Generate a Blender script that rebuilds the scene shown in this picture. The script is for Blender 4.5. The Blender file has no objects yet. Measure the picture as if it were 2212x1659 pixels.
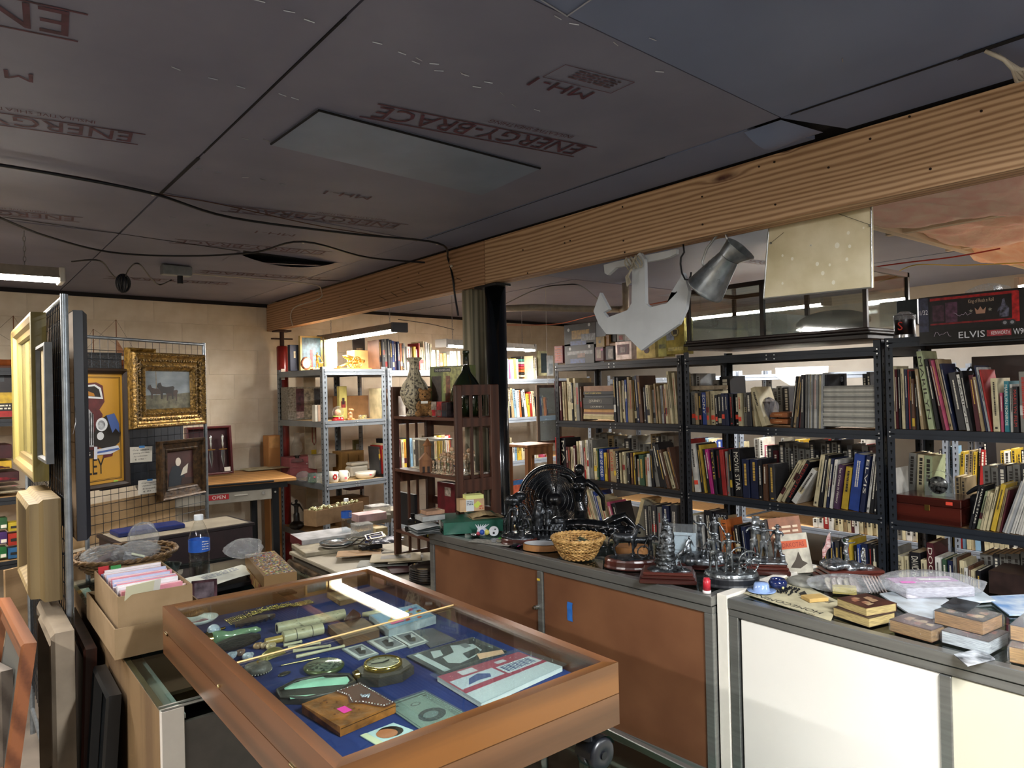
import bpy, math, random
from mathutils import Matrix, Vector, Euler
random.seed(7)
S = bpy.context.scene
COL = S.collection
# ---------------- camera ----------------
F, CX, CY, H = 1534., 1106., 829.5, 1.64
YAW = math.atan(1226/1534); PIT = math.atan(8.5/1534); ROLL = .023
_f0 = Vector((math.sin(YAW), math.cos(YAW), 0)); _r0 = Vector((math.cos(YAW), -math.sin(YAW), 0)); _z = Vector((0, 0, 1))
FW = _f0*math.cos(PIT)+_z*math.sin(PIT); _up = _z*math.cos(PIT)-_f0*math.sin(PIT)
RT = _r0*math.cos(ROLL)-_up*math.sin(ROLL); UPV = _up*math.cos(ROLL)+_r0*math.sin(ROLL)
cam = bpy.data.cameras.new('camera'); cam.sensor_width = 36; cam.lens = 36*F/2212; cam.clip_start = .05
camo = bpy.data.objects.new('camera', cam); COL.objects.link(camo)
m = Matrix((RT, UPV, -FW)).transposed().to_4x4(); m.translation = (0, 0, H); camo.matrix_world = m
S.camera = camo
# ---------------- world, lights, exposure ----------------
W = bpy.data.worlds.new('world'); S.world = W; W.use_nodes = True
W.node_tree.nodes['Background'].inputs[0].default_value = (.6, .68, .8, 1); W.node_tree.nodes['Background'].inputs[1].default_value = .3
S.view_settings.view_transform = 'Standard'; S.view_settings.look = 'None'; S.view_settings.gamma = 1
S.view_settings.use_curve_mapping = False; S.view_settings.exposure = 1.88
LAMPS = [  # x, y, z, rot about z, length, watts, colour: the tubes of the shop-light fixtures of the room
    (2.42, 4.85, 2.055, 0, 1.2, 9, (1, .95, .88)), (3.65, 4.86, 1.99, -75, 1.2, 11, (1, .96, .9)),
    (-.2, 3.72, 2.17, -90, 1.2, 24, (1, .94, .85)), (4.85, .75, 2.16, 0, 1.2, 15, (.97, .98, 1)),
    (5.0, 3.2, 2.2, 0, 1.2, 15, (.97, .98, 1)), (.9, -.55, 2.26, 0, 1.2, 40, (.92, .96, 1)), (-1.4, 1.2, 2.26, 0, 1.2, 15, (.97, .98, 1)),
    (3.0, -1.3, 2.26, 0, 1.2, 16, (.85, .92, 1))]
for lx, ly, lz, lr, ll, lw, lc in LAMPS:
    L = bpy.data.lights.new('tube_light', 'AREA'); L.shape = 'RECTANGLE'; L.size = .09; L.size_y = ll; L.energy = lw; L.color = lc
    lo = bpy.data.objects.new('tube_light', L); COL.objects.link(lo); lo.location = (lx, ly, lz-.016); lo.rotation_euler = (0, 0, math.radians(lr))

def ray(px, py): return FW+RT*((px-CX)/F)+UPV*(-(py-CY)/F)
def P(px, py, X=None, Y=None, Z=None):
    """the point seen at a pixel of the photograph, on the plane X, Y or Z"""
    d = ray(px, py)
    t = X/d.x if X is not None else (Y/d.y if Y is not None else (Z-H)/d.z)
    return Vector((d.x*t, d.y*t, H+d.z*t))
def Q(p):
    v = Vector(p)-Vector((0, 0, H)); c = v.dot(FW)
    return CX+F*v.dot(RT)/c, CY-F*v.dot(UPV)/c

# ---------------- materials ----------------
def lin(c): c /= 255.; return c/12.92 if c <= .04045 else ((c+.055)/1.055)**2.4
def rgb(h):
    if isinstance(h, str):
        h = h.lstrip('#'); h = [int(h[i:i+2], 16) for i in (0, 2, 4)]
    return (lin(h[0]), lin(h[1]), lin(h[2]), 1)
MC = {}
def mat(col, rough=.55, metal=0., var=.12, sc=25., bump=0., spec=.5, coat=0., col2=None, st=(1, 1, 1), emit=0, thr=None, key=None):
    k = key or (str(col), rough, metal, var, sc, bump, spec, coat, str(col2), st, emit, thr)
    if k in MC: return MC[k]
    m = bpy.data.materials.new('surface'); m.use_nodes = True; MC[k] = m
    nt = m.node_tree; N, Lk = nt.nodes, nt.links; b = N['Principled BSDF']
    b.inputs['Roughness'].default_value = rough; b.inputs['Metallic'].default_value = metal
    b.inputs['Specular IOR Level'].default_value = spec; b.inputs['Coat Weight'].default_value = coat
    c = rgb(col)
    c2 = rgb(col2) if col2 else tuple(x*(1-var*2) for x in c[:3])+(1,)
    tc = N.new('ShaderNodeTexCoord'); mp = N.new('ShaderNodeMapping'); nz = N.new('ShaderNodeTexNoise')
    Lk.new(tc.outputs['Object'], mp.inputs[0]); Lk.new(mp.outputs[0], nz.inputs[0])
    mp.inputs['Scale'].default_value = st; nz.inputs['Scale'].default_value = sc; nz.inputs['Detail'].default_value = 5
    rp = N.new('ShaderNodeValToRGB'); lo, hi = thr or (.35, .65)
    rp.color_ramp.elements[0].position = lo; rp.color_ramp.elements[1].position = hi
    rp.color_ramp.elements[0].color = c2; rp.color_ramp.elements[1].color = c
    Lk.new(nz.outputs[0], rp.inputs[0]); Lk.new(rp.outputs[0], b.inputs['Base Color'])
    if bump:
        bp = N.new('ShaderNodeBump'); bp.inputs['Strength'].default_value = bump; bp.inputs['Distance'].default_value = .01
        Lk.new(nz.outputs[0], bp.inputs['Height']); Lk.new(bp.outputs[0], b.inputs['Normal'])
    if emit:
        Lk.new(rp.outputs[0], b.inputs['Emission Color']); b.inputs['Emission Strength'].default_value = emit
    return m
def wood(c1, c2, axis='y', freq=60., rough=.5, coat=0., dist=3., knots=(), key=None, stretch=.06):
    """wood with long grain bands along one axis"""
    k = ('wood', c1, c2, axis, freq, rough, coat, dist, key)
    if k in MC: return MC[k]
    m = bpy.data.materials.new('wood'); m.use_nodes = True; MC[k] = m
    nt = m.node_tree; N, Lk = nt.nodes, nt.links; b = N['Principled BSDF']
    b.inputs['Roughness'].default_value = rough; b.inputs['Coat Weight'].default_value = coat; b.inputs['Coat Roughness'].default_value = .2
    tc = N.new('ShaderNodeTexCoord'); mp = N.new('ShaderNodeMapping')
    s = [1., 1., 1.]; s['xyz'.index(axis)] = stretch; mp.inputs['Scale'].default_value = s
    Lk.new(tc.outputs['Object'], mp.inputs[0])
    nz = N.new('ShaderNodeTexNoise'); nz.inputs['Scale'].default_value = 9; nz.inputs['Detail'].default_value = 3
    Lk.new(mp.outputs[0], nz.inputs[0])
    def math_(op, a, bb):
        n = N.new('ShaderNodeMath'); n.operation = op
        for i, v in enumerate((a, bb)):
            if v is None: continue
            if isinstance(v, (int, float)): n.inputs[i].default_value = v
            else: Lk.new(v, n.inputs[i])
        return n.outputs[0]
    sx = N.new('ShaderNodeSeparateXYZ'); Lk.new(tc.outputs['Object'], sx.inputs[0])
    o = {'x': ('Y', 'Z'), 'y': ('Z', 'X'), 'z': ('X', 'Y')}[axis]
    g = math_('ADD', math_('MULTIPLY', sx.outputs[o[0]], freq), math_('MULTIPLY', sx.outputs[o[1]], freq*.6))
    g = math_('ADD', g, math_('MULTIPLY', nz.outputs[0], dist))
    dark = None
    for ky, kz, ry, rz in knots:   # grain flows round each knot
        a = math_('DIVIDE', math_('SUBTRACT', sx.outputs['Y'], ky), ry); c = math_('DIVIDE', math_('SUBTRACT', sx.outputs['Z'], kz), rz)
        d2 = math_('ADD', math_('MULTIPLY', a, a), math_('MULTIPLY', c, c))
        e = math_('POWER', 2.718, math_('MULTIPLY', d2, -1.))
        g = math_('ADD', g, math_('MULTIPLY', e, 4.))
        e2 = math_('POWER', 2.718, math_('MULTIPLY', d2, -1.4))
        dark = e2 if dark is None else math_('ADD', dark, e2)
    w = math_('SINE', math_('MULTIPLY', g, 2.2), None)
    w = math_('MULTIPLY', math_('ADD', w, 1.), .5)
    f = N.new('ShaderNodeTexNoise'); f.inputs['Scale'].default_value = 140; Lk.new(mp.outputs[0], f.inputs[0])
    w = math_('ADD', math_('MULTIPLY', w, .75), math_('MULTIPLY', f.outputs[0], .35))
    rp = N.new('ShaderNodeValToRGB'); rp.color_ramp.elements[0].color = rgb(c2); rp.color_ramp.elements[1].color = rgb(c1)
    rp.color_ramp.elements[0].position = .1; rp.color_ramp.elements[1].position = .75
    Lk.new(w, rp.inputs[0]); out = rp.outputs[0]
    if dark is not None:
        mx = N.new('ShaderNodeMix'); mx.data_type = 'RGBA'; n2 = N.new('ShaderNodeTexNoise'); n2.inputs['Scale'].default_value = 22; Lk.new(tc.outputs['Object'], n2.inputs[0])
        Lk.new(math_('MULTIPLY', dark, math_('MULTIPLY', n2.outputs[0], 1.9)), mx.inputs[0]); Lk.new(out, mx.inputs[6]); mx.inputs[7].default_value = rgb('#4a2418'); out = mx.outputs[2]
    Lk.new(out, b.inputs['Base Color'])
    return m
def glass(tint='#ffffff', rough=.03, f=.09, body=0., key=None):
    """thin clear pane or film: see-through plus a reflection"""
    k = ('glass', tint, rough, f, body)
    if k in MC: return MC[k]
    m = bpy.data.materials.new('glass'); m.use_nodes = True; MC[k] = m
    nt = m.node_tree; N, Lk = nt.nodes, nt.links
    for n in list(N): N.remove(n)
    out = N.new('ShaderNodeOutputMaterial'); t = N.new('ShaderNodeBsdfTransparent'); g = N.new('ShaderNodeBsdfGlossy')
    t.inputs[0].default_value = rgb(tint); g.inputs['Roughness'].default_value = rough
    mx = N.new('ShaderNodeMixShader'); lw = N.new('ShaderNodeLayerWeight'); lw.inputs[0].default_value = .5
    pw = N.new('ShaderNodeMath'); pw.operation = 'POWER'; pw.inputs[1].default_value = 5.; Lk.new(lw.outputs['Facing'], pw.inputs[0])
    mr = N.new('ShaderNodeMapRange'); mr.inputs['To Min'].default_value = f*.45; mr.inputs['To Max'].default_value = .85
    Lk.new(pw.outputs[0], mr.inputs[0]); Lk.new(mr.outputs[0], mx.inputs[0])
    if body:
        bz = N.new('ShaderNodeTexNoise'); bz.inputs['Scale'].default_value = 45; bz.inputs['Detail'].default_value = 4; bu = N.new('ShaderNodeBump'); bu.inputs['Strength'].default_value = 1.; bu.inputs['Distance'].default_value = .012
        Lk.new(bz.outputs[0], bu.inputs['Height']); Lk.new(bu.outputs[0], g.inputs['Normal'])
    Lk.new(t.outputs[0], mx.inputs[1]); Lk.new(g.outputs[0], mx.inputs[2])
    last = mx.outputs[0]
    if body:
        d = N.new('ShaderNodeBsdfDiffuse'); d.inputs[0].default_value = rgb(tint); m2 = N.new('ShaderNodeMixShader')
        nz = N.new('ShaderNodeTexNoise'); nz.inputs['Scale'].default_value = 18; mm = N.new('ShaderNodeMath'); mm.operation = 'MULTIPLY'; mm.inputs[1].default_value = body*2
        Lk.new(nz.outputs[0], mm.inputs[0]); Lk.new(mm.outputs[0], m2.inputs[0]); Lk.new(last, m2.inputs[1]); Lk.new(d.outputs[0], m2.inputs[2]); last = m2.outputs[0]
    Lk.new(last, out.inputs[0])
    return m
def flat(col, rough=.6, metal=0., spec=.4):
    k = ('flat', str(col), rough, metal, spec)
    if k in MC: return MC[k]
    m = bpy.data.materials.new('plain'); m.use_nodes = True; MC[k] = m
    b = m.node_tree.nodes['Principled BSDF']; b.inputs['Base Color'].default_value = rgb(col); b.inputs['Roughness'].default_value = rough
    b.inputs['Metallic'].default_value = metal; b.inputs['Specular IOR Level'].default_value = spec
    return m

# ---------------- mesh building ----------------
class MB:
    def __init__(s): s.v = []; s.f = []; s.sm = []; s.M = None
    def add(s, vs, fs, smooth=False, M=None):
        n = len(s.v); M = M or s.M
        s.v += [tuple(M @ Vector(p)) for p in vs] if M is not None else [tuple(p) for p in vs]
        s.f += [tuple(i+n for i in f) for f in fs]; s.sm += [smooth]*len(fs); return s
    def box(s, a, b, M=None):
        x0, y0, z0 = a; x1, y1, z1 = b
        return s.add([(x0, y0, z0), (x1, y0, z0), (x1, y1, z0), (x0, y1, z0), (x0, y0, z1), (x1, y0, z1), (x1, y1, z1), (x0, y1, z1)],
                     [(3, 2, 1, 0), (4, 5, 6, 7), (0, 1, 5, 4), (1, 2, 6, 5), (2, 3, 7, 6), (3, 0, 4, 7)], False, M)
    def cbox(s, a, b, c=.004, M=None):
        """box with chamfered vertical and top edges"""
        x0, y0, z0 = a; x1, y1, z1 = b; c = min(c, (x1-x0)*.3, (y1-y0)*.3, (z1-z0)*.3)
        def ring(i, z): return [(x0+i+(0 if i else c), y0+i, z), (x1-i-(0 if i else c), y0+i, z), (x1-i, y0+i+(0 if i else c), z), (x1-i, y1-i-(0 if i else c), z), (x1-i-(0 if i else c), y1-i, z), (x0+i+(0 if i else c), y1-i, z), (x0+i, y1-i-(0 if i else c), z), (x0+i, y0+i+(0 if i else c), z)]
        vs = ring(c, z0)+ring(0, z0+c)+ring(0, z1-c)+ring(c, z1); fs = []
        for k in range(3):
            for i in range(8): j = (i+1) % 8; fs.append((k*8+i, k*8+j, k*8+8+j, k*8+8+i))
        fs += [tuple(range(7, -1, -1)), tuple(range(24, 32))]
        return s.add(vs, fs, False, M)
    def prism(s, poly, z0, z1, M=None):
        n = len(poly); vs = [(x, y, z0) for x, y in poly]+[(x, y, z1) for x, y in poly]
        return s.add(vs, [tuple(range(n-1, -1, -1)), tuple(range(n, 2*n))]+[(i, (i+1) % n, (i+1) % n+n, i+n) for i in range(n)], False, M)
    def lathe(s, prof, n=20, c=(0, 0, 0), M=None, smooth=True, sx=1, sy=1, arc=1.):
        vs = []; fs = []; m = len(prof)
        for k in range(n):
            a = 2*math.pi*k/n*arc
            for r, z in prof: vs.append((c[0]+math.cos(a)*r*sx, c[1]+math.sin(a)*r*sy, c[2]+z))
        for k in range(n if arc == 1. else n-1):
            j = (k+1) % n
            for i in range(m-1): fs.append((k*m+i, j*m+i, j*m+i+1, k*m+i+1))
        return s.add(vs, fs, smooth, M)
    def cyl(s, a, b, r, n=12, r2=None, caps=True):
        a = Vector(a); b = Vector(b); r2 = r if r2 is None else r2
        d = (b-a); q = d.to_track_quat('Z', 'Y').to_matrix()
        vs = []
        for p, rr in ((a, r), (b, r2)):
            for k in range(n): t = 2*math.pi*k/n; vs.append(p+q @ Vector((math.cos(t)*rr, math.sin(t)*rr, 0)))
        fs = [(k, (k+1) % n, (k+1) % n+n, k+n) for k in range(n)]
        s.add(vs, fs, n > 4)
        if caps: s.add(vs, [tuple(range(n-1, -1, -1)), tuple(range(n, 2*n))])
        return s
    def tube(s, pts, r, n=8, closed=False):
        pts = [Vector(p) for p in pts]; N = len(pts); vs = []; rr = r if isinstance(r, (list, tuple)) else [r]*N
        prev = None
        for i, p in enumerate(pts):
            a = pts[i-1] if (i or closed) else p; b = pts[(i+1) % N] if (i < N-1 or closed) else p
            d = (b-a).normalized() if (b-a).length > 1e-9 else Vector((0, 0, 1))
            if prev is None:
                u = d.cross(Vector((0, 0, 1)));  u = u if u.length > .1 else d.cross(Vector((0, 1, 0)))
            else: u = prev-d*prev.dot(d)
            u.normalize(); prev = u; w = d.cross(u)
            for k in range(n): t = 2*math.pi*k/n; vs.append(p+(u*math.cos(t)+w*math.sin(t))*rr[i])
        fs = []
        for i in range(N if closed else N-1):
            j = (i+1) % N
            for k in range(n): l = (k+1) % n; fs.append((i*n+k, i*n+l, j*n+l, j*n+k))
        if not closed: fs += [tuple(range(n-1, -1, -1)), tuple(range((N-1)*n, N*n))]
        return s.add(vs, fs, n > 4)
    def ball(s, c, r, n=10, sc=(1, 1, 1), M=None):
        prof = [(max(1e-5, math.sin(math.pi*i/n)*r), -math.cos(math.pi*i/n)*r*sc[2]) for i in range(n+1)]
        return s.lathe(prof, n+2, c, M, True, sc[0], sc[1])
    def surf(s, fn, nu, nv, M=None, smooth=True, wu=False):
        vs = [fn(i/(nu if wu else nu-1), j/(nv-1)) for i in range(nu) for j in range(nv)]
        return s.add(vs, [(i*nv+j, ((i+1) % nu)*nv+j, ((i+1) % nu)*nv+j+1, i*nv+j+1) for i in range(nu if wu else nu-1) for j in range(nv-1)], smooth, M)
    def quad(s, a, b, c, d): return s.add([a, b, c, d], [(0, 1, 2, 3)])
    def mesh(s, name):
        me = bpy.data.meshes.new(name); me.from_pydata(s.v, [], s.f); me.polygons.foreach_set('use_smooth', s.sm); me.update(); return me
    def ob(s, name, m, root=None, world=False):
        if world and root is not None:
            inv = root.matrix_basis.inverted(); s.v = [tuple(inv @ Vector(p)) for p in s.v]
        me = s.mesh(name); me.materials.append(m); o = bpy.data.objects.new(name, me); COL.objects.link(o)
        if root is not None: o.parent = root
        return o
def thing(name, label, cat, loc=(0, 0, 0), rz=0, group=None, rx=0, ry=0):
    o = bpy.data.objects.new(name, None); COL.objects.link(o); o.empty_display_size = .05
    o.location = loc; o.rotation_euler = (rx, ry, rz); o.matrix_basis = Matrix.LocRotScale(Vector(loc), Euler((rx, ry, rz)), None)
    return tag(o, label, cat, group)
def tag(o, label=None, cat=None, group=None, kind=None):
    if label: o['label'] = label
    if cat: o['category'] = cat
    if group: o['group'] = group
    if kind: o['kind'] = kind
    return o
def place(o, loc, rz=0, rx=0, ry=0):
    o.location = loc; o.rotation_euler = (rx, ry, rz); o.matrix_basis = Matrix.LocRotScale(Vector(loc), Euler((rx, ry, rz)), None); return o
FC = {}
def glyphs(s):
    if s in FC: return FC[s]
    cu = bpy.data.curves.new('lettering', 'FONT'); cu.body = s; cu.size = 1; cu.resolution_u = 2
    o = bpy.data.objects.new('lettering', cu); COL.objects.link(o)
    me = bpy.data.meshes.new_from_object(o); COL.objects.unlink(o); bpy.data.objects.remove(o)
    vs = [(v.co.x, v.co.y) for v in me.vertices]; fs = [tuple(p.vertices) for p in me.polygons]
    x0 = min(v[0] for v in vs); x1 = max(v[0] for v in vs); y0 = min(v[1] for v in vs); y1 = max(v[1] for v in vs)
    FC[s] = ([((x-x0)/(x1-x0), (y-y0)/(y1-y0)) for x, y in vs], fs); return FC[s]
def text(s, o, u, v, w, h, m, root=None, name='lettering', world=False):
    """lettering fitted to a w x h box whose lower left corner is o"""
    vs, fs = glyphs(s); o, u, v = Vector(o), Vector(u).normalized(), Vector(v).normalized()
    b = MB(); b.add([o+u*(a*w)+v*(c*h) for a, c in vs], fs)
    return b.ob(name, m, root, world)
def scrawl(o, u, v, w, h, rows, m, root=None, name='small_print', world=False, rs=1, fill=.5, k=1.):
    """rows of illegible small print: short dashes"""
    R = random.Random(rs); b = MB(); o, u, v = Vector(o), Vector(u).normalized(), Vector(v).normalized(); dh = h/rows
    for r in range(rows):
        x = 0
        while x < w*.97:
            l = min(R.uniform(.6, 2.4)*dh*k, w-x); a = o+u*x+v*(r*dh+dh*(1-fill)/2)
            b.quad(a, a+u*l, a+u*l+v*dh*fill, a+v*dh*fill); x += l+dh*R.uniform(.25, .5)*(k if k < 1 else 1)
    return b.ob(name, m, root, world)
def ordn(n):
    a = 'first second third fourth fifth sixth seventh eighth ninth tenth eleventh twelfth thirteenth fourteenth fifteenth sixteenth seventeenth eighteenth nineteenth'.split()
    if n <= 19: return a[n-1]
    t, u = divmod(n, 10); T = {2: 'twent', 3: 'thirt', 4: 'fort', 5: 'fift', 6: 'sixt'}[t]
    return T+'ieth' if u == 0 else T+'y-'+a[u-1]
RM = {}
def remesh(o, vox, smooth=True, disp=0, dsc=.02):
    md = o.modifiers.new('fuse', 'REMESH'); md.mode = 'VOXEL'; md.voxel_size = vox; md.use_smooth_shade = smooth
    if disp:
        tx = RM.get(dsc) or bpy.data.textures.new('clouds', 'CLOUDS'); tx.noise_scale = dsc; RM[dsc] = tx
        d = o.modifiers.new('relief', 'DISPLACE'); d.texture = tx; d.strength = disp; d.mid_level = .5
    return o
def T(x, y, z, rz=0, rx=0, ry=0, s=1): return Matrix.LocRotScale(Vector((x, y, z)), Euler((rx, ry, rz)), Vector((s, s, s)) if isinstance(s, (int, float)) else Vector(s))
PI = math.pi
# ================= the room =================
CZ = 2.39
WS, W0 = .077, 5.80     # the block wall: Y = W0 + WS*X
def wy(x): return W0+WS*x
o = MB().box((-3, -3, -.1), (6.4, 7, 0)).ob('floor', mat('#6b6259', .6, var=.15, sc=6, bump=.05)); tag(o, kind='structure')
ceil = MB().box((-3, -3, CZ+.03), (6.4, 7, CZ+.12)).ob('ceiling', mat('#241f22', .9)); tag(ceil, kind='structure')
board = mat('#7c7c8e', .62, var=.16, sc=3.2, bump=.12, col2='#67687c', thr=(.2, .8))
board_b = mat('#747e9a', .5, var=.12, sc=2.1, bump=.1, col2='#5f6a86', thr=(.2, .8))
seams = [  # boards of the ceiling as corner lists
    (board, [(-3, -3), (.635, -3), (.635, 1.02), (-3, .95)]), (board, [(-3, .955), (.635, 1.025), (.635, 2.84), (-3, 2.60)]),
    (board, [(-3, 2.605), (.635, 2.845), (.635, 3.66), (-3, 3.40)]), (board, [(-3, 3.405), (.635, 3.665), (.635, 5.84), (-3, 5.57)]),
    (board_b, [(.642, -3), (1.87, -3), (1.87, 1.085), (.642, 1.02)]), (board, [(.642, 1.025), (1.87, 1.09), (1.87, 3.06), (.642, 2.84)]),
    (board, [(.642, 2.845), (1.87, 3.065), (1.87, 3.86), (.642, 3.665)]), (board, [(.642, 3.67), (1.87, 3.865), (1.87, 5.94), (.642, 5.845)]),
    (board_b, [(1.875, -3), (2.12, -3), (2.12, 1.02), (1.875, 1.09)]), (board_b, [(1.875, 1.2), (2.12, 1.12), (2.12, 3.1), (1.875, 3.06)]),
    (board, [(1.875, 3.065), (2.12, 3.11), (2.12, 5.96), (1.875, 5.945)]),
    (board_b, [(2.23, -3), (3.06, -3), (3.06, 1.55), (2.23, 1.55)]), (board_b, [(2.23, 1.56), (3.45, 1.56), (3.45, 3.6), (2.23, 3.5)]), (board, [(2.23, 3.51), (3.45, 3.61), (3.45, 6.06), (2.23, 5.97)]),
    (board_b, [(3.46, 1.56), (4.7, 1.56), (4.7, 3.6), (3.46, 3.6)]), (board, [(3.46, 3.61), (4.7, 3.61), (4.7, 6.16), (3.46, 6.06)]),
    (board_b, [(4.71, 1.56), (6.3, 1.56), (6.3, 3.9), (4.71, 3.9)]), (board, [(4.71, 3.91), (6.3, 3.91), (6.3, 6.25), (4.71, 6.17)]), (board_b, [(3.07, -3), (6.3, -3), (6.3, .2), (3.07, .2)])]
for k, (mm, poly) in enumerate(seams):
    b = MB().prism(poly, CZ+(k % 3)*.0012, CZ+.012+(k % 3)*.0012)
    b.ob('ceiling_board', mm, ceil)
# cut-out panel screwed back into the board, its joint open on two sides
MB().prism([(.785, 1.775), (1.6, 1.82), (1.63, 2.2), (.775, 2.105)], CZ-.004, CZ+.002).ob('ceiling_board', mat('#78869c', .55, var=.1, sc=4), ceil)
jd = flat('#0e0d12', .9)
for a, b_ in (((.785, 1.775), (1.6, 1.82)), ((.785, 1.775), (.775, 2.10))):
    MB().cyl((a[0], a[1], CZ-.003), (b_[0], b_[1], CZ-.003), .0035, 5).ob('open_joint', jd, ceil)
# torn flaps hanging at the seams
b = MB(); b.surf(lambda u, v: (1.875+.2*u*1.0, 1.09+.12*v-.02*u, CZ-.003-.035*math.sin(PI*v*.5)*math.sin(PI*u)), 12, 5); b.ob('torn_flap', board_b, ceil)
MB().prism([(1.88, 1.1), (2.1, 1.03), (2.1, 1.11), (1.9, 1.19)], CZ+.014, CZ+.016).ob('dark_gap', jd, ceil)
b = MB(); b.surf(lambda u, v: (1.22+.64*u, 3.83+.3*v*(1-u*.6), CZ-.002-.05*(1-v)*math.sin(PI*min(1, u*1.15))**.8), 16, 5); b.ob('torn_flap', board, ceil)
MB().prism([(1.23, 3.76), (1.84, 3.87), (1.3, 4.0)], CZ-.0015, CZ-.0005).ob('dark_gap', jd, ceil)
for (xa, ya, xb, yb, w) in ((.638, 2.35, .636, 2.85, .012), (.638, 1.3, .638, 2.3, .005), (.20, 3.565, .72, 3.67, .01), (.72, 3.67, 1.22, 3.78, .012), (1.87, .3, 1.87, .62, .02), (1.868, .62, 1.866, 1.05, .008), (1.87, 1.5, 1.88, 3.0, .004), (1.9, 4.5, 2.1, 4.45, .02)):
    MB().prism([(xa-w/2, ya), (xb-w/2, yb), (xb+w/2, yb+w), (xa+w/2, ya+w)], CZ-.0012, CZ-.0004).ob('open_joint', jd, ceil)
# printing on the ceiling boards (read upside down from here)
ink = mat('#552638', .7, var=.25, sc=30); ink2 = mat('#604450', .75, var=.3, sc=25)
def stamp(x, y, w=.68, m_=ink, bars=True, sub=True):
    text('ENERGY-BRACE', (x, y, CZ-.0008), (-1, .13, 0), (.1, 1, 0), w, w*.125, m_, ceil, 'board_print')
    if sub: text('INSULATIVE SHEATHING', (x-.1, y-.045, CZ-.0008), (-1, .13, 0), (.1, 1, 0), w*.42, w*.035, m_, ceil, 'board_print')
    if bars:
        b = MB()
        for dy in (-.012, w*.125+.008):
            b.prism([(x+.03, y+dy), (x-w-.01, y+dy+w*.13), (x-w-.01, y+dy+w*.13+.006), (x+.03, y+dy+.006)], CZ-.0008, CZ-.0004)
        b.ob('board_print', m_, ceil)
def mh1(x, y, m_=ink):
    text('MH-1', (x, y, CZ-.0008), (-1, .1, 0), (.1, 1, 0), .18, .05, m_, ceil, 'board_print')
stamp(1.585, 1.575); mh1(1.31, 1.27)
b = MB()
for a, c in (((1.345, 1.17), (1.14, 1.20)), ((1.345, 1.25), (1.14, 1.28)), ((1.345, 1.17), (1.345, 1.25)), ((1.14, 1.20), (1.14, 1.28))): b.cyl((a[0], a[1], CZ-.0006), (c[0], c[1], CZ-.0006), .0009, 4)
b.ob('board_print', ink2, ceil); scrawl((1.32, 1.185, CZ-.0007), (-1, .12, 0), (0, 1, 0), .13, .05, 4, ink2, ceil, 'board_print')
stamp(1.62, 2.80, .72, ink2); mh1(1.30, 2.46, ink2)
stamp(1.60, 3.56, .72, ink2, sub=False); mh1(1.31, 3.25, ink2)
stamp(1.94, 4.40, .72, ink2, sub=False); stamp(.43, 2.24, .66); stamp(.43, 3.42, .62, ink2); stamp(1.5, 4.9, .7, ink2, sub=False)
stamp(.2, 1.60, .9, ink, sub=False); mh1(.17, 1.96)
stamp(2.95, 2.3, .6, ink2); stamp(3.1, 4.4, .6, ink2); stamp(4.4, 2.4, .6, ink2, sub=False)
# staples
sm_ = flat('#b9bcc4', .35, .9); R = random.Random(3)
sp = [(1130, 180+R.uniform(-4, 4)) for _ in range(0)]
for px, py in ((625, 25), (668, 45), (815, 93), (868, 115), (898, 135), (938, 138), (948, 153), (1000, 160), (1055, 178), (1030, 188), (1085, 203), (1005, 162), (380, 148), (460, 170), (520, 188), (1240, 52), (1205, 38), (1110, 228), (1160, 238), (610, 205), (637, 213), (1425, 155), (1330, 95), (430, 365), (470, 372), (530, 383), (568, 388), (610, 398), (372, 470), (450, 487), (530, 300), (575, 303), (560, 2), (905, 128), (1410, 85), (1820, 130)):
    p = P(px, py, Z=CZ-.0015); a = R.uniform(-.5, .5)
    MB().cyl((p.x-.011*math.cos(a), p.y-.011*math.sin(a), p.z), (p.x+.011*math.cos(a), p.y+.011*math.sin(a), p.z), .0011, 4).ob('staple', sm_, ceil)
# pink insulation bulging between the joists where a board is missing
ins = mat('#f4c4b4', .95, var=.2, sc=14, bump=1., col2='#f8dcc8')
def batt(x0, x1, y0, y1, amp, seed):
    R = random.Random(seed); ph = [R.uniform(0, 6) for _ in range(8)]
    def f(u, v):
        e = (math.sin(PI*u)*math.sin(PI*v))**.35
        z = .5+.22*math.sin(9*u+ph[0]+3*v)+.16*math.sin(14*v+ph[1]+4*u)+.1*math.sin(27*u+ph[2])*math.cos(21*v+ph[3])+.06*math.sin(50*v+ph[4]+30*u)
        return (x0+(x1-x0)*u, y0+(y1-y0)*v, CZ+.02-amp*1.25*e*z-.035*e)
    return MB().surf(f, 48, 48)
batt(3.08, 3.71, .22, 1.54, .08, 1).ob('insulation_batt', ins, ceil); batt(3.73, 4.46, .22, 1.54, .09, 2).ob('insulation_batt', ins, ceil)
batt(4.48, 5.26, .22, 1.6, .17, 3).ob('insulation_batt', mat('#f4bc9c', .95, var=.2, sc=14, bump=1., col2='#f8d4b8'), ceil); batt(5.3, 6.2, .22, 1.5, .08, 4).ob('insulation_batt', ins, ceil)
jw = wood('#d8ccb4', '#bcae94', 'y', 40, .7)
for x in (3.72, 4.47, 5.27): MB().box((x-.02, .2, CZ-.03), (x+.02, 1.6, CZ+.02)).ob('joist', wood('#d8ccb4', '#bcae94', 'y', 40, .7), ceil)
MB().box((3.06, 1.52, CZ-.035), (6.2, 1.56, CZ+.02)).ob('joist', wood('#d8ccb4', '#bcae94', 'x', 40, .7), ceil)
for p in [(x, .2) for x in (3.1, 3.9)]: pass

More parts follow.
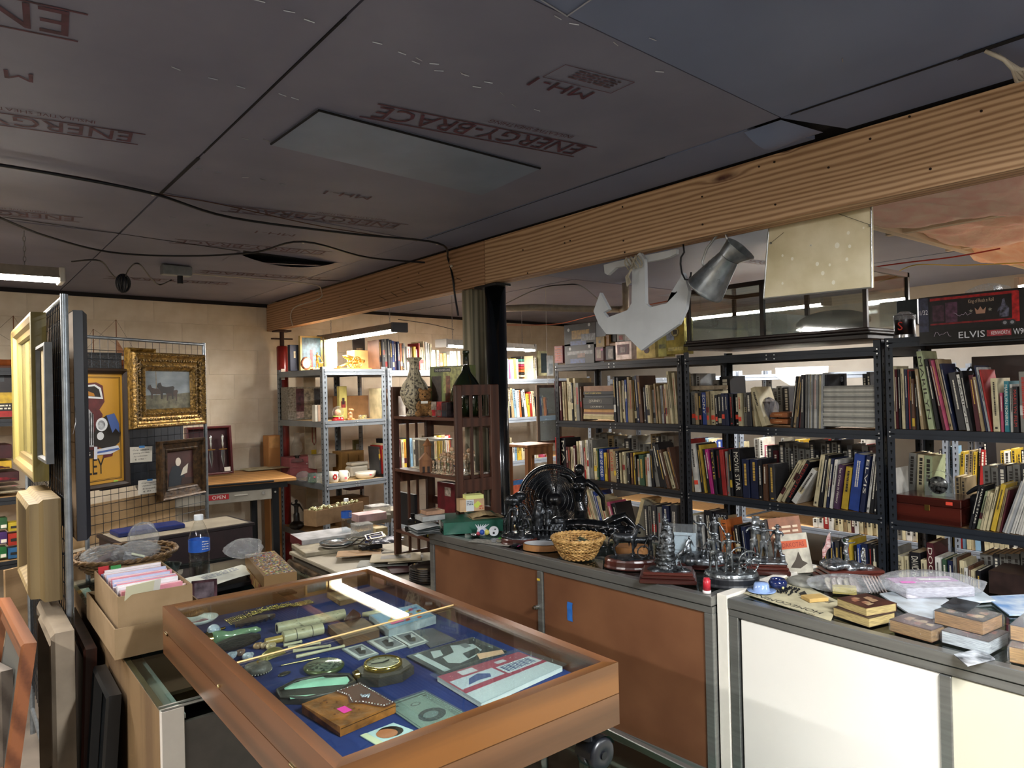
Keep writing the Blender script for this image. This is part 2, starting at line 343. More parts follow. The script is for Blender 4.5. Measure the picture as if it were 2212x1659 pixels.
# ---- walls
wall = MB().add([(-3, wy(-3)-.0005, 0), (6.4, wy(6.4)-.0005, 0), (6.4, wy(6.4)-.0005, CZ+.03), (-3, wy(-3)-.0005, CZ+.03), (-3, wy(-3)+.15, 0), (6.4, wy(6.4)+.15, 0), (6.4, wy(6.4)+.15, CZ+.03), (-3, wy(-3)+.15, CZ+.03)],
                [(0, 1, 2, 3), (7, 6, 5, 4), (3, 2, 6, 7), (0, 4, 5, 1)]).ob('wall_back', mat('#d2c4ae', .8, var=.05, sc=8)); tag(wall, kind='structure')
cream = mat('#dccfba', .7, var=.06, sc=9, bump=.25, col2='#d0c1a9')
bm_ = MB().cbox((0, 0, 0), (.3985, .03, .1985), .002).mesh('wall_block'); bm_.materials.append(cream)
aw = math.atan(WS)
for r in range(12):
    for k in range(17):
        x = -.55+k*.4+(.2 if r % 2 else 0)
        if x > 5.9: continue
        o = bpy.data.objects.new('wall_block', bm_); COL.objects.link(o); o.parent = wall
        o.location = (x, wy(x)-.001-.0007*((k*7+r*3) % 3), .002+r*.2); o.rotation_euler = (0, 0, aw)
# darker gap along the top of the block wall
MB().add([(-3, wy(-3)-.03, CZ-.03), (6.3, wy(6.3)-.03, CZ-.03), (6.3, wy(6.3)-.03, CZ), (-3, wy(-3)-.03, CZ)], [(0, 1, 2, 3)]).ob('gap_strip', flat('#1a1618', .9), wall)
o = MB().box((6.2, -3, 0), (6.3, 6.4, CZ+.03)).ob('wall_right', mat('#9a948a', .8, var=.06, sc=5)); tag(o, kind='structure')
o = MB().box((-3, -3.1, 0), (6.4, -3, CZ+.03)).ob('wall_front', mat('#b9ae9c', .8)); tag(o, kind='structure')
o = MB().box((-3.1, -3, 0), (-3, 6.4, CZ+.03)).ob('wall_left', mat('#c9b99c', .8)); tag(o, kind='structure')

# ---- beam
kp = [P(1565, 385, X=2.13), P(1700, 322, X=2.13), P(1265, 490, X=2.13)]
bw = wood('#c8a580', '#8c6644', 'y', 170, .65, 0, 9, [(kp[0].y, kp[0].z, .075, .014), (kp[1].y, kp[1].z+.0, .03, .013)], key='beam', stretch=.10)
bw2 = wood('#b58e6c', '#85603f', 'y', 150, .65, 0, 6, key='beam2')
beam = MB().box((2.14, -2.9, 2.18), (2.20, 5.9, 2.37)).ob('ceiling_beam', wood('#b98b5c', '#8c6540', 'y', 80, .7)); tag(beam, kind='structure')
b = MB(); b.cbox((2.128, -2.95, 2.166), (2.168, 2.86, 2.384), .002); b.ob('beam_plank', bw, beam)
b = MB(); b.cbox((2.128, 2.864, 2.162), (2.168, 5.955, 2.384), .002); b.ob('beam_plank', bw2, beam)
MB().cbox((2.17, -2.95, 2.166), (2.215, 5.96, 2.384), .002).ob('beam_plank', bw2, beam)
nm = flat('#2a1d16', .5, .5)
for px, py in ((1220, 490), (1220, 525), (1345, 447), (1347, 520), (1350, 545), (1517, 425), (1518, 485), (1673, 350), (1675, 442), (1790, 362), (1965, 252), (2010, 365), (1232, 520), (1640, 360), (1130, 540), (1140, 590), (1880, 300), (2120, 240), (660, 680), (700, 655), (735, 640), (790, 625), (860, 600), (905, 590)):
    p = P(px, py, X=2.127); MB().cyl(p, p+Vector((-.0025, 0, 0)), .0035, 8).ob('nail', nm, beam)
for px, py, dx, dy in ((650, 665, 16, 4), (820, 640, 14, 8), (845, 632, 14, 9), (865, 625, 14, 8), (900, 612, 15, 9), (780, 655, 15, 6), (750, 668, 12, 5), (985, 600, 12, 6)):
    MB().cyl(P(px, py, X=2.127), P(px+dx, py+dy, X=2.118), .0014, 5).ob('bent_nail', nm, beam)

# ---- posts
o = thing('steel_column', 'glossy black round steel column under the joint of the ceiling beam', 'column', (2.19, 2.86, 0))
b = MB(); b.lathe([(0, 0), (.054, 0), (.054, 2.15), (0, 2.15)], 28); b.ob('pipe', mat('#14171b', .22, .3, var=.3, sc=12, coat=.5, bump=.08), o)
MB().box((-.065, -.09, 2.15), (.03, .09, 2.161)).ob('top_plate', flat('#0d0d0f', .5), o); MB().box((-.09, -.09, 0), (.09, .09, .01)).ob('base_plate', flat('#0d0d0f', .5), o)
o = thing('wooden_post', 'squared pale wooden post standing behind the black steel column', 'post', (2.19, 3.05, 0))
MB().cbox((-.045, -.045, 0), (.045, .045, 2.16), .004).ob('timber', wood('#8f8670', '#5e5a48', 'z', 90, .8, 0, 5), o)
o = thing('steel_column', 'dark red screw-jack column by the block wall at the beam end', 'column', (2.19, 5.78, 0))
b = MB(); b.lathe([(0, 0), (.045, 0), (.045, 2.02), (.038, 2.03), (0, 2.03)], 24); b.ob('pipe', mat('#8e2420', .3, .1, var=.2, sc=10, coat=.4), o)
b = MB(); b.cyl((0, 0, 2.02), (0, 0, 2.15), .018, 12); b.box((-.06, -.06, 2.148), (.06, .06, 2.16)); b.cyl((-.09, 0, 2.09), (.09, 0, 2.09), .006, 8); b.ob('jack_screw', flat('#3a2620', .5, .6), o)
MB().box((-.03, -.0475, 1.75), (.0, -.0445, 1.84)).ob('white_label', flat('#ddd6cc'), o)

# ---- shop lights
tubem = mat('#fff8ee', .4, emit=26, var=0); reflm = mat('#cfcac0', .4, .1)
flab = ['grey shop light with lit tube hanging beneath the beam above the grey shelves', 'white shop light on chains above the far bookshelves, behind the steel column', 'white shop light with lit tube at left near the block wall', 'small lit shop light on chains above the toy truck box', 'white shop light behind the glass case on the black shelves', 'white shop light over the near aisle', 'white shop light at the far left of the shop', 'white shop light over the white counter']
for i, (lx, ly, lz, lr, ll, lw, lc) in enumerate(LAMPS):
    o = thing('shop_light', flab[i], 'light', (lx, ly, lz), math.radians(lr)); h = ll/2
    b = MB(); P_ = [(-.062, 0), (-.045, .045), (.045, .045), (.062, 0), (.058, -.001), (.042, .040), (-.042, .040), (-.058, -.001)]
    b.prism(P_, -h-.02, h+.02, Matrix(((1, 0, 0, 0), (0, 0, 1, 0), (0, 1, 0, 0), (0, 0, 0, 1)))); b.ob('reflector', reflm if i not in (0, 2) else mat('#8d857a', .5, .3), o)
    for s in (-1, 1):
        b = MB().cyl((s*.018, -h, -.004), (s*.018, h, -.004), .011, 10); b.ob('fluorescent_tube', tubem if i else mat('#fff8ee', .4, emit=12, var=0), o)
    for s in (-1, 1):
        MB().cbox((-.062, s*(h+.012)-.012, -.02), (.062, s*(h+.012)+.012, .047), .004).ob('end_cap', flat('#4a4a4e' if i == 0 else '#a5a19a', .5), o)
        b = MB(); y = s*h*.8; n = max(2, int((CZ-lz-.045)/.022))
        for k in range(n):
            zz = .045+k*.022+.011; M = T(0, y, zz, (PI/2 if k % 2 else 0), PI/2)
            b.tube([M @ Vector((math.cos(t)*.005, math.sin(t)*.013, 0)) for t in [j*PI/4 for j in range(8)]], .0016, 4, True)
        b.ob('chain', flat('#9a9a9c', .4, .8), o)
# pull cord of the far light
# ================= shelving =================
def shelf_unit(label, loc, rz, w, d, levels, col, name='shelving_unit', post=.038, top=None, colb='#b08b5e', cat='shelf', holes=True, group=None, back_bar=True):
    """boltless steel shelving; local x runs into the unit, y along its front"""
    o = thing(name, label, cat, loc, rz, group)
    steel = mat(col, .42, .35, var=.08, sc=8); hm = flat('#08090b', .9); top = top or max(levels)+.012
    pm = MB(); t = .003
    for (x, y, sx, sy, xx) in ((0, 0, 1, 1, 0), (0, w, 1, -1, 0), (d, 0, -1, 1, 1), (d, w, -1, -1, 1)):
        b = MB()
        x2, y2 = x+sx*post, y+sy*post
        b.box((min(x, x+sx*t), min(y, y2), 0), (max(x, x+sx*t), max(y, y2), top)); b.box((min(x, x2), min(y, y+sy*t), 0), (max(x, x2), max(y, y+sy*t), top))
        p = b.ob('post', steel, o)
        if holes:
            b = MB(); z = .06
            while z < top-.03:
                yy = y+sy*post*.55
                for e in (-.0006, t+.0006): b.lathe([(0, 0), (.0055, 0)], 6, (0, 0, 0), T(x+sx*(e), yy, z, 0, 0, PI/2), False); b.add([(x+sx*e, yy-.0025, z-.014), (x+sx*e, yy+.0025, z-.014), (x+sx*e, yy+.0025, z), (x+sx*e, yy-.0025, z)], [(0, 1, 2, 3)])
                xx_ = x+sx*post*.55
                b.lathe([(0, 0), (.0055, 0)], 6, (0, 0, 0), T(xx_, y-sy*.0006, z, 0, PI/2), False)
                z += .0385
            q = b.ob('keyhole_slots', hm, p); tag(q, kind='stuff')
    for z in levels:
        b = MB(); h = .042
        for x0, x1 in ((-.004, .008), (d-.008, d+.004)):
            b.box((x0, post*.4, z-h), (x1, w-post*.4, z-h*.55)); b.box((x0+(.004 if x0 < 0 else 0), post*.4, z-h*.55), (x1-(0 if x0 < 0 else .004), w-post*.4, z-h*.42)); b.box((x0, post*.4, z-h*.42), (x1, w-post*.4, z+.003))
        for y0, y1 in ((.001, .012), (w-.012, w-.001)):
            b.box((post*.4, y0, z-h), (d-post*.4, y1, z+.003))
        b.ob('shelf_rail', steel, o)
        b = MB(); b.box((.009, .013, z-.016), (d-.009, w-.013, z)); b.ob('shelf_board', mat(colb, .8, sc=40, var=.12), o)
        rv = flat('#c9cbcd', .3, .8)
        b = MB()
        for y in (.018, w-.018, w*.48, w*.52):
            for zz in (z-.01, z-.032): b.cyl((-.0045, y, zz), (-.007, y, zz), .004, 8)
        q = b.ob('rivets', rv, o); tag(q, kind='stuff')
    return o
ZB = [.10, .54, .97, 1.385, 1.80]
BX = 3.585
BK = '#272d36'
U1 = shelf_unit('black steel shelving unit at right, under the wrapped truck box', (BX, .35, 0), 0, 1.22, .46, [.1, .54, .955, 1.395, 1.835], BK, top=1.84)
U2 = shelf_unit('black steel shelving unit in the middle, under the glazed wooden case', (BX, 1.585, 0), 0, 1.19, .46, ZB, BK, top=1.835)
U3 = shelf_unit('black steel shelving unit at left, with gift tins on top', (BX, 2.79, 0), 0, 1.18, .46, ZB, '#2a2b2f', top=1.82)
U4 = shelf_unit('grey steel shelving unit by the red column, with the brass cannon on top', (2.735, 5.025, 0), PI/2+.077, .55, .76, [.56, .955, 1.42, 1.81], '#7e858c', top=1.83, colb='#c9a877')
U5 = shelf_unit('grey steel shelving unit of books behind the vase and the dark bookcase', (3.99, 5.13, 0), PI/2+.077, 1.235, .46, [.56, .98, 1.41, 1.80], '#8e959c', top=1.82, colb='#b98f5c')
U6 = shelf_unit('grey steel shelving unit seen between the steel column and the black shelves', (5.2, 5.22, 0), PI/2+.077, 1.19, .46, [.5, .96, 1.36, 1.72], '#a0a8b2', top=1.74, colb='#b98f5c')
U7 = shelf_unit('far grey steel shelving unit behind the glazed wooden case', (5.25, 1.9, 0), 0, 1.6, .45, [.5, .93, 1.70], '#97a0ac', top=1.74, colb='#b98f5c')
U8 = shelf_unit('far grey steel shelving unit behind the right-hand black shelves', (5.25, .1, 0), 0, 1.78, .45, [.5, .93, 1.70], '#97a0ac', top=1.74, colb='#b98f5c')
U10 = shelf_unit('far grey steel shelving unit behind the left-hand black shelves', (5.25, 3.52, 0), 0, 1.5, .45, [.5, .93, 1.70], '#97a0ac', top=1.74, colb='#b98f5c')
U9 = shelf_unit('black steel shelving unit of model boxes behind the hanging picture frames', (.62, 5.30, 0), PI/2+.077, 1.4, .45, [.66, 1.045, 1.52, 1.83], '#2b2d31', top=1.84)

# ---------------- books ----------------
PAL = dict(k='#15151a', n='#1a2342', b='#23408a', g='#7b7972', h='#39383a', w='#d6d3ca', c='#c9bd98', t='#9c8763', y='#c9a836', o='#c0682e', r='#9c2422', m='#4e1a22', p='#b04a68', v='#36523c', e='#a5b088', l='#7a9db5', u='#4a2f4c', a='#583a28', q='#2a7a86', z='#b02077', s='#a4a6a6')
CN = dict(k='black', n='navy', b='blue', g='grey', h='dark grey', w='white', c='cream', t='tan', y='yellow', o='orange', r='red', m='maroon', p='pink', v='green', e='pale green', l='light blue', u='purple', a='brown', q='teal', z='magenta', s='silver grey')
pages_m = mat('#cbbd98', .85, var=.12, sc=60, st=(1, 30, 1))
pages_w = mat('#d9d4c4', .85, var=.08, sc=60, st=(1, 30, 1))
sticker = flat('#e04a34', .6); paper = flat('#e4e0d4', .8)
def bmat(c): return mat(PAL[c], .45, var=.18, sc=14, spec=.4, key='cover_'+c)
title_w = flat('#d8d2c0', .6); title_k = flat('#2c2620', .6); title_y = flat('#c7a24a', .5); title_r = flat('#a03028', .6)
def book(col, t, h, d, loc, rz, rx, label, group, title=None, tsty='', R=random, simple=False, name='book', cat='book', rough=None, ry=0):
    """a bound book standing on its tail, spine towards local -x"""
    b = MB(); c = min(.0028, t*.22)
    b.box((0, -t/2, 0), (d, -t/2+c, h)); b.box((0, t/2-c, 0), (d, t/2, h))
    b.box((-.0015, -t/2, 0), (.003, t/2, h)) if t < .012 else b.cbox((-.003, -t/2, 0), (.004, t/2, h), .0015)
    o = b.ob(name, bmat(col), None); place(o, loc, rz, rx, ry); tag(o, label, cat, group)
    if simple: return o
    MB().box((.004, -t/2+c, .003), (d-.004, t/2-c, h-.003)).ob('pages', pages_m if R.random() < .6 else pages_w, o)
    e = -.0036 if t >= .012 else -.0021
    dark = col in 'knbhrmvuaqzp'
    tm = {'w': title_w, 'k': title_k, 'y': title_y, 'r': title_r}.get(tsty[:1]) or ((title_w if R.random() < .65 else title_y) if dark else (title_k if R.random() < .75 else title_r))
    if title:
        th = min(t*.62, .03)
        text(title, (e, th/2, h*.93), (0, 0, -1), (0, -1, 0), h*.8 if len(title) > 6 else h*.6, th, tm, o, 'spine_title')
    elif t > .008:
        L = h*R.uniform(.35, .7); th = t*R.uniform(.32, .5)
        scrawl((e, th/2, h*R.uniform(.86, .94)), (0, 0, -1), (0, -1, 0), L, th, 1 if t < .04 or R.random() < .6 else 2, tm, o, 'spine_title', rs=R.randint(0, 9999), fill=R.uniform(.5, .85), k=.32)
    if not title and t > .011:
        k = R.random()
        if k < .3:   # a band of another colour across the spine
            bc = R.choice('cwykrm'); z0 = R.uniform(.05, .6)*h
            b = MB().add([(e+.0003, -t*.49, z0), (e+.0003, t*.49, z0), (e+.0003, t*.49, z0+h*.16), (e+.0003, -t*.49, z0+h*.16)], [(3, 2, 1, 0)]); b.ob('spine_band', bmat(bc), o)
        elif k < .5: b = MB().add([(e, -t*.2, h*.05), (e, t*.2, h*.05), (e, t*.2, h*.09), (e, -t*.2, h*.09)], [(3, 2, 1, 0)]); b.ob('publisher_mark', tm, o)
    if 'S' in tsty:
        z0 = h*R.uniform(.08, .25); b = MB().add([(e-.0004, -t*.4, z0), (e-.0004, t*.4, z0), (e-.0004, t*.4, z0+.026), (e-.0004, -t*.4, z0+.026)], [(3, 2, 1, 0)]); q = b.ob('price_sticker', sticker, o); q['label'] = 'orange price sticker'
    return o
BULK = {}
def nth(n): return '%d%s' % (n, 'th' if n in (11, 12, 13) else {1: 'st', 2: 'nd', 3: 'rd'}.get(n % 10, 'th'))
def row(spec, z, phrase, group, X=None, Yl=None, depth=.17, kind='book', simple=False, seed=1, dd=.02, hmin=0, bulk=False):
    """books from pixel data: x0,x1,ytop,colour,lean[,title[,style]]; X: shelf front plane facing -X, or Yl: (y0, slope) line facing -Y"""
    R = random.Random(seed); n = 0
    for it in spec.replace('\n', ';').split(';'):
        it = it.strip()
        if not it: continue
        a = it.split(',')
        x0, x1, yt, col, dx = float(a[0]), float(a[1]), float(a[2]), a[3], float(a[4]) if len(a) > 4 and a[4] else 0
        ti = a[5] if len(a) > 5 and a[5] else None; st = a[6] if len(a) > 6 else ''
        def at(px, py):
            if X is not None: return P(px, py, X=X)
            d = ray(px, py); t = (Yl[0])/(d.y-Yl[1]*d.x) if True else 0
            return Vector((d.x*t, d.y*t, H+d.z*t))
        py = 950.
        for _ in range(3):
            q = at((x0+x1)/2, py); py = Q((q.x, q.y, z))[1]
        A, B = at(x0, py), at(x1, py); C = (A+B)/2; w = (B-A).length*.93
        tp = at((x0+x1)/2+dx, yt); h = max(hmin, tp.z-z)
        up = tp-Vector((C.x, C.y, tp.z)); lean = up.length*(1 if dx > 0 else -1)
        ang = math.atan2(lean, h); hh = math.hypot(lean, h)*.985
        t = max(.0035, w*math.cos(ang)); n += 1
        rz = 0 if X is not None else PI/2+.077
        off = R.uniform(.0, dd)
        fwd = Vector((math.cos(rz), math.sin(rz), 0)); loc = C+fwd*(.008+off); loc.z = z+abs(math.sin(ang))*t/2+.0008
        dp = min(depth, max(.1, hh*.74))*R.uniform(.9, 1.0)
        if bulk:
            M = Matrix.LocRotScale(loc, Euler((ang, 0, rz)), None)
            for cc, a, b_ in ((col, (0, -t/2, 0), (.003, t/2, hh)), (col, (.003, -t/2, 0), (dp, -t/2+.002, hh)), (col, (.003, t/2-.002, 0), (dp, t/2, hh)), ('pg', (.003, -t/2+.002, .003), (dp-.003, t/2-.002, hh-.003))):
                BULK.setdefault(cc, MB()).box(a, b_, M)
            if t > .008:
                L = R.uniform(.3, .6)*hh; z1 = hh*.92; k2 = 'tk' if col in 'wcytesgol' else 'tw'; m_ = BULK.setdefault(k2, MB()); zz = z1-L
                while zz < z1: l = R.uniform(.006, .02); m_.add([(-.0008, -t*.22, zz), (-.0008, t*.22, zz), (-.0008, t*.22, zz+l), (-.0008, -t*.22, zz+l)], [(3, 2, 1, 0)], False, M); zz += l+.004
            continue
        kd = kind if kind != 'book' else ('slim book' if t < .012 else ('thick book' if t > .036 else 'book'))
        tilt = '' if abs(dx) < 5 else ' leaning'
        book(col, t, hh, dp, loc, rz, ang, '%s%s %s, %s from left, %s' % (CN[col], tilt, kd, nth(n), phrase), group, ti, st, R, simple, name=kind.split()[-1] if kind != 'book' else 'book', cat=kind.split()[-1] if kind != 'book' else 'book')
    return n
row('''1197,1207,822,m,0,,w;1208,1213,826,m;1213,1217,824,c;1218,1222,824,t;1223,1229,816,c,0,,k;1229,1234,824,c;1234,1238,826,k;1238,1243,816,c;1244,1251,826,g;1251,1255,834,a
1326,1331,812,k,0,,y;1332,1337,814,h;1337,1340,822,c;1341,1345,820,a;1346,1348,821,c;1349,1353,819,b,0,,w;1354,1359,813,t,-4;1360,1366,820,t,-4;1367,1372,812,k,-7;1373,1378,811,n,-8,,w;1379,1386,811,a,-9,,y;1387,1391,836,h,-4;1392,1396,831,n,-5;1397,1403,831,c,-6,,k;1403,1406,832,t,-5;1407,1412,841,g,-4;1413,1417,828,t,-7;1418,1421,835,k,-5;1421,1425,834,t,-6;1426,1431,832,s,-6;1432,1435,833,m,-5;1436,1441,829,c,-6,,r;1441,1447,829,t,-6;1448,1453,801,c,-12;1454,1461,804,c,-9,,o''',
    1.388, 'upper row of the left black unit', 'books on the upper row of the left black shelves', X=BX, seed=11)
row('''1199,1207,944,r,0,,w;1208,1220,946,k,0,MA,w;1221,1225,965,m;1226,1231,966,a,0,,r;1232,1238,965,c;1239,1244,962,m;1244,1248,953,c;1249,1254,952,c;1254,1259,952,w,0,,k;1260,1264,967,r;1265,1268,950,c;1268,1272,950,w,0,,k;1272,1280,950,g,0;1281,1288,968,c,0,,k;1288,1292,969,v,0,,y;1293,1302,970,b,0,SHIP OF GOLD,w;1303,1309,978,y,0,,k;1309,1314,971,m;1315,1324,971,t,0,CALEB,r;1325,1330,975,t;1330,1336,974,k,0,A·HAMILTON,w;1337,1340,978,c;1341,1344,980,m;1345,1350,976,c,0,,k;1351,1355,978,h;1356,1359,980,k;1360,1365,979,a,0,,y;1366,1370,978,y,0,,k;1371,1374,982,k,0,,w;1374,1379,992,c,0,,r;1380,1391,983,v,0;1392,1398,987,t;1398,1404,980,w,-3,,r;1405,1411,973,k,-6;1412,1421,970,g,-14;1422,1430,957,k,-20,,w;1431,1438,960,k,-20;1440,1446,972,a,-20,,w;1447,1455,977,c,-22,,k;1457,1463,967,a,-22''',
    .973, 'second row of the left black unit', 'books on the second row of the left black shelves', X=BX, seed=12)
row('''1283,1292,1062,t,-30;1292,1298,1058,c,-30;1299,1303,1060,w,-30;1304,1309,1062,b,-28;1310,1316,1072,c,-28,,k;1317,1323,1078,c,-26,,r;1324,1330,1082,t,-26,,k;1331,1338,1085,p,-24,,w;1339,1348,1088,k,-22
1392,1400,1092,h,-6;1401,1409,1094,g,-6;1410,1420,1090,h,-5;1421,1430,1095,g,-4;1431,1446,1092,n,-6;1448,1462,1090,h,-4''',
    .543, 'third row of the left black unit', 'books on the third row of the left black shelves', X=BX, seed=13)
row('''1480,1489,848,k,0,,S;1490,1501,845,g,0,,kS;1501,1507,849,t,0,,kS;1507,1513,849,k,0,,yS;1514,1523,847,b,0,SONY,w;1524,1530,845,t,0,,S;1531,1541,844,c,0,,kS;1542,1548,853,k,0,,wS;1549,1556,851,k,0,,w;1557,1565,849,n,0,,wS;1566,1573,851,n,0,,w;1574,1583,850,k,0,,r;1584,1593,852,k,0,,wS;1594,1602,849,c,0,,rS;1603,1611,848,g,-2,,k;1612,1622,847,h,-3,,w;1624,1629,845,t,-7;1630,1634,847,c,-9;1635,1640,850,c,-12;1643,1654,838,c,-26,,k
1702,1707,812,k,12;1708,1714,812,t,12,,k;1715,1720,812,h,10;1721,1725,829,r,5,CURTIS,w;1726,1734,808,k,2,,w''',
    1.388, 'upper row of the middle black unit', 'books on the upper row of the middle black shelves', X=BX, seed=14)
row('''1485,1491,948,r,-6;1492,1497,960,t,-8;1499,1510,958,w,-13,,kS;1511,1517,958,k,-12,,y;1518,1522,961,y,-14;1524,1532,970,k,-13;1533,1540,970,z,-14;1541,1547,970,k,-10,KYLIE,y;1548,1556,973,k,-9,,r;1558,1567,971,r,-9,,r;1568,1573,975,g,-7;1574,1579,970,k,-6;1583,1599,969,k,-8,MOVIE STAR,w;1601,1616,992,n,-4,,y;1617,1634,992,n,-3,,y;1636,1644,994,k,-3,,w;1647,1656,1003,a,-2;1658,1672,1003,h,0
1673,1681,997,c,50,,k;1682,1690,996,c,50;1692,1702,998,k,48,DESPOTISM,r;1704,1718,1018,w,46,,k
1753,1763,983,c,17,,k;1764,1773,983,k,15,,w;1775,1780,991,c,12,,k;1781,1787,990,n,12;1789,1796,993,w,12,,k;1798,1809,1004,u,12,Sex Crimes in History,w;1811,1826,1010,y,11,,k;1829,1852,982,b,14;1854,1864,984,n,16,ELVIS,w;1867,1873,980,w,16;1876,1884,985,k,12;1886,1892,990,k,8''',
    .973, 'second row of the middle black unit', 'books on the second row of the middle black shelves', X=BX, seed=15)
row('''1488,1494,1124,e,-4,,r;1495,1500,1110,c,-5,,k;1502,1507,1113,w,-7;1509,1515,1115,g,-10;1517,1521,1112,w,-9;1524,1540,1104,k,-8;1560,1566,1118,t,-12;1568,1581,1123,o,-15,HISTORY OF,k;1588,1594,1140,m,-12;1596,1606,1135,k,-14,,w;1608,1616,1138,n,-12;1630,1638,1137,g,-14;1640,1650,1143,t,-16;1655,1665,1125,g,-18
1780,1790,1172,h,-4;1792,1800,1170,n,-3;1802,1812,1168,h,-2;1814,1820,1166,k,-2;1822,1830,1165,v,-1;1831,1842,1166,y,0;1845,1851,1180,k,0,,w;1853,1860,1177,b,0,,w;1862,1876,1175,n,0,,w;1878,1887,1176,k,0,,r;1888,1896,1178,k,0,,w''',
    .543, 'third row of the middle black unit', 'books on the third row of the middle black shelves', X=BX, seed=16)
row('''1925,1931,789,c,-3;1931,1937,796,m,-2,,w;1938,1943,797,k,-2,,w;1945,1952,794,c,-5,,k;1953,1959,796,n,-5;1960,1963,797,r,-5;1964,1969,800,k,-4;1969,1975,817,a,-5,,w;1976,1982,829,k,-6,,w;1985,1992,796,t,-14,,w;2002,2015,757,e,-28,MARILYN,k;2018,2027,774,k,-28;2034,2041,774,m,-33,,w;2042,2047,777,p,-34;2048,2055,775,t,-34,,k;2056,2061,784,n,-32,,w;2066,2083,804,h,-24,,w;2085,2092,808,w,-24,MARILYN,k;2093,2099,800,k,-24,,w;2106,2117,809,m,-18,,y;2118,2124,813,t,-20,,w;2126,2130,788,n,-27;2131,2136,792,s,-28;2137,2141,797,r,-26;2143,2158,816,c,-8;2160,2166,848,p,-4;2168,2178,822,q,-3,MARILYN MONROE,w;2179,2185,829,w,-3;2188,2199,834,k,-2,MARILYN FILM,r;2202,2220,801,g,-2''',
    1.398, 'upper row of the right black unit', 'books on the upper row of the right black shelves', X=BX, seed=17)
row('''1928,1932,1012,w,-1
2090,2096,1050,k,22,,w;2097,2103,1050,k,22,MARKS STARS,w;2105,2113,1063,e,20,,k;2114,2119,1062,c,18;2120,2126,1065,c,18,,k;2127,2133,1052,c,22;2136,2147,1047,y,24,,k;2149,2155,1056,t,20;2156,2160,1060,m,20,,w
2161,2166,1040,s,42;2167,2172,1030,w,44;2173,2178,1020,s,46;2179,2184,1012,w,48;2185,2189,1010,w,48;2190,2195,1008,w,48;2196,2201,1004,w,48;2202,2208,1002,w,48;2209,2214,1000,w,48''',
    .958, 'second row of the right black unit', 'books on the second row of the right black shelves', X=BX, seed=18)
row('''1933,1939,1185,g,0,,k;1940,1953,1202,c,0,THE FIFTIES,k;1954,1963,1203,c,0,,k;1965,1990,1195,k,0,DAVID HALBERSTAM,w;1993,2003,1210,c,0,,k;2004,2020,1174,m,0,DOO WOP,w;2022,2034,1205,w,0,,k;2036,2046,1210,v,0,,w;2048,2060,1213,n,0,,wr;2062,2068,1205,g,0;2070,2073,1206,a;2075,2085,1213,c,0,,k;2086,2093,1228,w,0,,k;2094,2099,1225,a,0,,w;2100,2107,1233,c,0,,k;2110,2120,1235,k,0''',
    .543, 'third row of the right black unit', 'books on the third row of the right black shelves', X=BX, seed=19)
YL5 = (5.13-.077*3.99, .077)
row('''824,829,733,a;830,834,732,h;835,840,731,g;841,845,731,h;846,851,733,n;852,856,735,b;857,861,736,u;862,866,737,n;867,871,741,o;872,876,744,k;877,881,740,w;882,890,748,w;891,896,748,m;897,902,748,y;903,907,753,p;908,911,740,r;912,919,749,c;920,923,736,c;924,928,738,w;929,932,740,w;933,937,742,c;938,946,755,w;947,953,755,c;954,960,763,o;961,967,763,y;968,974,766,c;975,983,758,w;984,990,758,w;991,997,758,c''',
    1.803, 'top of the grey unit behind the vase', 'books on top of the grey unit behind the vase', Yl=YL5, seed=20)
row('''825,830,838,c,-3;831,835,838,k,-4;837,842,838,t,-8;843,848,840,a,-10;850,855,842,c,-8;858,864,845,m,-6;880,886,846,w;887,893,848,c''',
    1.413, 'second row of the unit behind the vase', 'books on the second row of the grey unit behind the vase', Yl=YL5, seed=21)
row('''824,828,965,h,-4;829,833,962,r,-4;835,840,958,c,-6;846,850,948,k,-6;851,856,946,c;857,862,944,w;864,870,948,m;871,876,949,c;877,883,948,y;884,890,948,t;891,896,946,l;897,903,948,w;935,941,945,t;942,950,941,c;951,957,940,y;958,966,939,t;967,974,942,w,-4;975,982,940,r,-6;1048,1053,920,b''',
    .983, 'third row of the unit behind the vase', 'books on the third row of the grey unit behind the vase', Yl=YL5, seed=22)
YL6 = (5.22-.077*5.2, .077)
row('''1101,1104,775,l;1105,1108,776,p;1109,1113,776,c;1114,1119,774,y;1120,1124,776,c;1154,1158,768,c;1159,1162,772,w''',
    1.723, 'the top of the unit past the steel column', 'books on top of the grey unit past the steel column', Yl=YL6, seed=23, bulk=True)
row('''1102,1105,838,c,-3;1106,1109,836,k,-5;1110,1114,838,t,-6;1115,1119,840,l,-5;1121,1125,842,w;1127,1131,842,o,-4;1132,1136,840,k,-6;1138,1143,842,w,-8;1145,1149,850,y,-4;1150,1154,846,r,-4;1155,1159,845,c,-4;1172,1175,856,n;1176,1179,856,c;1180,1183,858,o;1184,1187,860,k''',
    1.363, 'the second row of the unit past the steel column', 'books on the second row of the unit past the steel column', Yl=YL6, seed=24, bulk=True)
row('''1101,1105,940,k,-3;1106,1109,945,c;1110,1114,956,w,-2;1115,1119,958,l;1120,1124,958,y;1125,1131,960,y;1132,1138,960,c;1151,1156,972,y;1157,1161,974,w;1162,1166,974,c;1176,1180,975,p;1181,1184,976,r''',
    .963, 'the third row of the unit past the steel column', 'books on the third row of the unit past the steel column', Yl=YL6, seed=25, bulk=True)
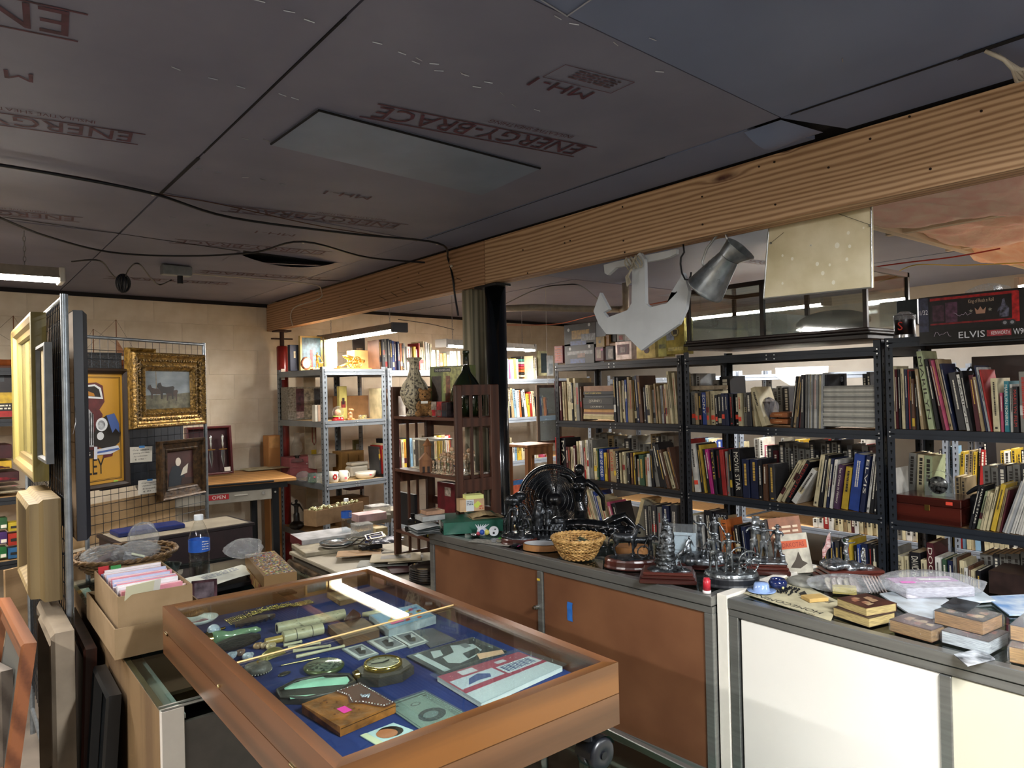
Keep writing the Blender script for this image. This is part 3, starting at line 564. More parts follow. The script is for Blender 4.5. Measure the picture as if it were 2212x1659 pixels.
# far shelves, lit from above: spines seen through the gaps
def auto(x0, x1, y0, y1, wmin, wmax, pal, seed):
    R = random.Random(seed); x = x0; s = []
    while x < x1:
        w = R.uniform(wmin, wmax); s.append('%.1f,%.1f,%.0f,%s,%d' % (x, x+w, R.uniform(y0, y1), R.choice(pal), R.choice((0, 0, 0, -2)))); x += w+.4
    return ';'.join(s)
row(auto(1753, 1903, 1108, 1126, 7, 13, 'wccwcckrmygcwt', 5), .503, 'the lower far shelf behind the middle unit', 'books on the lower far shelf behind the middle unit', X=5.25, seed=26, bulk=True)
row(auto(1935, 2212, 1118, 1142, 7, 13, 'wccycwrglckwktc', 6), .503, 'the lower far shelf behind the right unit', 'books on the lower far shelf behind the right unit', X=5.25, seed=27, bulk=True)
row('2031,2037,970,h;2038,2046,972,b;2047,2058,965,l;2059,2070,982,e,2;2071,2079,976,y,2;2080,2088,982,w,2;2089,2098,973,t,2;2099,2106,976,y,2;2108,2114,966,n,3;2115,2124,971,r,3;2126,2133,950,k;2162,2170,974,y;2171,2184,975,w;2186,2196,969,y;2198,2206,981,y;2207,2214,972,k', .933, 'the upper far shelf behind the right unit', 'books on the upper far shelf behind the right unit', X=5.25, seed=28, bulk=True)
row(auto(1300, 1470, 946, 960, 7, 13, 'rcpwykcl', 7)+';'+auto(1500, 1590, 944, 960, 8, 12, 'lbwrcnp', 7)+';'+auto(1620, 1890, 944, 975, 7, 13, 'cwrgklpwhyn', 8), .933, 'the upper far shelf behind the middle unit', 'books on the upper far shelf behind the middle unit', X=5.25, seed=29, bulk=True)
# rear rows standing on the black shelves behind the front ones
row(auto(1270, 1450, 935, 965, 9, 15, 'gghtgh', 9), .973, 'the rear of the left unit second row', 'books standing behind the second row of the left black shelves', X=BX+.24, seed=30, bulk=True, depth=.16)
row(auto(1660, 1880, 950, 978, 9, 14, 'hgknhgm', 10), .973, 'the rear of the middle unit second row', 'books standing behind the second row of the middle black shelves', X=BX+.24, seed=31, bulk=True, depth=.16)
row(auto(1640, 1700, 832, 842, 11, 14, 'ghg', 11)+';1865,1874,806,k;1876,1884,802,k;1540,1554,820,g;1556,1580,812,k;1484,1500,806,g;1502,1512,806,s', 1.388, 'the rear of the middle unit upper row', 'books standing behind the upper row of the middle black shelves', X=BX+.24, seed=32, bulk=True, depth=.18)
row(auto(2125, 2212, 1000, 1010, 14, 19, 'ggggh', 12)+';1956,1972,978,g,6;1974,1990,982,c,4;1992,2010,984,e,2;2062,2074,1030,t;2076,2086,1032,t', .958, 'the rear of the right unit second row', 'books standing behind the second row of the right black shelves', X=BX+.22, seed=33, bulk=True, depth=.18)
row(auto(2120, 2212, 1190, 1200, 12, 16, 'gghgg', 13), .543, 'the rear of the right unit third row', 'grey books standing behind the third row of the right black shelves', X=BX+.2, seed=34, bulk=True, depth=.2)

for _z, _y0, _y1, _s in ((1.398, 795, 830, 61), (.958, 1020, 1050, 62), (.543, 1190, 1215, 63)): row(auto(2225, 2500, _y0, _y1, 9, 16, 'ghktcnmawgs', _s), _z, '', '', X=BX, seed=_s, bulk=True)
def flush_bulk():
    me = bpy.data.meshes.new('books'); vs = []; fs = []; mi = []
    for i, (c, b) in enumerate(BULK.items()):
        me.materials.append(pages_m if c == 'pg' else title_k if c == 'tk' else title_w if c == 'tw' else bmat(c))
        n = len(vs); vs += b.v; fs += [tuple(k+n for k in f) for f in b.f]; mi += [i]*len(b.f)
    me.from_pydata(vs, [], fs); me.polygons.foreach_set('material_index', mi); me.update()
    o = bpy.data.objects.new('distant_books', me); COL.objects.link(o); tag(o, 'rows of mixed books on the far and rear shelves', 'books', None, 'stuff')
flush_bulk()
# ================= counters, tables, bookcase, wooden display case =================
alu = mat('#9a9a96', .32, .75, var=.1, sc=3, st=(1, 1, 30), bump=.02); aluD = flat('#2b2c2c', .5, .5)
pane = glass('#e9f2ee', .02, .07); pane2 = glass('#dfe9e6', .02, .10)
def counter(name, label, p0, p1, d, h, panels, white_end=False, base=.47, name_panel='panel'):
    """glass-topped shop counter; front runs from p0 (near, right) to p1 (far, left)"""
    w = math.hypot(p1[0]-p0[0], p1[1]-p0[1]); rz = math.atan2(p1[1]-p0[1], p1[0]-p0[0])-PI/2
    o = thing(name, label, 'counter', (p0[0], p0[1], 0), rz)
    def L(px, py, X=None):
        q = P(px, py, X=X or (p0[0]+p1[0])/2); return math.hypot(q.x-p0[0], q.y-p0[1]) if q.y > p0[1] else -math.hypot(q.x-p0[0], q.y-p0[1])
    r = .022
    for x0, x1 in ((0, r), (d-r, d)):
        b = MB(); b.cbox((x0-.004, 0, h-.03), (x1+.004, w, h), .002); b.box((x0, .001, h-.052), (x1, w-.001, h-.033)); b.ob('top_rail', alu, o)
    for y0, y1 in ((0, .03), (w-.03, w)):
        MB().cbox((r+.004, y0, h-.03), (d-r-.004, y1, h-.001), .002).ob('top_rail', alu, o)
    MB().box((r+.005, .03, h-.007), (d-r-.005, w-.03, h-.002)).ob('glass_top', pane2, o)
    for x in (0, d-r):
        for y in (0, w-.03): MB().cbox((x, y, 0), (x+r, y+.03, h-.053), .002).ob('corner_post', alu, o)
    MB().box((.002, .031, base-.04), (r, w-.031, base)).ob('bottom_rail', alu, o)
    MB().box((-.0, .0, 0), (.03, w, .08)).ob('kick_rail', alu, o)
    MB().box((.03, .03, .3), (d-.02, w-.03, .31)).ob('inner_shelf', flat('#6f6a62', .7), o)
    MB().box((d-.012, .03, .08), (d-.008, w-.03, h-.06)).ob('back_panel', flat('#3b3430', .7), o)
    for y0 in (.004, w-.01): MB().box((r, y0, .08), (d-r, y0+.006, h-.06)).ob('side_panel', flat('#54504a', .6), o)
    for (y0, y1, m) in panels:
        MB().cbox((.006, y0, base), (.014, y1, h-.055), .001).ob(name_panel, m, o)
    return o, L, w
brown = mat('#754c30', .55, var=.22, sc=3.5, col2='#603a22', bump=.03)
o, L, w = counter('display_counter', 'brown panelled glass-top counter under the statues and the fan', (1.79, 1.302), (1.70, 2.75), .52, 1.0, [])
_ym = L(1164, 1250, 1.74)
for _a, _b in ((.032, _ym-.016), (_ym+.016, w-.032)): MB().cbox((.006, _a, .47), (.014, _b, .945), .001).ob('panel', brown, o)
COUNT1 = o
ym = L(1164, 1250, 1.74)
MB().cbox((-.001, ym-.014, .47), (.012, ym+.014, .946), .002).ob('mullion', alu, o)
b = MB(); b.cyl((.004, ym+.012, .81), (-.018, ym+.012, .81), .0085, 14); b.cyl((-.018, ym+.012, .81), (-.026, ym+.012, .81), .006, 12); b.ob('cam_lock', flat('#d0d0cc', .15, 1), o)
q = P(1222, 1325, X=1.735); ly = (Vector((q.x-1.79, q.y-1.302))).length
b = MB(); b.surf(lambda u, v: (-.0004+.005-.0012*math.sin(9*v), ly+.012-.026*u+.003*math.sin(3*v), q.z+.035-.068*v), 4, 8); b.ob('masking_tape', mat('#1f66b8', .7, var=.15, sc=40), o)
q = P(1159, 1250, X=1.745)
MB().box((-.0025, ym-.002, q.z-.004), (-.0012, ym+.012, q.z+.004)).ob('yellow_tag', flat('#d8b53a'), o)
lam = mat('#e2ded6', .4, var=.04, sc=2); lam2 = mat('#cbc6b2', .45, var=.05, sc=2)
o, L, w = counter('display_counter', 'white panelled glass-top counter at right, covered in wrapped paperbacks', (1.83, -.9), (1.815, 1.262), .52, 1.0, [], base=.1)
COUNT2 = o
ya, yb = P(2043, 1500, X=1.82).y+.9, P(1605, 1500, X=1.82).y+.9
MB().cbox((.004, ya+.012, .1), (.014, yb, .944), .001).ob('panel', lam, o)
MB().cbox((.004, .03, .1), (.014, ya-.012, .944), .001).ob('panel', lam2, o)
MB().cbox((-.003, ya-.013, .08), (.012, ya+.013, .945), .002).ob('mullion', alu, o)
MB().box((.01, yb, .08), (.018, yb+.02, .945)).ob('dark_gap', aluD, o)
MB().cbox((-.004, 2.165, 0), (.525, 2.2, 1.006), .001).ob('end_panel', mat('#ded8cc', .45, var=.03), o)

# ---- folding slatted bookcase
dw = wood('#4f2f22', '#382017', 'z', 60, .4, .15, 4); dwy = wood('#4f2f22', '#382017', 'y', 60, .4, .15, 4)
A, B_ = (1.868, 2.765), (2.117, 2.785); ZF = .72
o = thing('folding_bookcase', 'dark brown slatted wooden folding bookcase beside the black steel column', 'bookcase', (1.868, 2.765, ZF)); CASE = o
wC, dC, hC = .62, .26, 1.66-ZF
for y in (0, wC-.02):
    fr = MB()
    for x0, x1 in ((0, .04), (dC-.055, dC)): fr.cbox((x0, y, 0), (x1, y+.02, hC-.0), .004)
    for z0, z1 in ((hC-.05, hC), (hC-.20, hC-.16), (hC-.51, hC-.45), (.0, .05)): fr.box((.04, y+.002, z0), (dC-.055, y+.018, z1))
    fr.ob('side_frame', dw, o)
    for k in range(2):
        x = .04+(dC-.095)*(k+1)/3.
        for z0, z1 in ((hC-.16, hC-.05), (hC-.45, hC-.20), (.05, hC-.51)): MB().box((x-.006, y+.004, z0), (x+.006, y+.016, z1)).ob('slat', dw, o)
for z in (1.505-ZF, 1.225-ZF, .90-ZF):
    MB().cbox((.004, .021, z-.016), (dC-.02, wC-.021, z), .002).ob('shelf', dwy, o)
for z in (1.505-ZF, 1.225-ZF, 1.07-ZF): MB().cbox((dC-.018, .021, z-.06), (dC-.004, wC-.021, z-.018), .002).ob('back_rail', dwy, o)

# ---- folding table behind the wooden case, piled with photographs
o = thing('folding_table', 'long folding table covered with old photographs and frames, behind the wooden case', 'table', (1.55, 2.8, 0)); TAB1 = o
MB().cbox((0, 0, .70), (.57, 1.25, .72), .004).ob('tabletop', mat('#a39a86', .6, var=.1, sc=5), o)
for x in (.04, .52):
    for y in (.08, 1.15): MB().cyl((x, y, 0), (x, y, .70), .013, 10).ob('leg', flat('#1d1d20', .4, .5), o)
MB().box((.02, .02, .66), (.04, 1.23, .70)).ob('apron', flat('#5a544a', .6), o)

# ---- drafting table by the wall
q0, q1 = P(442, 1047, Z=1.04), P(640, 1030, Z=1.04)
ang = math.atan2(q1.y-q0.y, q1.x-q0.x); o = thing('drafting_table', 'black-framed work table with grey drawer front, against the cream block wall', 'table', (q0.x-.35, q0.y-.35*math.tan(ang), 0), ang); TAB2 = o
wT = (q1-q0).length+.35
MB().cbox((0, -.01, 1.015), (wT, .78, 1.04), .003).ob('tabletop', wood('#b5854d', '#8a5f30', 'x', 30, .5), o)
bk = flat('#0e1013', .45, .2)
for x in (.03, wT-.16):
    for y in (.03, .7): MB().box((x, y, 0), (x+.045, y+.045, .975)).ob('leg', bk, o)
MB().box((.0, .0, .975), (wT-.06, .76, 1.014)).ob('frame', bk, o)
MB().cbox((.1, .005, .90), (wT-.17, .03, .974), .003).ob('drawer', mat('#948f84', .45, var=.05), o)
x_ = lambda px, py: (P(px, py, Y=q0.y).x-q0.x)*1.0+.35
xa, xb = x_(447, 1065), x_(494, 1065)
MB().box((xa, .0035, .928), (xb, .006, .964)).ob('open_sticker', flat('#b3242c', .4), o)
text('OPEN', (xa+.035, .0028, .934), (1, 0, 0), (0, 0, 1), (xb-xa)*.6, .024, flat('#f0ece4'), o)
MB().cbox((x_(505, 1060), -.006, .945), (x_(533, 1060), .004, .952), .001).ob('drawer_pull', flat('#bdb9b0', .4), o)
for px in (565, 590): b = MB(); b.cyl((x_(px, 1058), .005, .948), (x_(px, 1058), -.008, .948), .011 if px < 570 else .007, 14); b.ob('lock', flat('#c9c9c6', .2, .9), o)
MB().cbox((.10, -.03, 1.022), (wT-.16, -.012, 1.034), .003).ob('pencil_ledge', bk, o)

# ---- the wooden display case in the foreground
CX0, CX1, CY0, CY1, CZ0, CZ1 = .445, 1.058, 1.0, 2.07, .955, 1.08
oak = wood('#6f4628', '#50321b', 'y', 45, .32, .5, 3, key='cy'); oakx = wood('#684018', '#4b2c10', 'x', 45, .32, .5, 3, key='cx'); oaki = wood('#a08255', '#80643e', 'x', 30, .5, .1, 3, key='ci')
CS = thing('wooden_display_case', 'glazed wooden table-top display case lined with blue velvet, in the foreground', 'display case', (CX0, CY0, CZ0))
W_, D_ = CX1-CX0, CY1-CY0; zs = .062; zt = CZ1-CZ0
def mitre(z0, z1, t, nm, dep=None):
    for poly, m_ in (([(0, 0), (W_, 0), (W_-t, t), (t, t)], oakx), ([(W_, 0), (W_, D_), (W_-t, D_-t), (W_-t, t)], oak), ([(W_, D_), (0, D_), (t, D_-t), (W_-t, D_-t)], oakx), ([(0, D_), (0, 0), (t, t), (t, D_-t)], oak)):
        MB().prism(poly, z0, z1).ob(nm, m_, CS)
oakx2, oakx = oakx, wood('#5a3c24', '#432b18', 'x', 30, .4, .3, 4, key='cb'); mitre(0, zs-.001, .018, 'base_side'); oakx = oakx2; mitre(zs+.001, zt, .024, 'lid_frame')
MB().box((.018, .018, 0), (W_-.018, D_-.018, .008)).ob('base_board', oaki, CS)
MB().box((.0185, .0185, .008), (W_-.0185, D_-.0185, .076)).ob('velvet_lining', mat('#1a3070', .95, var=.2, sc=6, col2='#12235a', bump=.3), CS)
MB().box((.022, .022, zt-.010), (W_-.022, D_-.022, zt-.007)).ob('glass_pane', glass('#f2f7f4', .012, .045), CS)
zv = CZ0+.0765
def cl(px, py, z=zv): return P(px, py, Z=z)
b = MB(); a1, a2 = P(508, 1433, Z=CZ1-.006), P(990, 1311, Z=CZ1-.006)
b.cyl((max(a1.x-CX0, .024), a1.y-CY0, zt-.0055), (W_-.024, a1.y-CY0+.02, zt-.0055), .0022, 6); b.ob('glazing_bar', flat('#c8a870', .4, .3), CS)
for (px, py) in ((632, 1597), (360, 1376)):
    q = P(px, py, X=CX0); b = MB(); y = q.y-CY0; b.box((-.0015, y-.012, zs-.004), (0, y+.012, zs+.004)); b.cyl((-.002, y-.012, zs), (-.002, y+.012, zs), .002, 8); b.ob('hinge', flat('#6e5c3a', .4, .8), CS)
q = P(474, 1441, X=CX0); MB().ball((-.002, q.y-CY0, zs+.008), .004, 8).ob('catch_button', flat('#e2c88a', .25, .9), CS)

# ---- lower showcases carrying the case
o = thing('low_showcase', 'black-lined showcase with white end panel and plywood side, under the wooden case', 'counter', (.385, 1.84, 0)); LOW = o
ply = wood('#7a6140', '#61492e', 'z', 10, .7, 0, 3, stretch=.2)
MB().cbox((0, .004, 0), (.016, 1.52, .896), .001).ob('side_panel', ply, o)
MB().cbox((.0, -.018, 0), (.05, .003, .9), .001).ob('white_edge', mat('#d6d0c8', .5, var=.03), o)
MB().box((.05, -.014, 0), (.74, .0, .86)).ob('front_panel', mat('#4a4440', .5, var=.1), o)
MB().box((.74, .004, 0), (.755, 1.52, .896)).ob('side_panel', ply, o)
MB().box((.017, .01, .3), (.739, 1.51, .31)).ob('inner_shelf', flat('#0b0b0d', .8), o)
MB().box((.017, 1.505, .0), (.739, 1.52, .895)).ob('back_panel', flat('#111114', .8), o)
MB().box((.0, -.01, .8965), (.755, 1.52, .901)).ob('glass_top', pane2, o)
MB().box((.017, .01, .86), (.06, 1.5, .87)).ob('white_liner', flat('#c6cbc8', .5), o)
for y in (0, .02): MB().box((.0, -.017+y, .9015), (.755, -.010+y, .905)).ob('metal_trim', alu, o)
R = random.Random(5)
for k in range(9):
    x, y = .12+.07*k, .15+.05*((k*3) % 5); b = MB(); b.lathe([(0, 0), (.03, 0), (.02, .03), (.028, .09), (.012, .12), (0, .12)], 12)
    q = b.ob('dark_jar', flat('#15191c', .2), None); place(q, (.385+x, 1.84+y, .311)); tag(q, 'dark glass jar in the black showcase, %s from its left end' % nth(k+1), 'jar', 'jars inside the black showcase')
o = thing('glass_showcase', 'low glass showcase with bright metal frame, between the wooden case and the brown counter', 'counter', (.86, .5, 0))
for x in (0, .84):
    for y in (0, 1.28): MB().box((x, y, 0), (x+.022, y+.022, .50)).ob('frame_post', alu, o)
    MB().cbox((x, .022, .478), (x+.022, 1.28, .502), .003).ob('frame_rail', alu, o)
for y in (0, 1.28): MB().cbox((.022, y, .478), (.84, y+.022, .502), .003).ob('frame_rail', alu, o)
MB().box((.025, .025, .496), (.839, 1.277, .501)).ob('glass_top', glass('#d5e6df', .02, .12), o)
MB().box((.03, .03, .24), (.83, 1.27, .246)).ob('glass_shelf', glass('#c8ded6', .03, .15, .15), o)
MB().box((.03, .03, .02), (.83, 1.27, .03)).ob('base_board', flat('#8f8c84', .6), o)
q = P(1285, 1597, X=1.03); o = thing('caster_wheel', 'black twin caster wheel just under the front right of the wooden case', 'wheel', (q.x, q.y, CZ0-.062))
for s in (-1, 1):
    b = MB(); b.lathe([(0, -.011), (.028, -.011), (.033, -.006), (.033, .006), (.028, .011), (.012, .011), (0, .006)], 28, (0, 0, 0), T(0, s*.014, 0, 0, PI/2)); b.ob('wheel', mat('#16181d', .35), o)
b = MB(); b.cyl((0, -.027, 0), (0, .027, 0), .008, 10); b.surf(lambda u, v: (.037*math.cos(PI*(.1+u*.9)), -.022+.044*v, .037*math.sin(PI*(.1+.9*u))), 12, 3); b.cyl((-.02, 0, .03), (-.02, 0, .0615), .012, 12); b.ob('hood', flat('#101216', .3), o)
# ================= left side: wire panels, pictures, things on the low showcase =================
galv = mat('#8f979e', .35, .7, var=.15, sc=30)
wire = flat('#2b2f35', .4, .6)
def panel(label, p0, p1, z0, z1, zm=None):
    L = math.hypot(p1[0]-p0[0], p1[1]-p0[1]); rz = math.atan2(p1[1]-p0[1], p1[0]-p0[0])
    o = thing('wire_grid_display', label, 'display panel', (p0[0], p0[1], 0), rz); r = .0115
    for x in (0, L): MB().cyl((x, 0, 0), (x, 0, z1), r, 14).ob('upright', galv, o)
    for z in [z1-r, z0]+([zm] if zm else []): MB().cyl((0, 0, z), (L, 0, z), r*.8, 12).ob('cross_rail', galv, o)
    b = MB(); n = int(L/.05)
    for i in range(1, n): x = L*i/n; b.cyl((x, .003, .25), (x, .003, z1-r), .0016, 4, None, False)
    z = .3
    while z < z1-.03: b.cyl((0, -.001, z), (L, -.001, z), .0016, 4, None, False); z += .05
    q = b.ob('wire_mesh', wire, o); tag(q, kind='stuff'); return o, L, rz
G1, L1, r1 = panel('wire grid display panel with galvanised posts, nearest at left', (.314, 2.76), (.314, 4.22), .12, 1.985)
PA, PB = (.585, 4.40), (1.325, 4.87)
G2, L2, r2 = panel('wire grid display panel holding the car poster and the gold-framed cattle painting', PA, PB, .80, 1.98, .76)
PN = Vector((math.sin(r2), -math.cos(r2), 0)); PU = Vector((math.cos(r2), math.sin(r2), 0)); PO = Vector((PA[0], PA[1], 0))
def onp(px, py, off=.02):
    """pixel -> (s, z) on the second panel's plane, shifted off towards the camera"""
    d = ray(px, py); o = PO+PN*off; c = Vector((0, 0, H)); t = (o-c).dot(PN)/d.dot(PN); q = c+d*t; return (q-PO).dot(PU), q.z
def moulding(o, w, h, prof, m, x0=0, z0=0, name='frame_side', y0=0):
    """four mitred frame sides; prof = (inset from the outer edge, height towards -y)"""
    c = [(0, 0), (w, 0), (w, h), (0, h)]; sg = [(1, 1), (-1, 1), (-1, -1), (1, -1)]
    for k in range(4):
        j = (k+1) % 4; b = MB(); vs = []
        for (cx, cz), (sx, sz) in ((c[k], sg[k]), (c[j], sg[j])):
            for u, v in prof: vs.append((x0+cx+sx*u, y0-v, z0+cz+sz*u))
        n = len(prof); b.add(vs, [(i, i+n, i+n+1, i+1) for i in range(n-1)]+[(n-1, 2*n-1, n, 0)])
        b.ob(name, m[k % len(m)] if isinstance(m, list) else m, o)
def picture(name, label, s, z, w, h, off, prof, m, canvas, root=None, cat='picture', ap=None, rz=None, loc=None):
    lo = loc or tuple(PO+PU*s+PN*off+Vector((0, 0, z)))
    o = thing(name, label, cat, lo, r2 if rz is None else rz)
    moulding(o, w, h, prof, m); mx = max(u for u, v in prof)
    MB().box((mx-.004, -.006, mx-.004), (w-mx+.004, -.003, h-mx+.004)).ob('picture_sheet', canvas, o)
    MB().box((.004, -.002, .004), (w-.004, 0, h-.004)).ob('backing_board', flat('#3a2c20', .8), o)
    return o, mx
def poly_on(o, pts, m, y=-.0072, name='painted_shape', th=.0004):
    b = MB(); b.add([(x, y, z) for x, z in pts], [tuple(range(len(pts)))]); return b.ob(name, m, o)
def ell(cx, cz, rx, rz_, n=16, a0=0, a1=2*PI): return [(cx+rx*math.cos(a0+(a1-a0)*i/n), cz+rz_*math.sin(a0+(a1-a0)*i/n)) for i in range(n+(0 if a1-a0 > 6 else 1))]
# --- yellow vintage car poster
s0, za = onp(130, 1072, .03); s1, zb = onp(276, 797, .03); s0 = -.16; w, h = s1-s0, zb-za
pf = [(0, 0), (0, .022), (.012, .026), (.026, .016), (.03, .006)]
ye = mat('#c08e2c', .5, var=.06, sc=4)
o, mx = picture('framed_poster', 'yellow poster of a maroon vintage car in a dark frame on the wire panel', s0, za, w, h, .012, pf, flat('#2a1f18', .4), ye)
kk = flat('#1b1714', .5); mr = mat('#5e1c1f', .45, var=.25, sc=20); cr = mat('#b9bdc2', .35, var=.35, sc=40); blu = flat('#4a64a0', .4)
def X_(px): return onp(px, 900, .02)[0]-s0
def Z_(py, px=230): return onp(px, py, .02)[1]-za
def pp(*pts): return [(onp(px, py, .02)[0]-s0, onp(px, py, .02)[1]-za) for px, py in pts]
b = MB()
for e, t in ((.045, .003), (.052, .0015)):
    for (a, c) in (((e, e), (w-e, e+t)), ((e, h-e-t), (w-e, h-e)), ((e, e), (e+t, h-e)), ((w-e-t, e), (w-e, h-e))): b.add([(a[0], -.0068, a[1]), (c[0], -.0068, a[1]), (c[0], -.0068, c[1]), (a[0], -.0068, c[1])], [(0, 1, 2, 3)])
b.ob('printed_border', kk, o)
poly_on(o, pp((130, 850), (180, 828), (208, 826), (222, 833), (226, 868), (215, 885), (222, 895), (214, 975), (130, 975)), mr)
poly_on(o, pp((150, 836), (205, 830), (218, 838), (223, 862), (150, 858)), flat('#c9cdd0', .4), -.0074)
poly_on(o, pp((152, 840), (204, 834), (214, 841), (218, 858), (152, 853)), kk, -.0076)
poly_on(o, pp((160, 847), (190, 845), (203, 850), (205, 856), (160, 852)), flat('#a56f24', .5), -.0078)
poly_on(o, pp((130, 890), (192, 884), (202, 895), (203, 965), (130, 970)), cr, -.0076)
b = MB()
for k in range(14):
    q = pp((134+k*5, 892), (136+k*5, 892), (136+k*5, 962), (134+k*5, 962)); b.add([(x, -.0078, z) for x, z in q], [(0, 1, 2, 3)])
b.ob('grille_lines', kk, o)
poly_on(o, pp((203, 935), (210, 912), (230, 897), (246, 893), (256, 912), (260, 935), (258, 955), (245, 967), (225, 970), (203, 962)), kk, -.0077)
poly_on(o, pp((230, 897), (247, 893), (257, 915), (258, 935), (250, 925), (243, 935), (236, 915)), blu, -.0079)
poly_on(o, pp((243, 985), (222, 990), (225, 977), (246, 970)), mr, -.0075)
poly_on(o, ell(*pp((220, 917))[0], .037, .037), flat('#d9dcdf', .3), -.0081); poly_on(o, ell(*pp((219, 918))[0], .024, .026), cr, -.0083); poly_on(o, ell(*pp((217, 942))[0], .022, .022), flat('#d0d3d6', .3), -.0081)
poly_on(o, pp((203, 972), (255, 962), (259, 970), (240, 980), (205, 984)), flat('#c7ccd6', .3), -.0083); poly_on(o, pp((203, 977), (256, 967), (258, 971), (205, 981)), blu, -.0085)
poly_on(o, pp((203, 965), (210, 965), (210, 992), (203, 992)), flat('#c7ccd6', .3), -.0087)
poly_on(o, pp((160, 972), (202, 972), (202, 990), (160, 990)), kk, -.0085); a = pp((185, 986))[0]; text('75', (a[0], -.009, a[1]), (1, 0, 0), (0, 0, 1), .028, .02, flat('#e4e2da'), o)
a = pp((186, 1028))[0]; wl = pp((226, 1028))[0][0]-a[0]
text('BENTLEY', (a[0]-wl*1.42, -.007, a[1]), (1, 0, 0), (0, 0, 1), wl*2.42, .085, kk, o)
poly_on(o, pp((246, 1037), (255, 1037), (255, 1044), (246, 1044)), flat('#9ac24a'), -.0075, 'price_sticker')
# --- ornate gold frames
gold = mat('#8a6c34', .32, .55, var=.5, sc=60, bump=.9, col2='#3e2d12'); gold2 = mat('#a98440', .3, .6, var=.35, sc=45, bump=.5, col2='#5a4218')
s0, za = onp(288, 927, .07); s1, zb = onp(441, 771, .07); w, h = s1-s0, zb-za+.012
sky = mat('#8f9aa0', .6, sc=5, col2='#56616a', st=(1, 1, 2.5), thr=(.3, .7))
o, mx = picture('framed_painting', 'ornate gold framed oil painting of cattle, upper right on the wire panel', s0, za, w, h, .045, [(0, 0), (0, .03), (.008, .042), (.02, .038), (.03, .03), (.062, .022), (.072, .026), (.085, .03), (.1, .018), (.108, .006)], [gold2, gold, gold2, gold], sky)
b = MB(); R = random.Random(2)
for u in (.012, .047, .08):
    for k in range(4):
        Ls = (w if k % 2 == 0 else h)-2*u; n = int(Ls/(.02 if u == .047 else .011))
        for i in range(n):
            t = u+Ls*(i+.5)/n; x, z = [(t, u), (w-u, t), (t, h-u), (u, t)][k]; a = R.uniform(0, 3)
            b.ball((0, 0, 0), .009 if u == .047 else .005, 5, (1.3, .5, .7), T(x, -(.029 if u == .047 else .041 if u < .02 else .031), z, 0, 0, a))
q = b.ob('leaf_ornament', gold, o); tag(q, kind='stuff')
def fr(u, v): return (mx+(w-2*mx)*u, mx+(h-2*mx)*v)
poly_on(o, [fr(0, 0), fr(1, 0), fr(1, .42), fr(.6, .38), fr(0, .36)], mat('#3c3a28', .6, sc=30, col2='#6e6a50'))
cw = mat('#3a2012', .6, var=.3, sc=50); cw2 = flat('#15100c', .6)
for cx, cz, sc_, m_ in ((.26, .42, .9, cw), (.5, .44, 1.05, cw2), (.6, .36, .9, cw)):
    pts = [(-.16, .0), (-.16, -.13), (-.13, -.13), (-.12, -.02), (.06, -.03), (.07, -.14), (.1, -.14), (.1, 0), (.13, .09), (.1, .12), (-.05, .1), (-.14, .12), (-.17, .19), (-.22, .17), (-.25, .1), (-.2, .07)]
    poly_on(o, [fr(cx+x*sc_, cz+z*sc_*1.3) for x, z in pts], m_, -.0074-.0002*cz)
s0, za = onp(278, 928, .04); s1, zb = onp(300, 752, .04)
o, mx = picture('gilt_picture', 'gilt picture frame edge showing just left of the cattle painting', s0, za, .2, zb-za, .016, [(0, 0), (0, .03), (.01, .036), (.03, .02), (.034, .008)], gold2, flat('#4a3c28'))
s0, za = onp(350, 1084, .07); s1, zb = onp(444, 948, .07); w, h = s1-s0, zb-za+.01
bronze = mat('#4e3820', .35, .35, var=.4, sc=40, bump=.3, col2='#1f150c')
o, mx = picture('framed_portrait', 'dark bronze framed portrait of a reading man, lower right on the wire panel', s0, za, w, h, .03, [(0, 0), (0, .034), (.006, .044), (.016, .04), (.022, .028), (.05, .022), (.055, .027), (.064, .024), (.07, .012), (.074, .006)], bronze, mat('#4a1f1c', .6, var=.3, sc=8))
poly_on(o, [fr(.05, 0), fr(.7, 0), fr(.66, .25), fr(.5, .5), fr(.42, .62), fr(.2, .58), fr(.08, .35)], flat('#16202a')); poly_on(o, ell(*fr(.42, .7), .022, .026), flat('#c9bfb2'), -.0076)
poly_on(o, [fr(.5, .28), fr(.75, .34), fr(.8, .62), fr(.6, .5)], flat('#b8b2a4'), -.0078); poly_on(o, [fr(.5, 0), fr(1, 0), fr(1, .18), fr(.55, .22)], flat('#2a1712'), -.0079)
for (xa, ya, xb, yb, l, ls) in ((279, 1000, 328, 961, 'white handwritten price note taped under the cattle painting', ['Orig. painting', 'painting of 3 cattle', 'by unknown', '$ 190 -']), (298, 1069, 344, 1031, 'white handwritten price note taped beside the dark bronze portrait frame', ['Original portrait', 'of gentleman reading', 'framed', '$ 85 -'])):
    s0, za = onp(xa, ya, .008); s1, zb = onp(xb, yb, .008); w, h = s1-s0, zb-za
    o = thing('price_note', l, 'note', tuple(PO+PU*s0+PN*.008+Vector((0, 0, za))), r2, None, 0, .05)
    MB().surf(lambda u, v: (w*u, .004*math.sin(3*u), h*v), 6, 3, None, False).ob('paper', paper, o)
    for k, t in enumerate(ls): text(t, (w*(.12+.03*k), -.004, h*(.72-.2*k)), (1, .0, .03), (.1, 0, 1), w*(.7-.13*(k == 2)-.2*(k == 3)), h*.11, flat('#33302c'), o, 'handwriting')
    MB().box((w*.38, -.006, h*.92), (w*.62, -.0045, h*1.06)).ob('masking_tape', flat('#2f6ea8'), o)
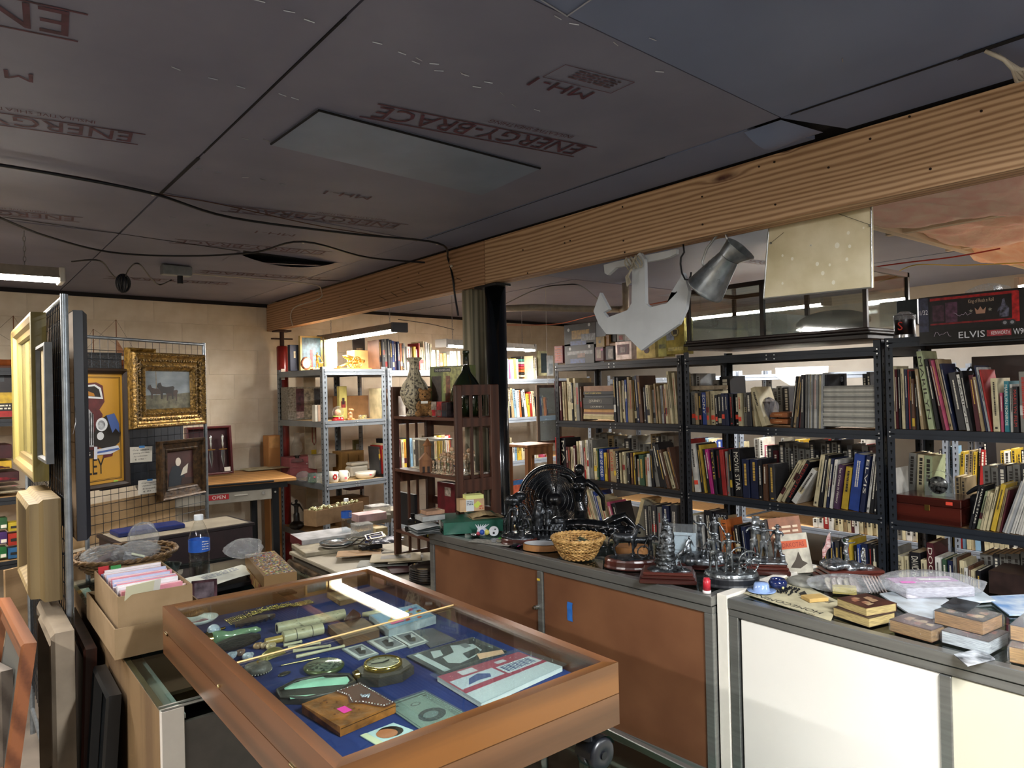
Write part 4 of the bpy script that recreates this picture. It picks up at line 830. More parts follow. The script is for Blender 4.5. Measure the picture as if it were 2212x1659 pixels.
o = tag(MB().cbox((-.3, .02, .84), (L2*.72, .032, 1.06), .001).ob('wooden_board', wood('#a98a62', '#8d7048', 'x', 30, .7)), 'tan wooden board behind the wire mesh below the car poster', 'board'); place(o, (PA[0], PA[1], 0), r2)
o = tag(MB().cbox((-.42, .03, .3), (L2*.2, .042, .82), .001).ob('wooden_board', wood('#8a7050', '#6d5538', 'x', 30, .7)), 'darker wooden board behind the wire mesh, left of the basket', 'board'); place(o, (PA[0], PA[1], 0), r2)
o = tag(MB().cbox((.25, .18, 1.1), (L2*1.0, .20, 1.56), .002).ob('dark_board', mat('#141c28', .4, var=.2)), 'dark blue-black panel behind the wire mesh between the framed pictures', 'panel'); place(o, (PA[0], PA[1], 0), r2)

# --- pictures hanging on the near panel
def yframe(label, x0, x1, ya, yb, za, zb, prof, m, sheet, glassy=False, face=-1, cat='picture', name='hung_picture'):
    """a frame hanging parallel to the near panel; face -1 looks towards -x"""
    w, h = yb-ya, zb-za; rz = -PI/2 if face < 0 else PI/2
    o = thing(name, label, cat, ((x1, yb, za) if face < 0 else (x0, ya, za)), rz)
    moulding(o, w, h, prof, m); mx = max(u for u, v in prof)
    MB().box((mx-.004, -.008, mx-.004), (w-mx+.004, -.004, h-mx+.004)).ob('picture_sheet', sheet, o)
    MB().box((.003, -.003, .003), (w-.003, 0, h-.003)).ob('backing_board', flat('#6a543a', .8), o)
    if glassy: MB().box((mx-.004, -.013, mx-.004), (w-mx+.004, -.011, h-mx+.004)).ob('glass_pane', glass('#f2f2ee', .02, .25), o)
    return o, w, h
gilt = wood('#7f7440', '#5e5428', 'z', 60, .45, .1, 4); 
o, w, h = yframe('large gilt deep-sided frame with glass hanging highest on the near wire panel', .25, .298, 3.13, 4.1, 1.335, 1.96, [(0, 0), (0, .048), (.012, .05), (.03, .044), (.04, .03), (.06, .026), (.064, .012)], [wood('#715f3a', '#544628', 'x', 50, .5), gilt], mat('#ab9f7e', .7, var=.1, sc=3), True)
yframe('small grey-edged frame with tan canvas, hung beside the near galvanised post', .26, .285, 2.83, 3.12, 1.42, 1.83, [(0, 0), (0, .022), (.012, .024), (.016, .01)], mat('#4f5152', .5, var=.2), mat('#a38f60', .6, var=.15, sc=4))
o, w, h = yframe('pale wooden box frame with dark oil painting, low on the near wire panel', .205, .300, 2.815, 3.3, .965, 1.305, [(0, 0), (0, .05), (.012, .062), (.014, .088), (.03, .095), (.042, .09), (.06, .05), (.066, .02)], wood('#7d6a45', '#625030', 'z', 50, .55), mat('#33241f', .5, var=.4, sc=12, col2='#5a4a44'))
o, w, h = yframe('tall black canvas frame hanging on the right side of the near wire panel', .34, .385, 2.775, 3.5, 1.16, 1.935, [(0, 0), (0, .028), (.012, .042), (.026, .042), (.03, .02)], flat('#1c1e26', .4), flat('#0c0e14', .5), face=1)
b = MB(); b.tube([(-.002, .0, .45), (-.02, .0, .40), (-.03, .01, .36)], .0012, 5); b.ob('hanging_wire', flat('#b8b8b8', .3, .9), o)
yframe('beige grey moulded frame below the pale box frame, left of the panel foot', .17, .30, 2.55, 3.0, .3, .93, [(0, 0), (0, .05), (.015, .06), (.03, .045), (.05, .06), (.075, .03)], mat('#9b8c78', .5, var=.15, sc=10), flat('#5a5048'))

def leanframe(label, A, B, C, pw, m, back, prof=None, mid=None):
    """frame given by three corners: A near top, B far top, C near foot"""
    A, B, C = Vector(A), Vector(B), Vector(C); u = (A-B).normalized(); dn = (C-A); dn = (dn-u*dn.dot(u)); h = dn.length; dn.normalize(); n = u.cross(-dn)
    w = (A-B).length; M = Matrix((u, -n, -dn)).transposed().to_4x4(); M.translation = B+dn*h
    o = bpy.data.objects.new('leaning_picture', None); COL.objects.link(o); o.matrix_basis = M; o.location = M.translation; o.rotation_euler = M.to_euler(); tag(o, label, 'picture')
    moulding(o, w, h, prof or [(0, 0), (0, .03), (.01, .036), (pw*.4, .03), (pw*.55, .022), (pw*.8, .026), (pw, .008)], m); MB().box((pw-.004, -.006, pw-.004), (w-pw+.004, -.003, h-pw+.004)).ob('picture_sheet', back, o); return o
def rp(px, py, d): r_ = ray(px, py); return Vector((0, 0, H))+r_*d
mah = wood('#86502f', '#5b311b', 'x', 40, .4, .2, 3)
leanframe('reddish brown moulded wooden frame leaning at the lower left edge', rp(80, 1388, 2.0), rp(22, 1290, 2.55), rp(25, 1790, 1.95), .075, mah, flat('#5a5a56'))
leanframe('worn grey wooden frame behind the reddish brown one at the left edge', rp(28, 1445, 2.2), rp(-60, 1400, 2.6), rp(22, 1800, 2.2), .06, wood('#6b6259', '#4a423b', 'x', 40, .6), wood('#a98a5c', '#8a6a40', 'z', 30, .6))
leanframe('tall dark frame leaning against the plywood side of the black showcase', (.36, 2.55, .86), (.37, 3.1, .86), (.33, 2.5, .02), .07, wood('#3a1f17', '#24130e', 'z', 50, .4), flat('#2a1a16'))
leanframe('shrink-wrapped dark print leaning on the plywood side under the card tray', (.37, 2.22, .82), (.375, 2.5, .82), (.31, 2.16, .02), .02, flat('#16181a', .3), mat('#20262a', .15, var=.4, sc=9))
# --- low crate behind
o = thing('dark_cabinet', 'low dark maroon cabinet with pale dusty top behind the wicker basket', 'cabinet', (.60, 3.60, 0), .11)
MB().box((0, 0, 0), (.62, .3, .97)).ob('carcass', mat('#2b1418', .5, var=.2), o); MB().cbox((-.01, -.01, .97), (.63, .31, .985), .002).ob('rim', flat('#1c1113', .5), o); MB().box((.012, .012, .985), (.608, .288, .9865)).ob('top_sheet', mat('#a39884', .7, var=.12, sc=6), o)
o = thing('blue_folder', 'dark blue folder lying on the dark maroon cabinet', 'folder', (.62, 3.72, .987), .11); MB().cbox((0, 0, 0), (.30, .14, .022), .004).ob('cover', flat('#1b2a66', .4), o)

# --- things on the low showcase (top at z = .905)
ZL = .9062
def lp(px, py, z=ZL): return P(px, py, Z=z)
cb = mat('#8f7757', .8, var=.08, sc=12, col2='#826b4b'); cbd = mat('#8f7146', .8, var=.1)
def carton(name, label, loc, w, d, h, rz=0, t=.004, m=cb, z=0, group=None, liftf=0):
    o = thing(name, label, 'box', loc, rz, group)
    MB().box((0, 0, 0), (w, d, t)).ob('base', m, o)
    for a, b_ in (((0, 0, t), (w, t, h)), ((0, d-t, t), (w, d, h+liftf)), ((0, t, t), (t, d-t, h)), ((w-t, t, t), (w, d-t, h))): MB().box(a, b_).ob('side', m, o)
    return o
tr = lp(228, 1443)
carton('card_tray', 'low open cardboard tray at the left end of the low showcase', (tr.x+.03, tr.y+.045, ZL), .26, .50, .085, -.0)
bx = carton('card_box', 'cardboard box packed with pastel sleeved cards, standing in the low tray', (tr.x+.045, tr.y+.08, ZL+.045), .20, .40, .12)
MB().box((0, 0, -.039), (.2, .4, -.001)).ob('packing', cbd, bx)
bx0 = (tr.x+.045, tr.y+.08, ZL+.05)
R = random.Random(8); pc = ['#d9b8b4', '#e2e0e4', '#b9c0dc', '#d8909c', '#e8e4e6', '#a9b4d8', '#e4c4c8']; pn = ['pale pink', 'white', 'pale blue', 'rose pink', 'off white', 'lilac blue', 'blush']
for k in range(34):
    c = k % 7 if k > 6 else (3, 1, 0, 6, 1, 3, 1)[k]; y = .055+k*.0098; w = .168+R.uniform(-.006, .006)
    o = MB().box((0, 0, 0), (w, .0055, .112+R.uniform(-.006, .012))).ob('sleeved_card', mat(pc[c], .45, var=.05)); place(o, (bx0[0]+.014+R.uniform(0, .01), bx0[1]+y, bx0[2]), 0, .22 if k < 3 else .08)
    tag(o, '%s card in the box of pastel cards, %s from the front' % (pn[c], nth(k+1)), 'card', 'cards filed in the cardboard box')
for i, (yy, c, l) in enumerate(((.02, '#c9c6a8', 'pale green divider sheet sticking up in the front of the card box'), (.03, '#d8d6cc', 'white divider sheet sticking up in the front of the card box'))):
    o = MB().box((0, 0, 0), (.08, .002, .15)).ob('divider_sheet', flat(c)); place(o, (bx0[0]+.01+.02*i, bx0[1]+yy+.01, bx0[2]), .25, .3); tag(o, l, 'sheet')
for i, (c, l) in enumerate((('#a8252a', 'small red card at the back left of the card box'), ('#2f7a3c', 'small green card at the back left of the card box'))):
    o = MB().box((0, 0, 0), (.03, .004, .13)).ob('small_card', flat(c)); place(o, (bx0[0]+.008+.034*i, bx0[1]+.388-.012*i-.012, bx0[2])); tag(o, l, 'card')
# wicker basket
def basket(label, loc, r, hgt, col, col2, sx=1., rb=.55, rows=9, stakes=36, tilt=0, open_band=None, rim=.007):
    o = thing('wicker_basket', label, 'basket', loc, 0, None, tilt); m = mat(col, .55, var=.3, sc=50, col2=col2)
    def rad(v): return r*(rb+(1-rb)*v**.75)
    wv = MB()
    for k in range(rows):
        v = (k+.5)/rows
        if open_band and open_band[0] < v < open_band[1]: continue
        n = stakes*2; pts = []
        for i in range(n):
            a = 2*PI*i/n; e = .003*(1 if (i//2+k) % 2 else -1)
            pts.append(((rad(v)+e)*math.cos(a)*sx, (rad(v)+e)*math.sin(a), hgt*v))
        wv.tube(pts, hgt/rows*.52, 6, True)
    q = wv.ob('woven_cane', m, o); tag(q, kind='stuff')
    st = MB()
    for i in range(stakes):
        a = 2*PI*i/stakes; st.tube([(rad(v)*math.cos(a)*sx, rad(v)*math.sin(a), hgt*v) for v in (.0, .2, .4, .6, .8, 1)], .0022, 5)
        if open_band:
            a2 = a+2*PI/stakes
            for aa, bb in ((a, a2), (a2, a)): st.tube([(rad(open_band[0])*math.cos(aa)*sx, rad(open_band[0])*math.sin(aa), hgt*open_band[0]), (rad(open_band[1])*math.cos(bb)*sx, rad(open_band[1])*math.sin(bb), hgt*open_band[1])], .003, 5)
    q = st.ob('stakes', m, o); tag(q, kind='stuff')
    for ph in (0, PI):
        pts = [((r+rim*.5*math.cos(9*2*PI*i/72*2+ph))*math.cos(2*PI*i/72)*sx, (r+rim*.5*math.cos(9*2*PI*i/72*2+ph))*math.sin(2*PI*i/72), hgt+rim*.7*math.sin(9*2*PI*i/72*2+ph)) for i in range(72)]
        MB().tube(pts, rim, 6, True).ob('braided_rim', m, o)
    MB().lathe([(0, 0), (rad(0)*1.0, 0), (rad(0)*1.0, .004), (0, .006)], 28, (0, 0, 0), None, False, sx).ob('base', m, o)
    return o
c = lp(272, 1238); basket('oval brown wicker basket of plastic bags on the left of the low showcase', (c.x, c.y, ZL), .15, .085, '#8a6a42', '#4e3820', 1.28, .5, 8, 30, .06)
film = glass('#f2f4f6', .1, .25, .10); filmd = glass('#cfcdd2', .12, .14, .18)
def crumple(name, label, loc, sx, sy, sz, m, seed, rz=0, inner=None, cat='bag', amp=.25, root=None, group=None):
    o = thing(name, label, cat, loc, rz, group); R = random.Random(seed); ph = [R.uniform(0, 6.28) for _ in range(8)]
    def f(u, v):
        a = 2*PI*u; b_ = PI*v; k = 1+amp*(math.sin(3*a+ph[0])*math.sin(2*b_+ph[1])*.5+.35*math.sin(7*a+ph[2]+5*b_)+.2*math.sin(13*a+9*b_+ph[3]))
        return (sx*math.sin(b_)*math.cos(a)*k, sy*math.sin(b_)*math.sin(a)*k, sz*(.5-.5*math.cos(b_))*(.8+.2*k))
    MB().surf(f, 36, 22, None, False, True).ob('film', m, o)
    if inner: inner(o)
    return o
def inn1(o):
    MB().cbox((-.06, -.03, .01), (.05, .03, .035), .003, T(0, 0, 0, .3, 0, -.3)).ob('packet', mat('#4a1f2e', .5, var=.4, sc=30), o)
def inn2(o):
    MB().cbox((-.055, -.035, .01), (.06, .04, .03), .003, T(0, 0, 0, -.2, 0, .35)).ob('packet', mat('#c9ccd2', .5, var=.3, sc=30), o); MB().box((-.03, -.03, .034), (.02, .01, .036), T(0, 0, 0, -.2, 0, .35)).ob('label', flat('#dfe6c8'), o)
crumple('plastic_bag', 'clear bag with dark maroon packet in the wicker basket, left one', (c.x-.075, c.y-.01, ZL+.045), .085, .07, .085, film, 1, 0, inn1)
crumple('plastic_bag', 'clear bag with white labelled packet in the wicker basket, middle one', (c.x+.03, c.y-.05, ZL+.045), .085, .065, .09, film, 2, 0, inn2)
crumple('plastic_bag', 'tall empty clear bag standing up at the back of the wicker basket', (c.x+.075, c.y+.04, ZL+.045), .06, .05, .15, film, 3, .4)
# water bottles
def bottle(label, loc, s=1., fill=True):
    o = thing('water_bottle', label, 'bottle', loc)
    g = glass('#fafcfd', .03, .1); pr = [(0, .004), (.024, 0), (.031, .006), (.032, .02)]
    for k in range(6): z = .03+k*.012; pr += [(.0325, z), (.030, z+.005)]
    pr += [(.0325, .108), (.0325, .15), (.031, .158), (.024, .182), (.0145, .203), (.0125, .207), (.0125, .216)]
    def rf(u, v): return None
    MB().lathe([(r_*s, z*s) for r_, z in pr], 28).ob('body', g, o)
    MB().lathe([(.0331*s, .110*s), (.0331*s, .149*s)], 28).ob('label_wrap', mat('#2458b0', .35, var=.1, sc=30), o)
    for k in range(4): scrawl((.0, -.0338*s, (.142-k*.008)*s), (1, 0, 0), (0, 0, 1), .02*s, .004*s, 1, title_w, o, 'small_print', rs=k)
    MB().lathe([(0, .229*s), (.0138*s, .229*s), (.0145*s, .226*s), (.0145*s, .215*s), (.0148*s, .212*s)], 20).ob('cap', flat('#dfe6ea', .4), o)
    if fill: MB().lathe([(0, .008*s), (.029*s, .008*s), (.029*s, .13*s), (0, .13*s)], 20).ob('water', glass('#f4f8fa', .02, .02), o)
    return o
c = lp(432, 1262); bottle('clear water bottle with blue label, the large one behind the wooden case', (c.x, c.y, ZL), 1.18)
# long jigsaw box
a, b2 = lp(642, 1290), lp(572, 1300)
o = thing('jigsaw_box', 'long brown puzzle box with a crowded comic print on its lid', 'box', (b2.x, b2.y, ZL), -.16)
wb = (a-b2).length
MB().cbox((0, 0, 0), (wb, .40, .085), .001).ob('carton', mat('#7d6038', .5, var=.12, sc=6), o); MB().cbox((-.002, -.002, .05), (wb+.002, .402, .09), .001).ob('lid', mat('#7a5c34', .5, var=.1, sc=6), o)
R = random.Random(4); bs = {}
for k in range(900):
    x, y = R.uniform(.004, wb-.01), R.uniform(.004, .39); cc = R.choice(('#d9d3c0', '#b83a2c', '#3a6ab0', '#d8b23a', '#4a3a2c', '#8fae5a', '#e2c8a8', '#222222')); l, m_ = R.uniform(.003, .01), R.uniform(.003, .008)
    bs.setdefault(cc, MB()).add([(x, y, .0905+k*1e-6), (x+l, y, .0905+k*1e-6), (x+l*.8, y+m_, .0905+k*1e-6), (x+l*.1, y+m_, .0905+k*1e-6)], [(0, 1, 2, 3)])
for cc, b in bs.items(): q = b.ob('lid_print', flat(cc), o); tag(q, kind='stuff')
MB().box((.01, -.0035, .012), (wb-.01, -.0022, .048)).ob('end_label', mat('#c4a23c', .5, var=.1), o)
scrawl((.016, -.004, .02), (1, 0, 0), (0, 0, 1), wb-.04, .022, 3, flat('#8a2a20'), o)
MB().box((-.0032, .06, .006), (-.0022, .36, .046)).ob('side_print', mat('#6a2a24', .5, var=.5, sc=40, col2='#a38a50'), o)
crumple('plastic_bag', 'clear bag with red seal lying on the far end of the puzzle box', (b2.x+.04, b2.y+.33, ZL+.0905), .07, .06, .075, film, 6)
# paper sign, folders, yellow items behind the case rim
a = lp(500, 1250, .935)
o = thing('paper_sign', 'white handwritten sheet lying behind the wooden case', 'paper', (a.x-.13, a.y-.07, .93), .25, None, .08, -.05)
MB().surf(lambda u, v: (.26*u, .15*v, .006*math.sin(3*u+2*v)), 8, 5, None, False).ob('sheet', mat('#d9dacb', .7, var=.04), o)
scrawl((.06, .07, .0075), (1, 0, 0), (0, 1, 0), .14, .04, 3, flat('#8a9098'), o, 'handwriting')
o = thing('display_stand', 'black plastic stand under the white handwritten sheet', 'stand', (a.x-.15, a.y-.06, ZL), .1); MB().cbox((0, 0, 0), (.33, .15, .018), .003).ob('base', flat('#101113', .35), o)
a = lp(395, 1285, .93)
for k, (dx, dy, l, c1, r_) in enumerate(((-.05, .0, 'dark maroon framed photo leaning on the wooden case', '#3a1c22', .9), (.02, -.01, 'shiny pinkish grey packet beside the leaning framed photo', '#6c4a50', .8))):
    o = thing('leaning_photo', l, 'photo', (a.x+dx, a.y+dy-.02, ZL), .3-.6*k, None, -.5); MB().cbox((0, 0, 0), (.085, .004, .075), .001).ob('frame', mat(c1, .2, .2, var=.4, sc=20), o); MB().box((.01, -.0012, .01), (.075, -.0002, .065)).ob('picture_sheet', mat('#241c22', .15, var=.5, sc=14, col2='#8a7a80'), o)
o = tag(MB().cbox((0, 0, 0), (.10, .07, .022), .002).ob('yellow_packet', mat('#c9c03a', .5)), 'yellow packet behind the leaning framed photo', 'packet'); place(o, (a.x-.03, a.y+.05, ZL), .5)
o = thing('green_glass_dish', 'low clear glass dish at the rear edge of the low showcase', 'dish', (lp(345, 1240).x+.02, lp(345, 1240).y, ZL)); MB().lathe([(0, .003), (.05, .003), (.06, .03), (.064, .034), (.058, .03), (.048, .008), (0, .008)], 24).ob('bowl', glass('#9fb0ac', .05, .2, .15), o)
# --- things on the drafting table and along the wall
ZT = 1.042
def tq(px, py, z=ZT): return P(px, py, Z=z)
ds = [('grey brown print sheet', 505, 1010, .40, .26, .5, '#6d6a68'), ('cream map sheet', 470, 1018, .30, .22, .2, '#b7a883'), ('pale cream sheet', 590, 1014, .40, .22, .0, '#c4b896')]
for k, (l, px, py, w, d, rz, cc) in enumerate(ds):
    c = tq(px, py); o = thing('print_sheet', l+' lying on the black-framed table', 'paper', (c.x-w/2, c.y-.02, ZT+.001+.0025*k), rz*.5)
    MB().surf(lambda u, v: (w*u, d*v, .004*math.sin(4*u)*v), 6, 4, None, False).ob('sheet', mat(cc, .7, var=.25, sc=14), o)
c = tq(500, 1004); o = thing('gold_spectacles_tangle', 'tangle of gilt jewellery on the black-framed table', 'jewellery', (c.x, c.y, ZT+.006)); R = random.Random(1)
for k in range(12): MB().tube([(R.uniform(-.12, .12), R.uniform(-.05, .05), R.uniform(.002, .012)) for _ in range(5)], .0018, 5).ob('strand', flat('#a88a42', .25, .9), o)
c0, c1 = P(445, 995, Y=5.55), P(496, 897, Y=5.55)
o = thing('shadow_box', 'maroon shadow box with two silver daggers leaning against the block wall', 'shadow box', (c0.x-.15, 5.50, 1.045), .077, None, -.1); w, h = c1.x-c0.x+.15, .36
moulding(o, w, h, [(0, 0), (0, .04), (.008, .044), (.016, .04), (.018, .006)], mat('#5a1f22', .35, var=.2)); MB().box((.014, -.006, .014), (w-.014, -.002, h-.014)).ob('backing_board', mat('#321119', .8), o)
sv = flat('#c9cdd2', .18, 1)
for k in range(2):
    x = w-.155+k*.085; q = thing('dagger', '%s silver dagger mounted in the maroon shadow box' % ('left', 'right')[k], 'dagger', (0, 0, 0)); q.parent = None; place(q, (c0.x-.15+x, 5.50-.012+.012*x, 1.045), .077, -.1)
    MB().add([(0, -.012, .05), (-.013, -.01, .12), (-.012, -.01, .18), (0, -.016, .185), (.012, -.01, .18), (.013, -.01, .12), (0, -.006, .12)], [(0, 1, 2, 3), (0, 3, 4, 5), (0, 5, 6, 1), (1, 6, 4, 2)]).ob('blade', sv, q)
    MB().cyl((-.03, -.014, .188), (.03, -.014, .188), .004, 8).ob('guard', flat('#9a7a40', .3, .9), q)
    b = MB(); b.lathe([(0, .192), (.007, .195), (.006, .21), (.011, .23), (.007, .25), (.012, .275), (.010, .29), (0, .30)], 10, (0, -.014, 0)); b.ob('hilt', flat('#bdbdb8', .25, .9), q)
o = tag(MB().box((w-.07, -.046, .02), (w-.025, -.045, .05)).ob('paper_tag', paper), 'tiny white tag on the maroon shadow box', 'tag'); place(o, (c0.x-.15, 5.50, 1.045), .077, -.1)
o = thing('cardboard_tube_box', 'tall narrow orange-brown carton standing beside the red column', 'box', (2.03, 5.70, 0), .077); MB().cbox((0, 0, 0), (.10, .10, 1.30), .002).ob('carton', mat('#b07a44', .75, var=.08, sc=6), o); MB().box((.008, -.001, 1.2), (.092, 0, 1.29)).ob('packing_tape', mat('#b98a55', .3), o)
c = P(482, 1108, Y=5.3); o = thing('black_metal_bell', 'black looped wire ornament hanging under the black-framed table', 'ornament', (c.x, 5.3, .87)); b = MB(); b.tube([(.0, 0, .05)]+[(.012*math.sin(t), 0, .065-.012*math.cos(t)) for t in [i*.5 for i in range(13)]], .003, 6)
for k in range(7): b.tube([(0, 0, .05), (-.03+.01*k, 0, 0)], .0015, 4)
b.ob('wire', flat('#17140f', .5, .5), o)
# model boxes on the wall shelves at the left edge
def bxs(label, px0, py0, px1, py1, Y, d, col, extra=None, cat='box', name='model_box', metal=0):
    a, b_ = P(px0, py1, Y=Y), P(px1, py0, Y=Y); w, h = b_.x-a.x, b_.z-a.z
    o = thing(name, label, cat, (a.x, Y, a.z), .077); MB().cbox((0, 0, 0), (w, d, h), .002).ob('carton', mat(col, .4, metal, var=.25, sc=18), o)
    if extra: extra(o, w, h)
    return o, w, h
def bandx(c, z0, z1, x0=0., x1=1.):
    def f(o, w, h): MB().box((w*x0, -.0015, h*z0), (w*x1, -.0005, h*z1)).ob('printed_panel', mat(c, .4, var=.2, sc=30), o)
    return f
def mix(*fs):
    def f(o, w, h):
        for g in fs: g(o, w, h)
    return f
def car(c, zb, x0=.1, x1=.9):
    def f(o, w, h):
        W2 = w*(x1-x0); b = MB(); pts = [(0, 0), (.02, .35), (.25, .5), (.38, .95), (.68, .95), (.8, .5), (.98, .4), (1, 0)]
        b.add([(w*x0+W2*x, -.0025, h*zb+h*.3*z) for x, z in pts], [tuple(range(8))]); b.ob('car_print', mat(c, .3, var=.3), o)
        for x in (.2, .8): MB().add([(w*x0+W2*x+h*.07*math.cos(t), -.003, h*zb+h*.07*math.sin(t)) for t in [i*.6 for i in range(10)]], [tuple(range(10))]).ob('wheel_print', flat('#15130f'), o)
    return f
YS = 5.32
bxs('maroon and black model car box with yellow wing emblem, left edge upper shelf', -60, 795, 26, 903, YS, .25, '#1d1316', mix(bandx('#c9a428', .28, .5), bandx('#a8221e', .0, .12), bandx('#3a3f46', .72, .95, .3, .8), lambda o, w, h: scrawl((.02, -.002, h*.14), (1, 0, 0), (0, 0, 1), w-.03, h*.12, 2, title_w, o)))
bxs('dark red double model box, left edge middle shelf top', -60, 960, 26, 995, YS, .25, '#3a1216', bandx('#6a2a2a', .2, .8, .1, .5))
bxs('yellow model car box in the middle of the left edge stack', -60, 995, 26, 1018, YS, .25, '#c09a2a', car('#4a1a14', .1, .3, .95))
bxs('maroon model car box under the yellow one at the left edge', -60, 1018, 42, 1047, YS, .25, '#3c1a1c', car('#7a2028', .2, .2, .95))
bxs('flat cream model box, lower of the left edge stack', -60, 1059, 50, 1073, YS, .27, '#b5a88c', lambda o, w, h: scrawl((w*.5, -.002, h*.2), (1, 0, 0), (0, 0, 1), w*.45, h*.6, 2, title_k, o))
bxs('flat pinkish model box above the cream one at the left edge', -60, 1048, 46, 1058, YS, .26, '#a58a78', bandx('#d0507a', .2, .8, .8, .9))
cols_ = [('green', '#2f5a34', -20, 16, 1118, 1146), ('yellow', '#b8a02c', 18, 44, 1127, 1149), ('purple', '#4a2f6a', -20, 16, 1149, 1178), ('red', '#a83428', 18, 44, 1151, 1180), ('dark green', '#2a6a3a', -20, 15, 1181, 1210), ('blue', '#2f5f8a', 18, 42, 1182, 1208)]
for nm_, cc, xa, xb, ya, yb in cols_:
    bxs('small %s die-cast model box on the lowest visible left shelf' % nm_, xa, ya, xb, yb, YS, .08, cc, bandx('#d8d2c4', .08, .38, .6, .95) if nm_ in ('green', 'purple', 'dark green') else bandx('#2a2a28', .35, .6, .2, .8), name='die_cast_box')
# sailing ship models on top of those shelves
hull = mat('#a3582c', .4, var=.2)
for (px, l, s) in ((10, 'wooden sailing ship model on top of the left wall shelf, nearer the left edge', 1.), (235, 'wooden sailing ship model on top of the left wall shelf, behind the wire panel', 1.1)):
    c = P(px, 790, Y=5.5); o = thing('ship_model', l, 'model ship', (c.x, 5.5, 1.832), .077)
    MB().surf(lambda u, v: ((u-.5)*.42*s, (v-.5)*.06*math.sin(PI*min(1, u*1.15+.02))**.5, .02+.04*abs(2*v-1)**1.6+.02*abs(2*u-1)**2), 16, 7).ob('hull', hull, o); MB().box((-.1, -.02, 0), (.1, .02, .022)).ob('stand', flat('#5a2f18'), o)
    for x in (-.09, .05): MB().cyl((x, 0, .04), (x, 0, .34 if x > 0 else .27), .003, 6).ob('mast', flat('#7a4a28'), o)
    b = MB()
    for x, z in ((-.09, .27), (.05, .34)):
        b.tube([(x, 0, z), (-.2, 0, .06)], .0008, 4); b.tube([(x, 0, z), (.2, 0, .06)], .0008, 4)
    b.ob('rigging', flat('#4a3826'), o); MB().cyl((.18, 0, .06), (.27, 0, .085), .002, 5).ob('bowsprit', flat('#7a4a28'), o)
    MB().add([(.055, .001, .2), (.12, .001, .08), (.055, .001, .1)], [(0, 1, 2)]).ob('sail', flat('#9a6a4a'), o)
c = P(195, 790, Y=5.45); o = thing('glazed_case', 'small glass case on top of the wall shelf behind the car poster', 'case', (c.x-.05, 5.45, 1.832), .077); MB().cbox((0, 0, 0), (.24, .12, .10), .002).ob('body', glass('#6a7076', .05, .3, .3), o); MB().box((-.004, -.004, .1), (.244, .124, .11)).ob('lid', flat('#2a2c30'), o)
# ================= contents of the wooden case =================
ivory = mat('#ccc4a2', .35, var=.15, sc=30, coat=.3); brass = flat('#c9a45a', .2, .95); bw_w = flat('#d8dcda', .5); bw_k = flat('#23262a', .5); bw_g = flat('#7c8084', .5)
class Card:
    """a flat thing lying on the plane z, its corners given in photograph pixels (near-left, near-right, far-right, far-left)"""
    def __init__(s, name, label, cat, px, th, m, z=None, group=None, part='card'):
        z = zv+.0006 if z is None else z; s.z = z; s.th = th
        s.q = [P(x, y, Z=z) for x, y in px]; c = sum(s.q, Vector())/4; s.o = thing(name, label, cat, (c.x, c.y, z), 0, group); s.c = c
        MB().prism([(p.x-c.x, p.y-c.y) for p in s.q], 0, th).ob(part, m, s.o)
    def at(s, u, v, dz=0): a = s.q[0].lerp(s.q[1], u); b = s.q[3].lerp(s.q[2], u); p = a.lerp(b, v)-s.c; return (p.x, p.y, s.th+dz)
    def pr(s, pts, m, name='printed_panel', dz=.0003): MB().add([s.at(u, v, dz) for u, v in pts], [tuple(range(len(pts)))]).ob(name, m, s.o)
    def rect(s, u0, v0, u1, v1, m, name='printed_panel', dz=.0003): s.pr([(u0, v0), (u1, v0), (u1, v1), (u0, v1)], m, name, dz)
    def txt(s, t, u0, v0, u1, v1, m, dz=.0006, flip=False, name='lettering'):
        vs, fs = glyphs(t); MB().add([s.at(u0+(u1-u0)*a, v0+(v1-v0)*c, dz) for a, c in vs], fs).ob(name, m, s.o)
slv = glass('#e8eef0', .05, .1, .04)
def zobj(name, label, cat, px, py, rz=0, dz=0, z=None):
    p = cl(px, py) if z is None else P(px, py, Z=z); o = thing(name, label, cat, (p.x, p.y, (zv if z is None else z)+.0004+dz), rz); o.scale = (.93, .93, .93); return o
o = zobj('porcelain_dish', 'white oval porcelain dish with pink flowers in the far left of the wooden case', 'dish', 428, 1347)
MB().lathe([(0, .004), (.03, .004), (.045, .010), (.052, .016), (.053, .014), (.044, .006), (.03, 0), (0, 0)], 36, (0, 0, 0), None, True, 1.05, .8).ob('dish', flat('#dfe2dc', .15, 0, .6), o)
for x, y, r in ((0, -.005, .012), (-.02, 0, .008), (.016, .008, .007), (.022, .0, .005)): MB().lathe([(0, .0062), (r, .0064)], 9, (x, y, 0), None, False, 1.4, .8).ob('painted_flower', flat('#b05a80', .3), o)
o = zobj('porcelain_ornament', 'round blue and white porcelain knob with brass fitting in the wooden case', 'knob', 462, 1377)
MB().ball((0, 0, .0175), .0175, 14).ob('ball', mat('#c3cfe0', .12, var=.5, sc=60, col2='#5a6c98', thr=(.3, .45)), o); b = MB(); b.cyl((.016, 0, .018), (.030, .002, .018), .004, 8); b.cyl((-.034, -.006, .008), (-.015, -.004, .014), .006, 10); b.ob('fitting', brass, o)
o = zobj('jade_ornament', 'pale green jade handle with brass collar in the wooden case', 'handle', 505, 1385, -.05)
pts = [(-.055+.0125*i, .003*math.sin(i*1.1), .017+.002*math.sin(i)) for i in range(11)]
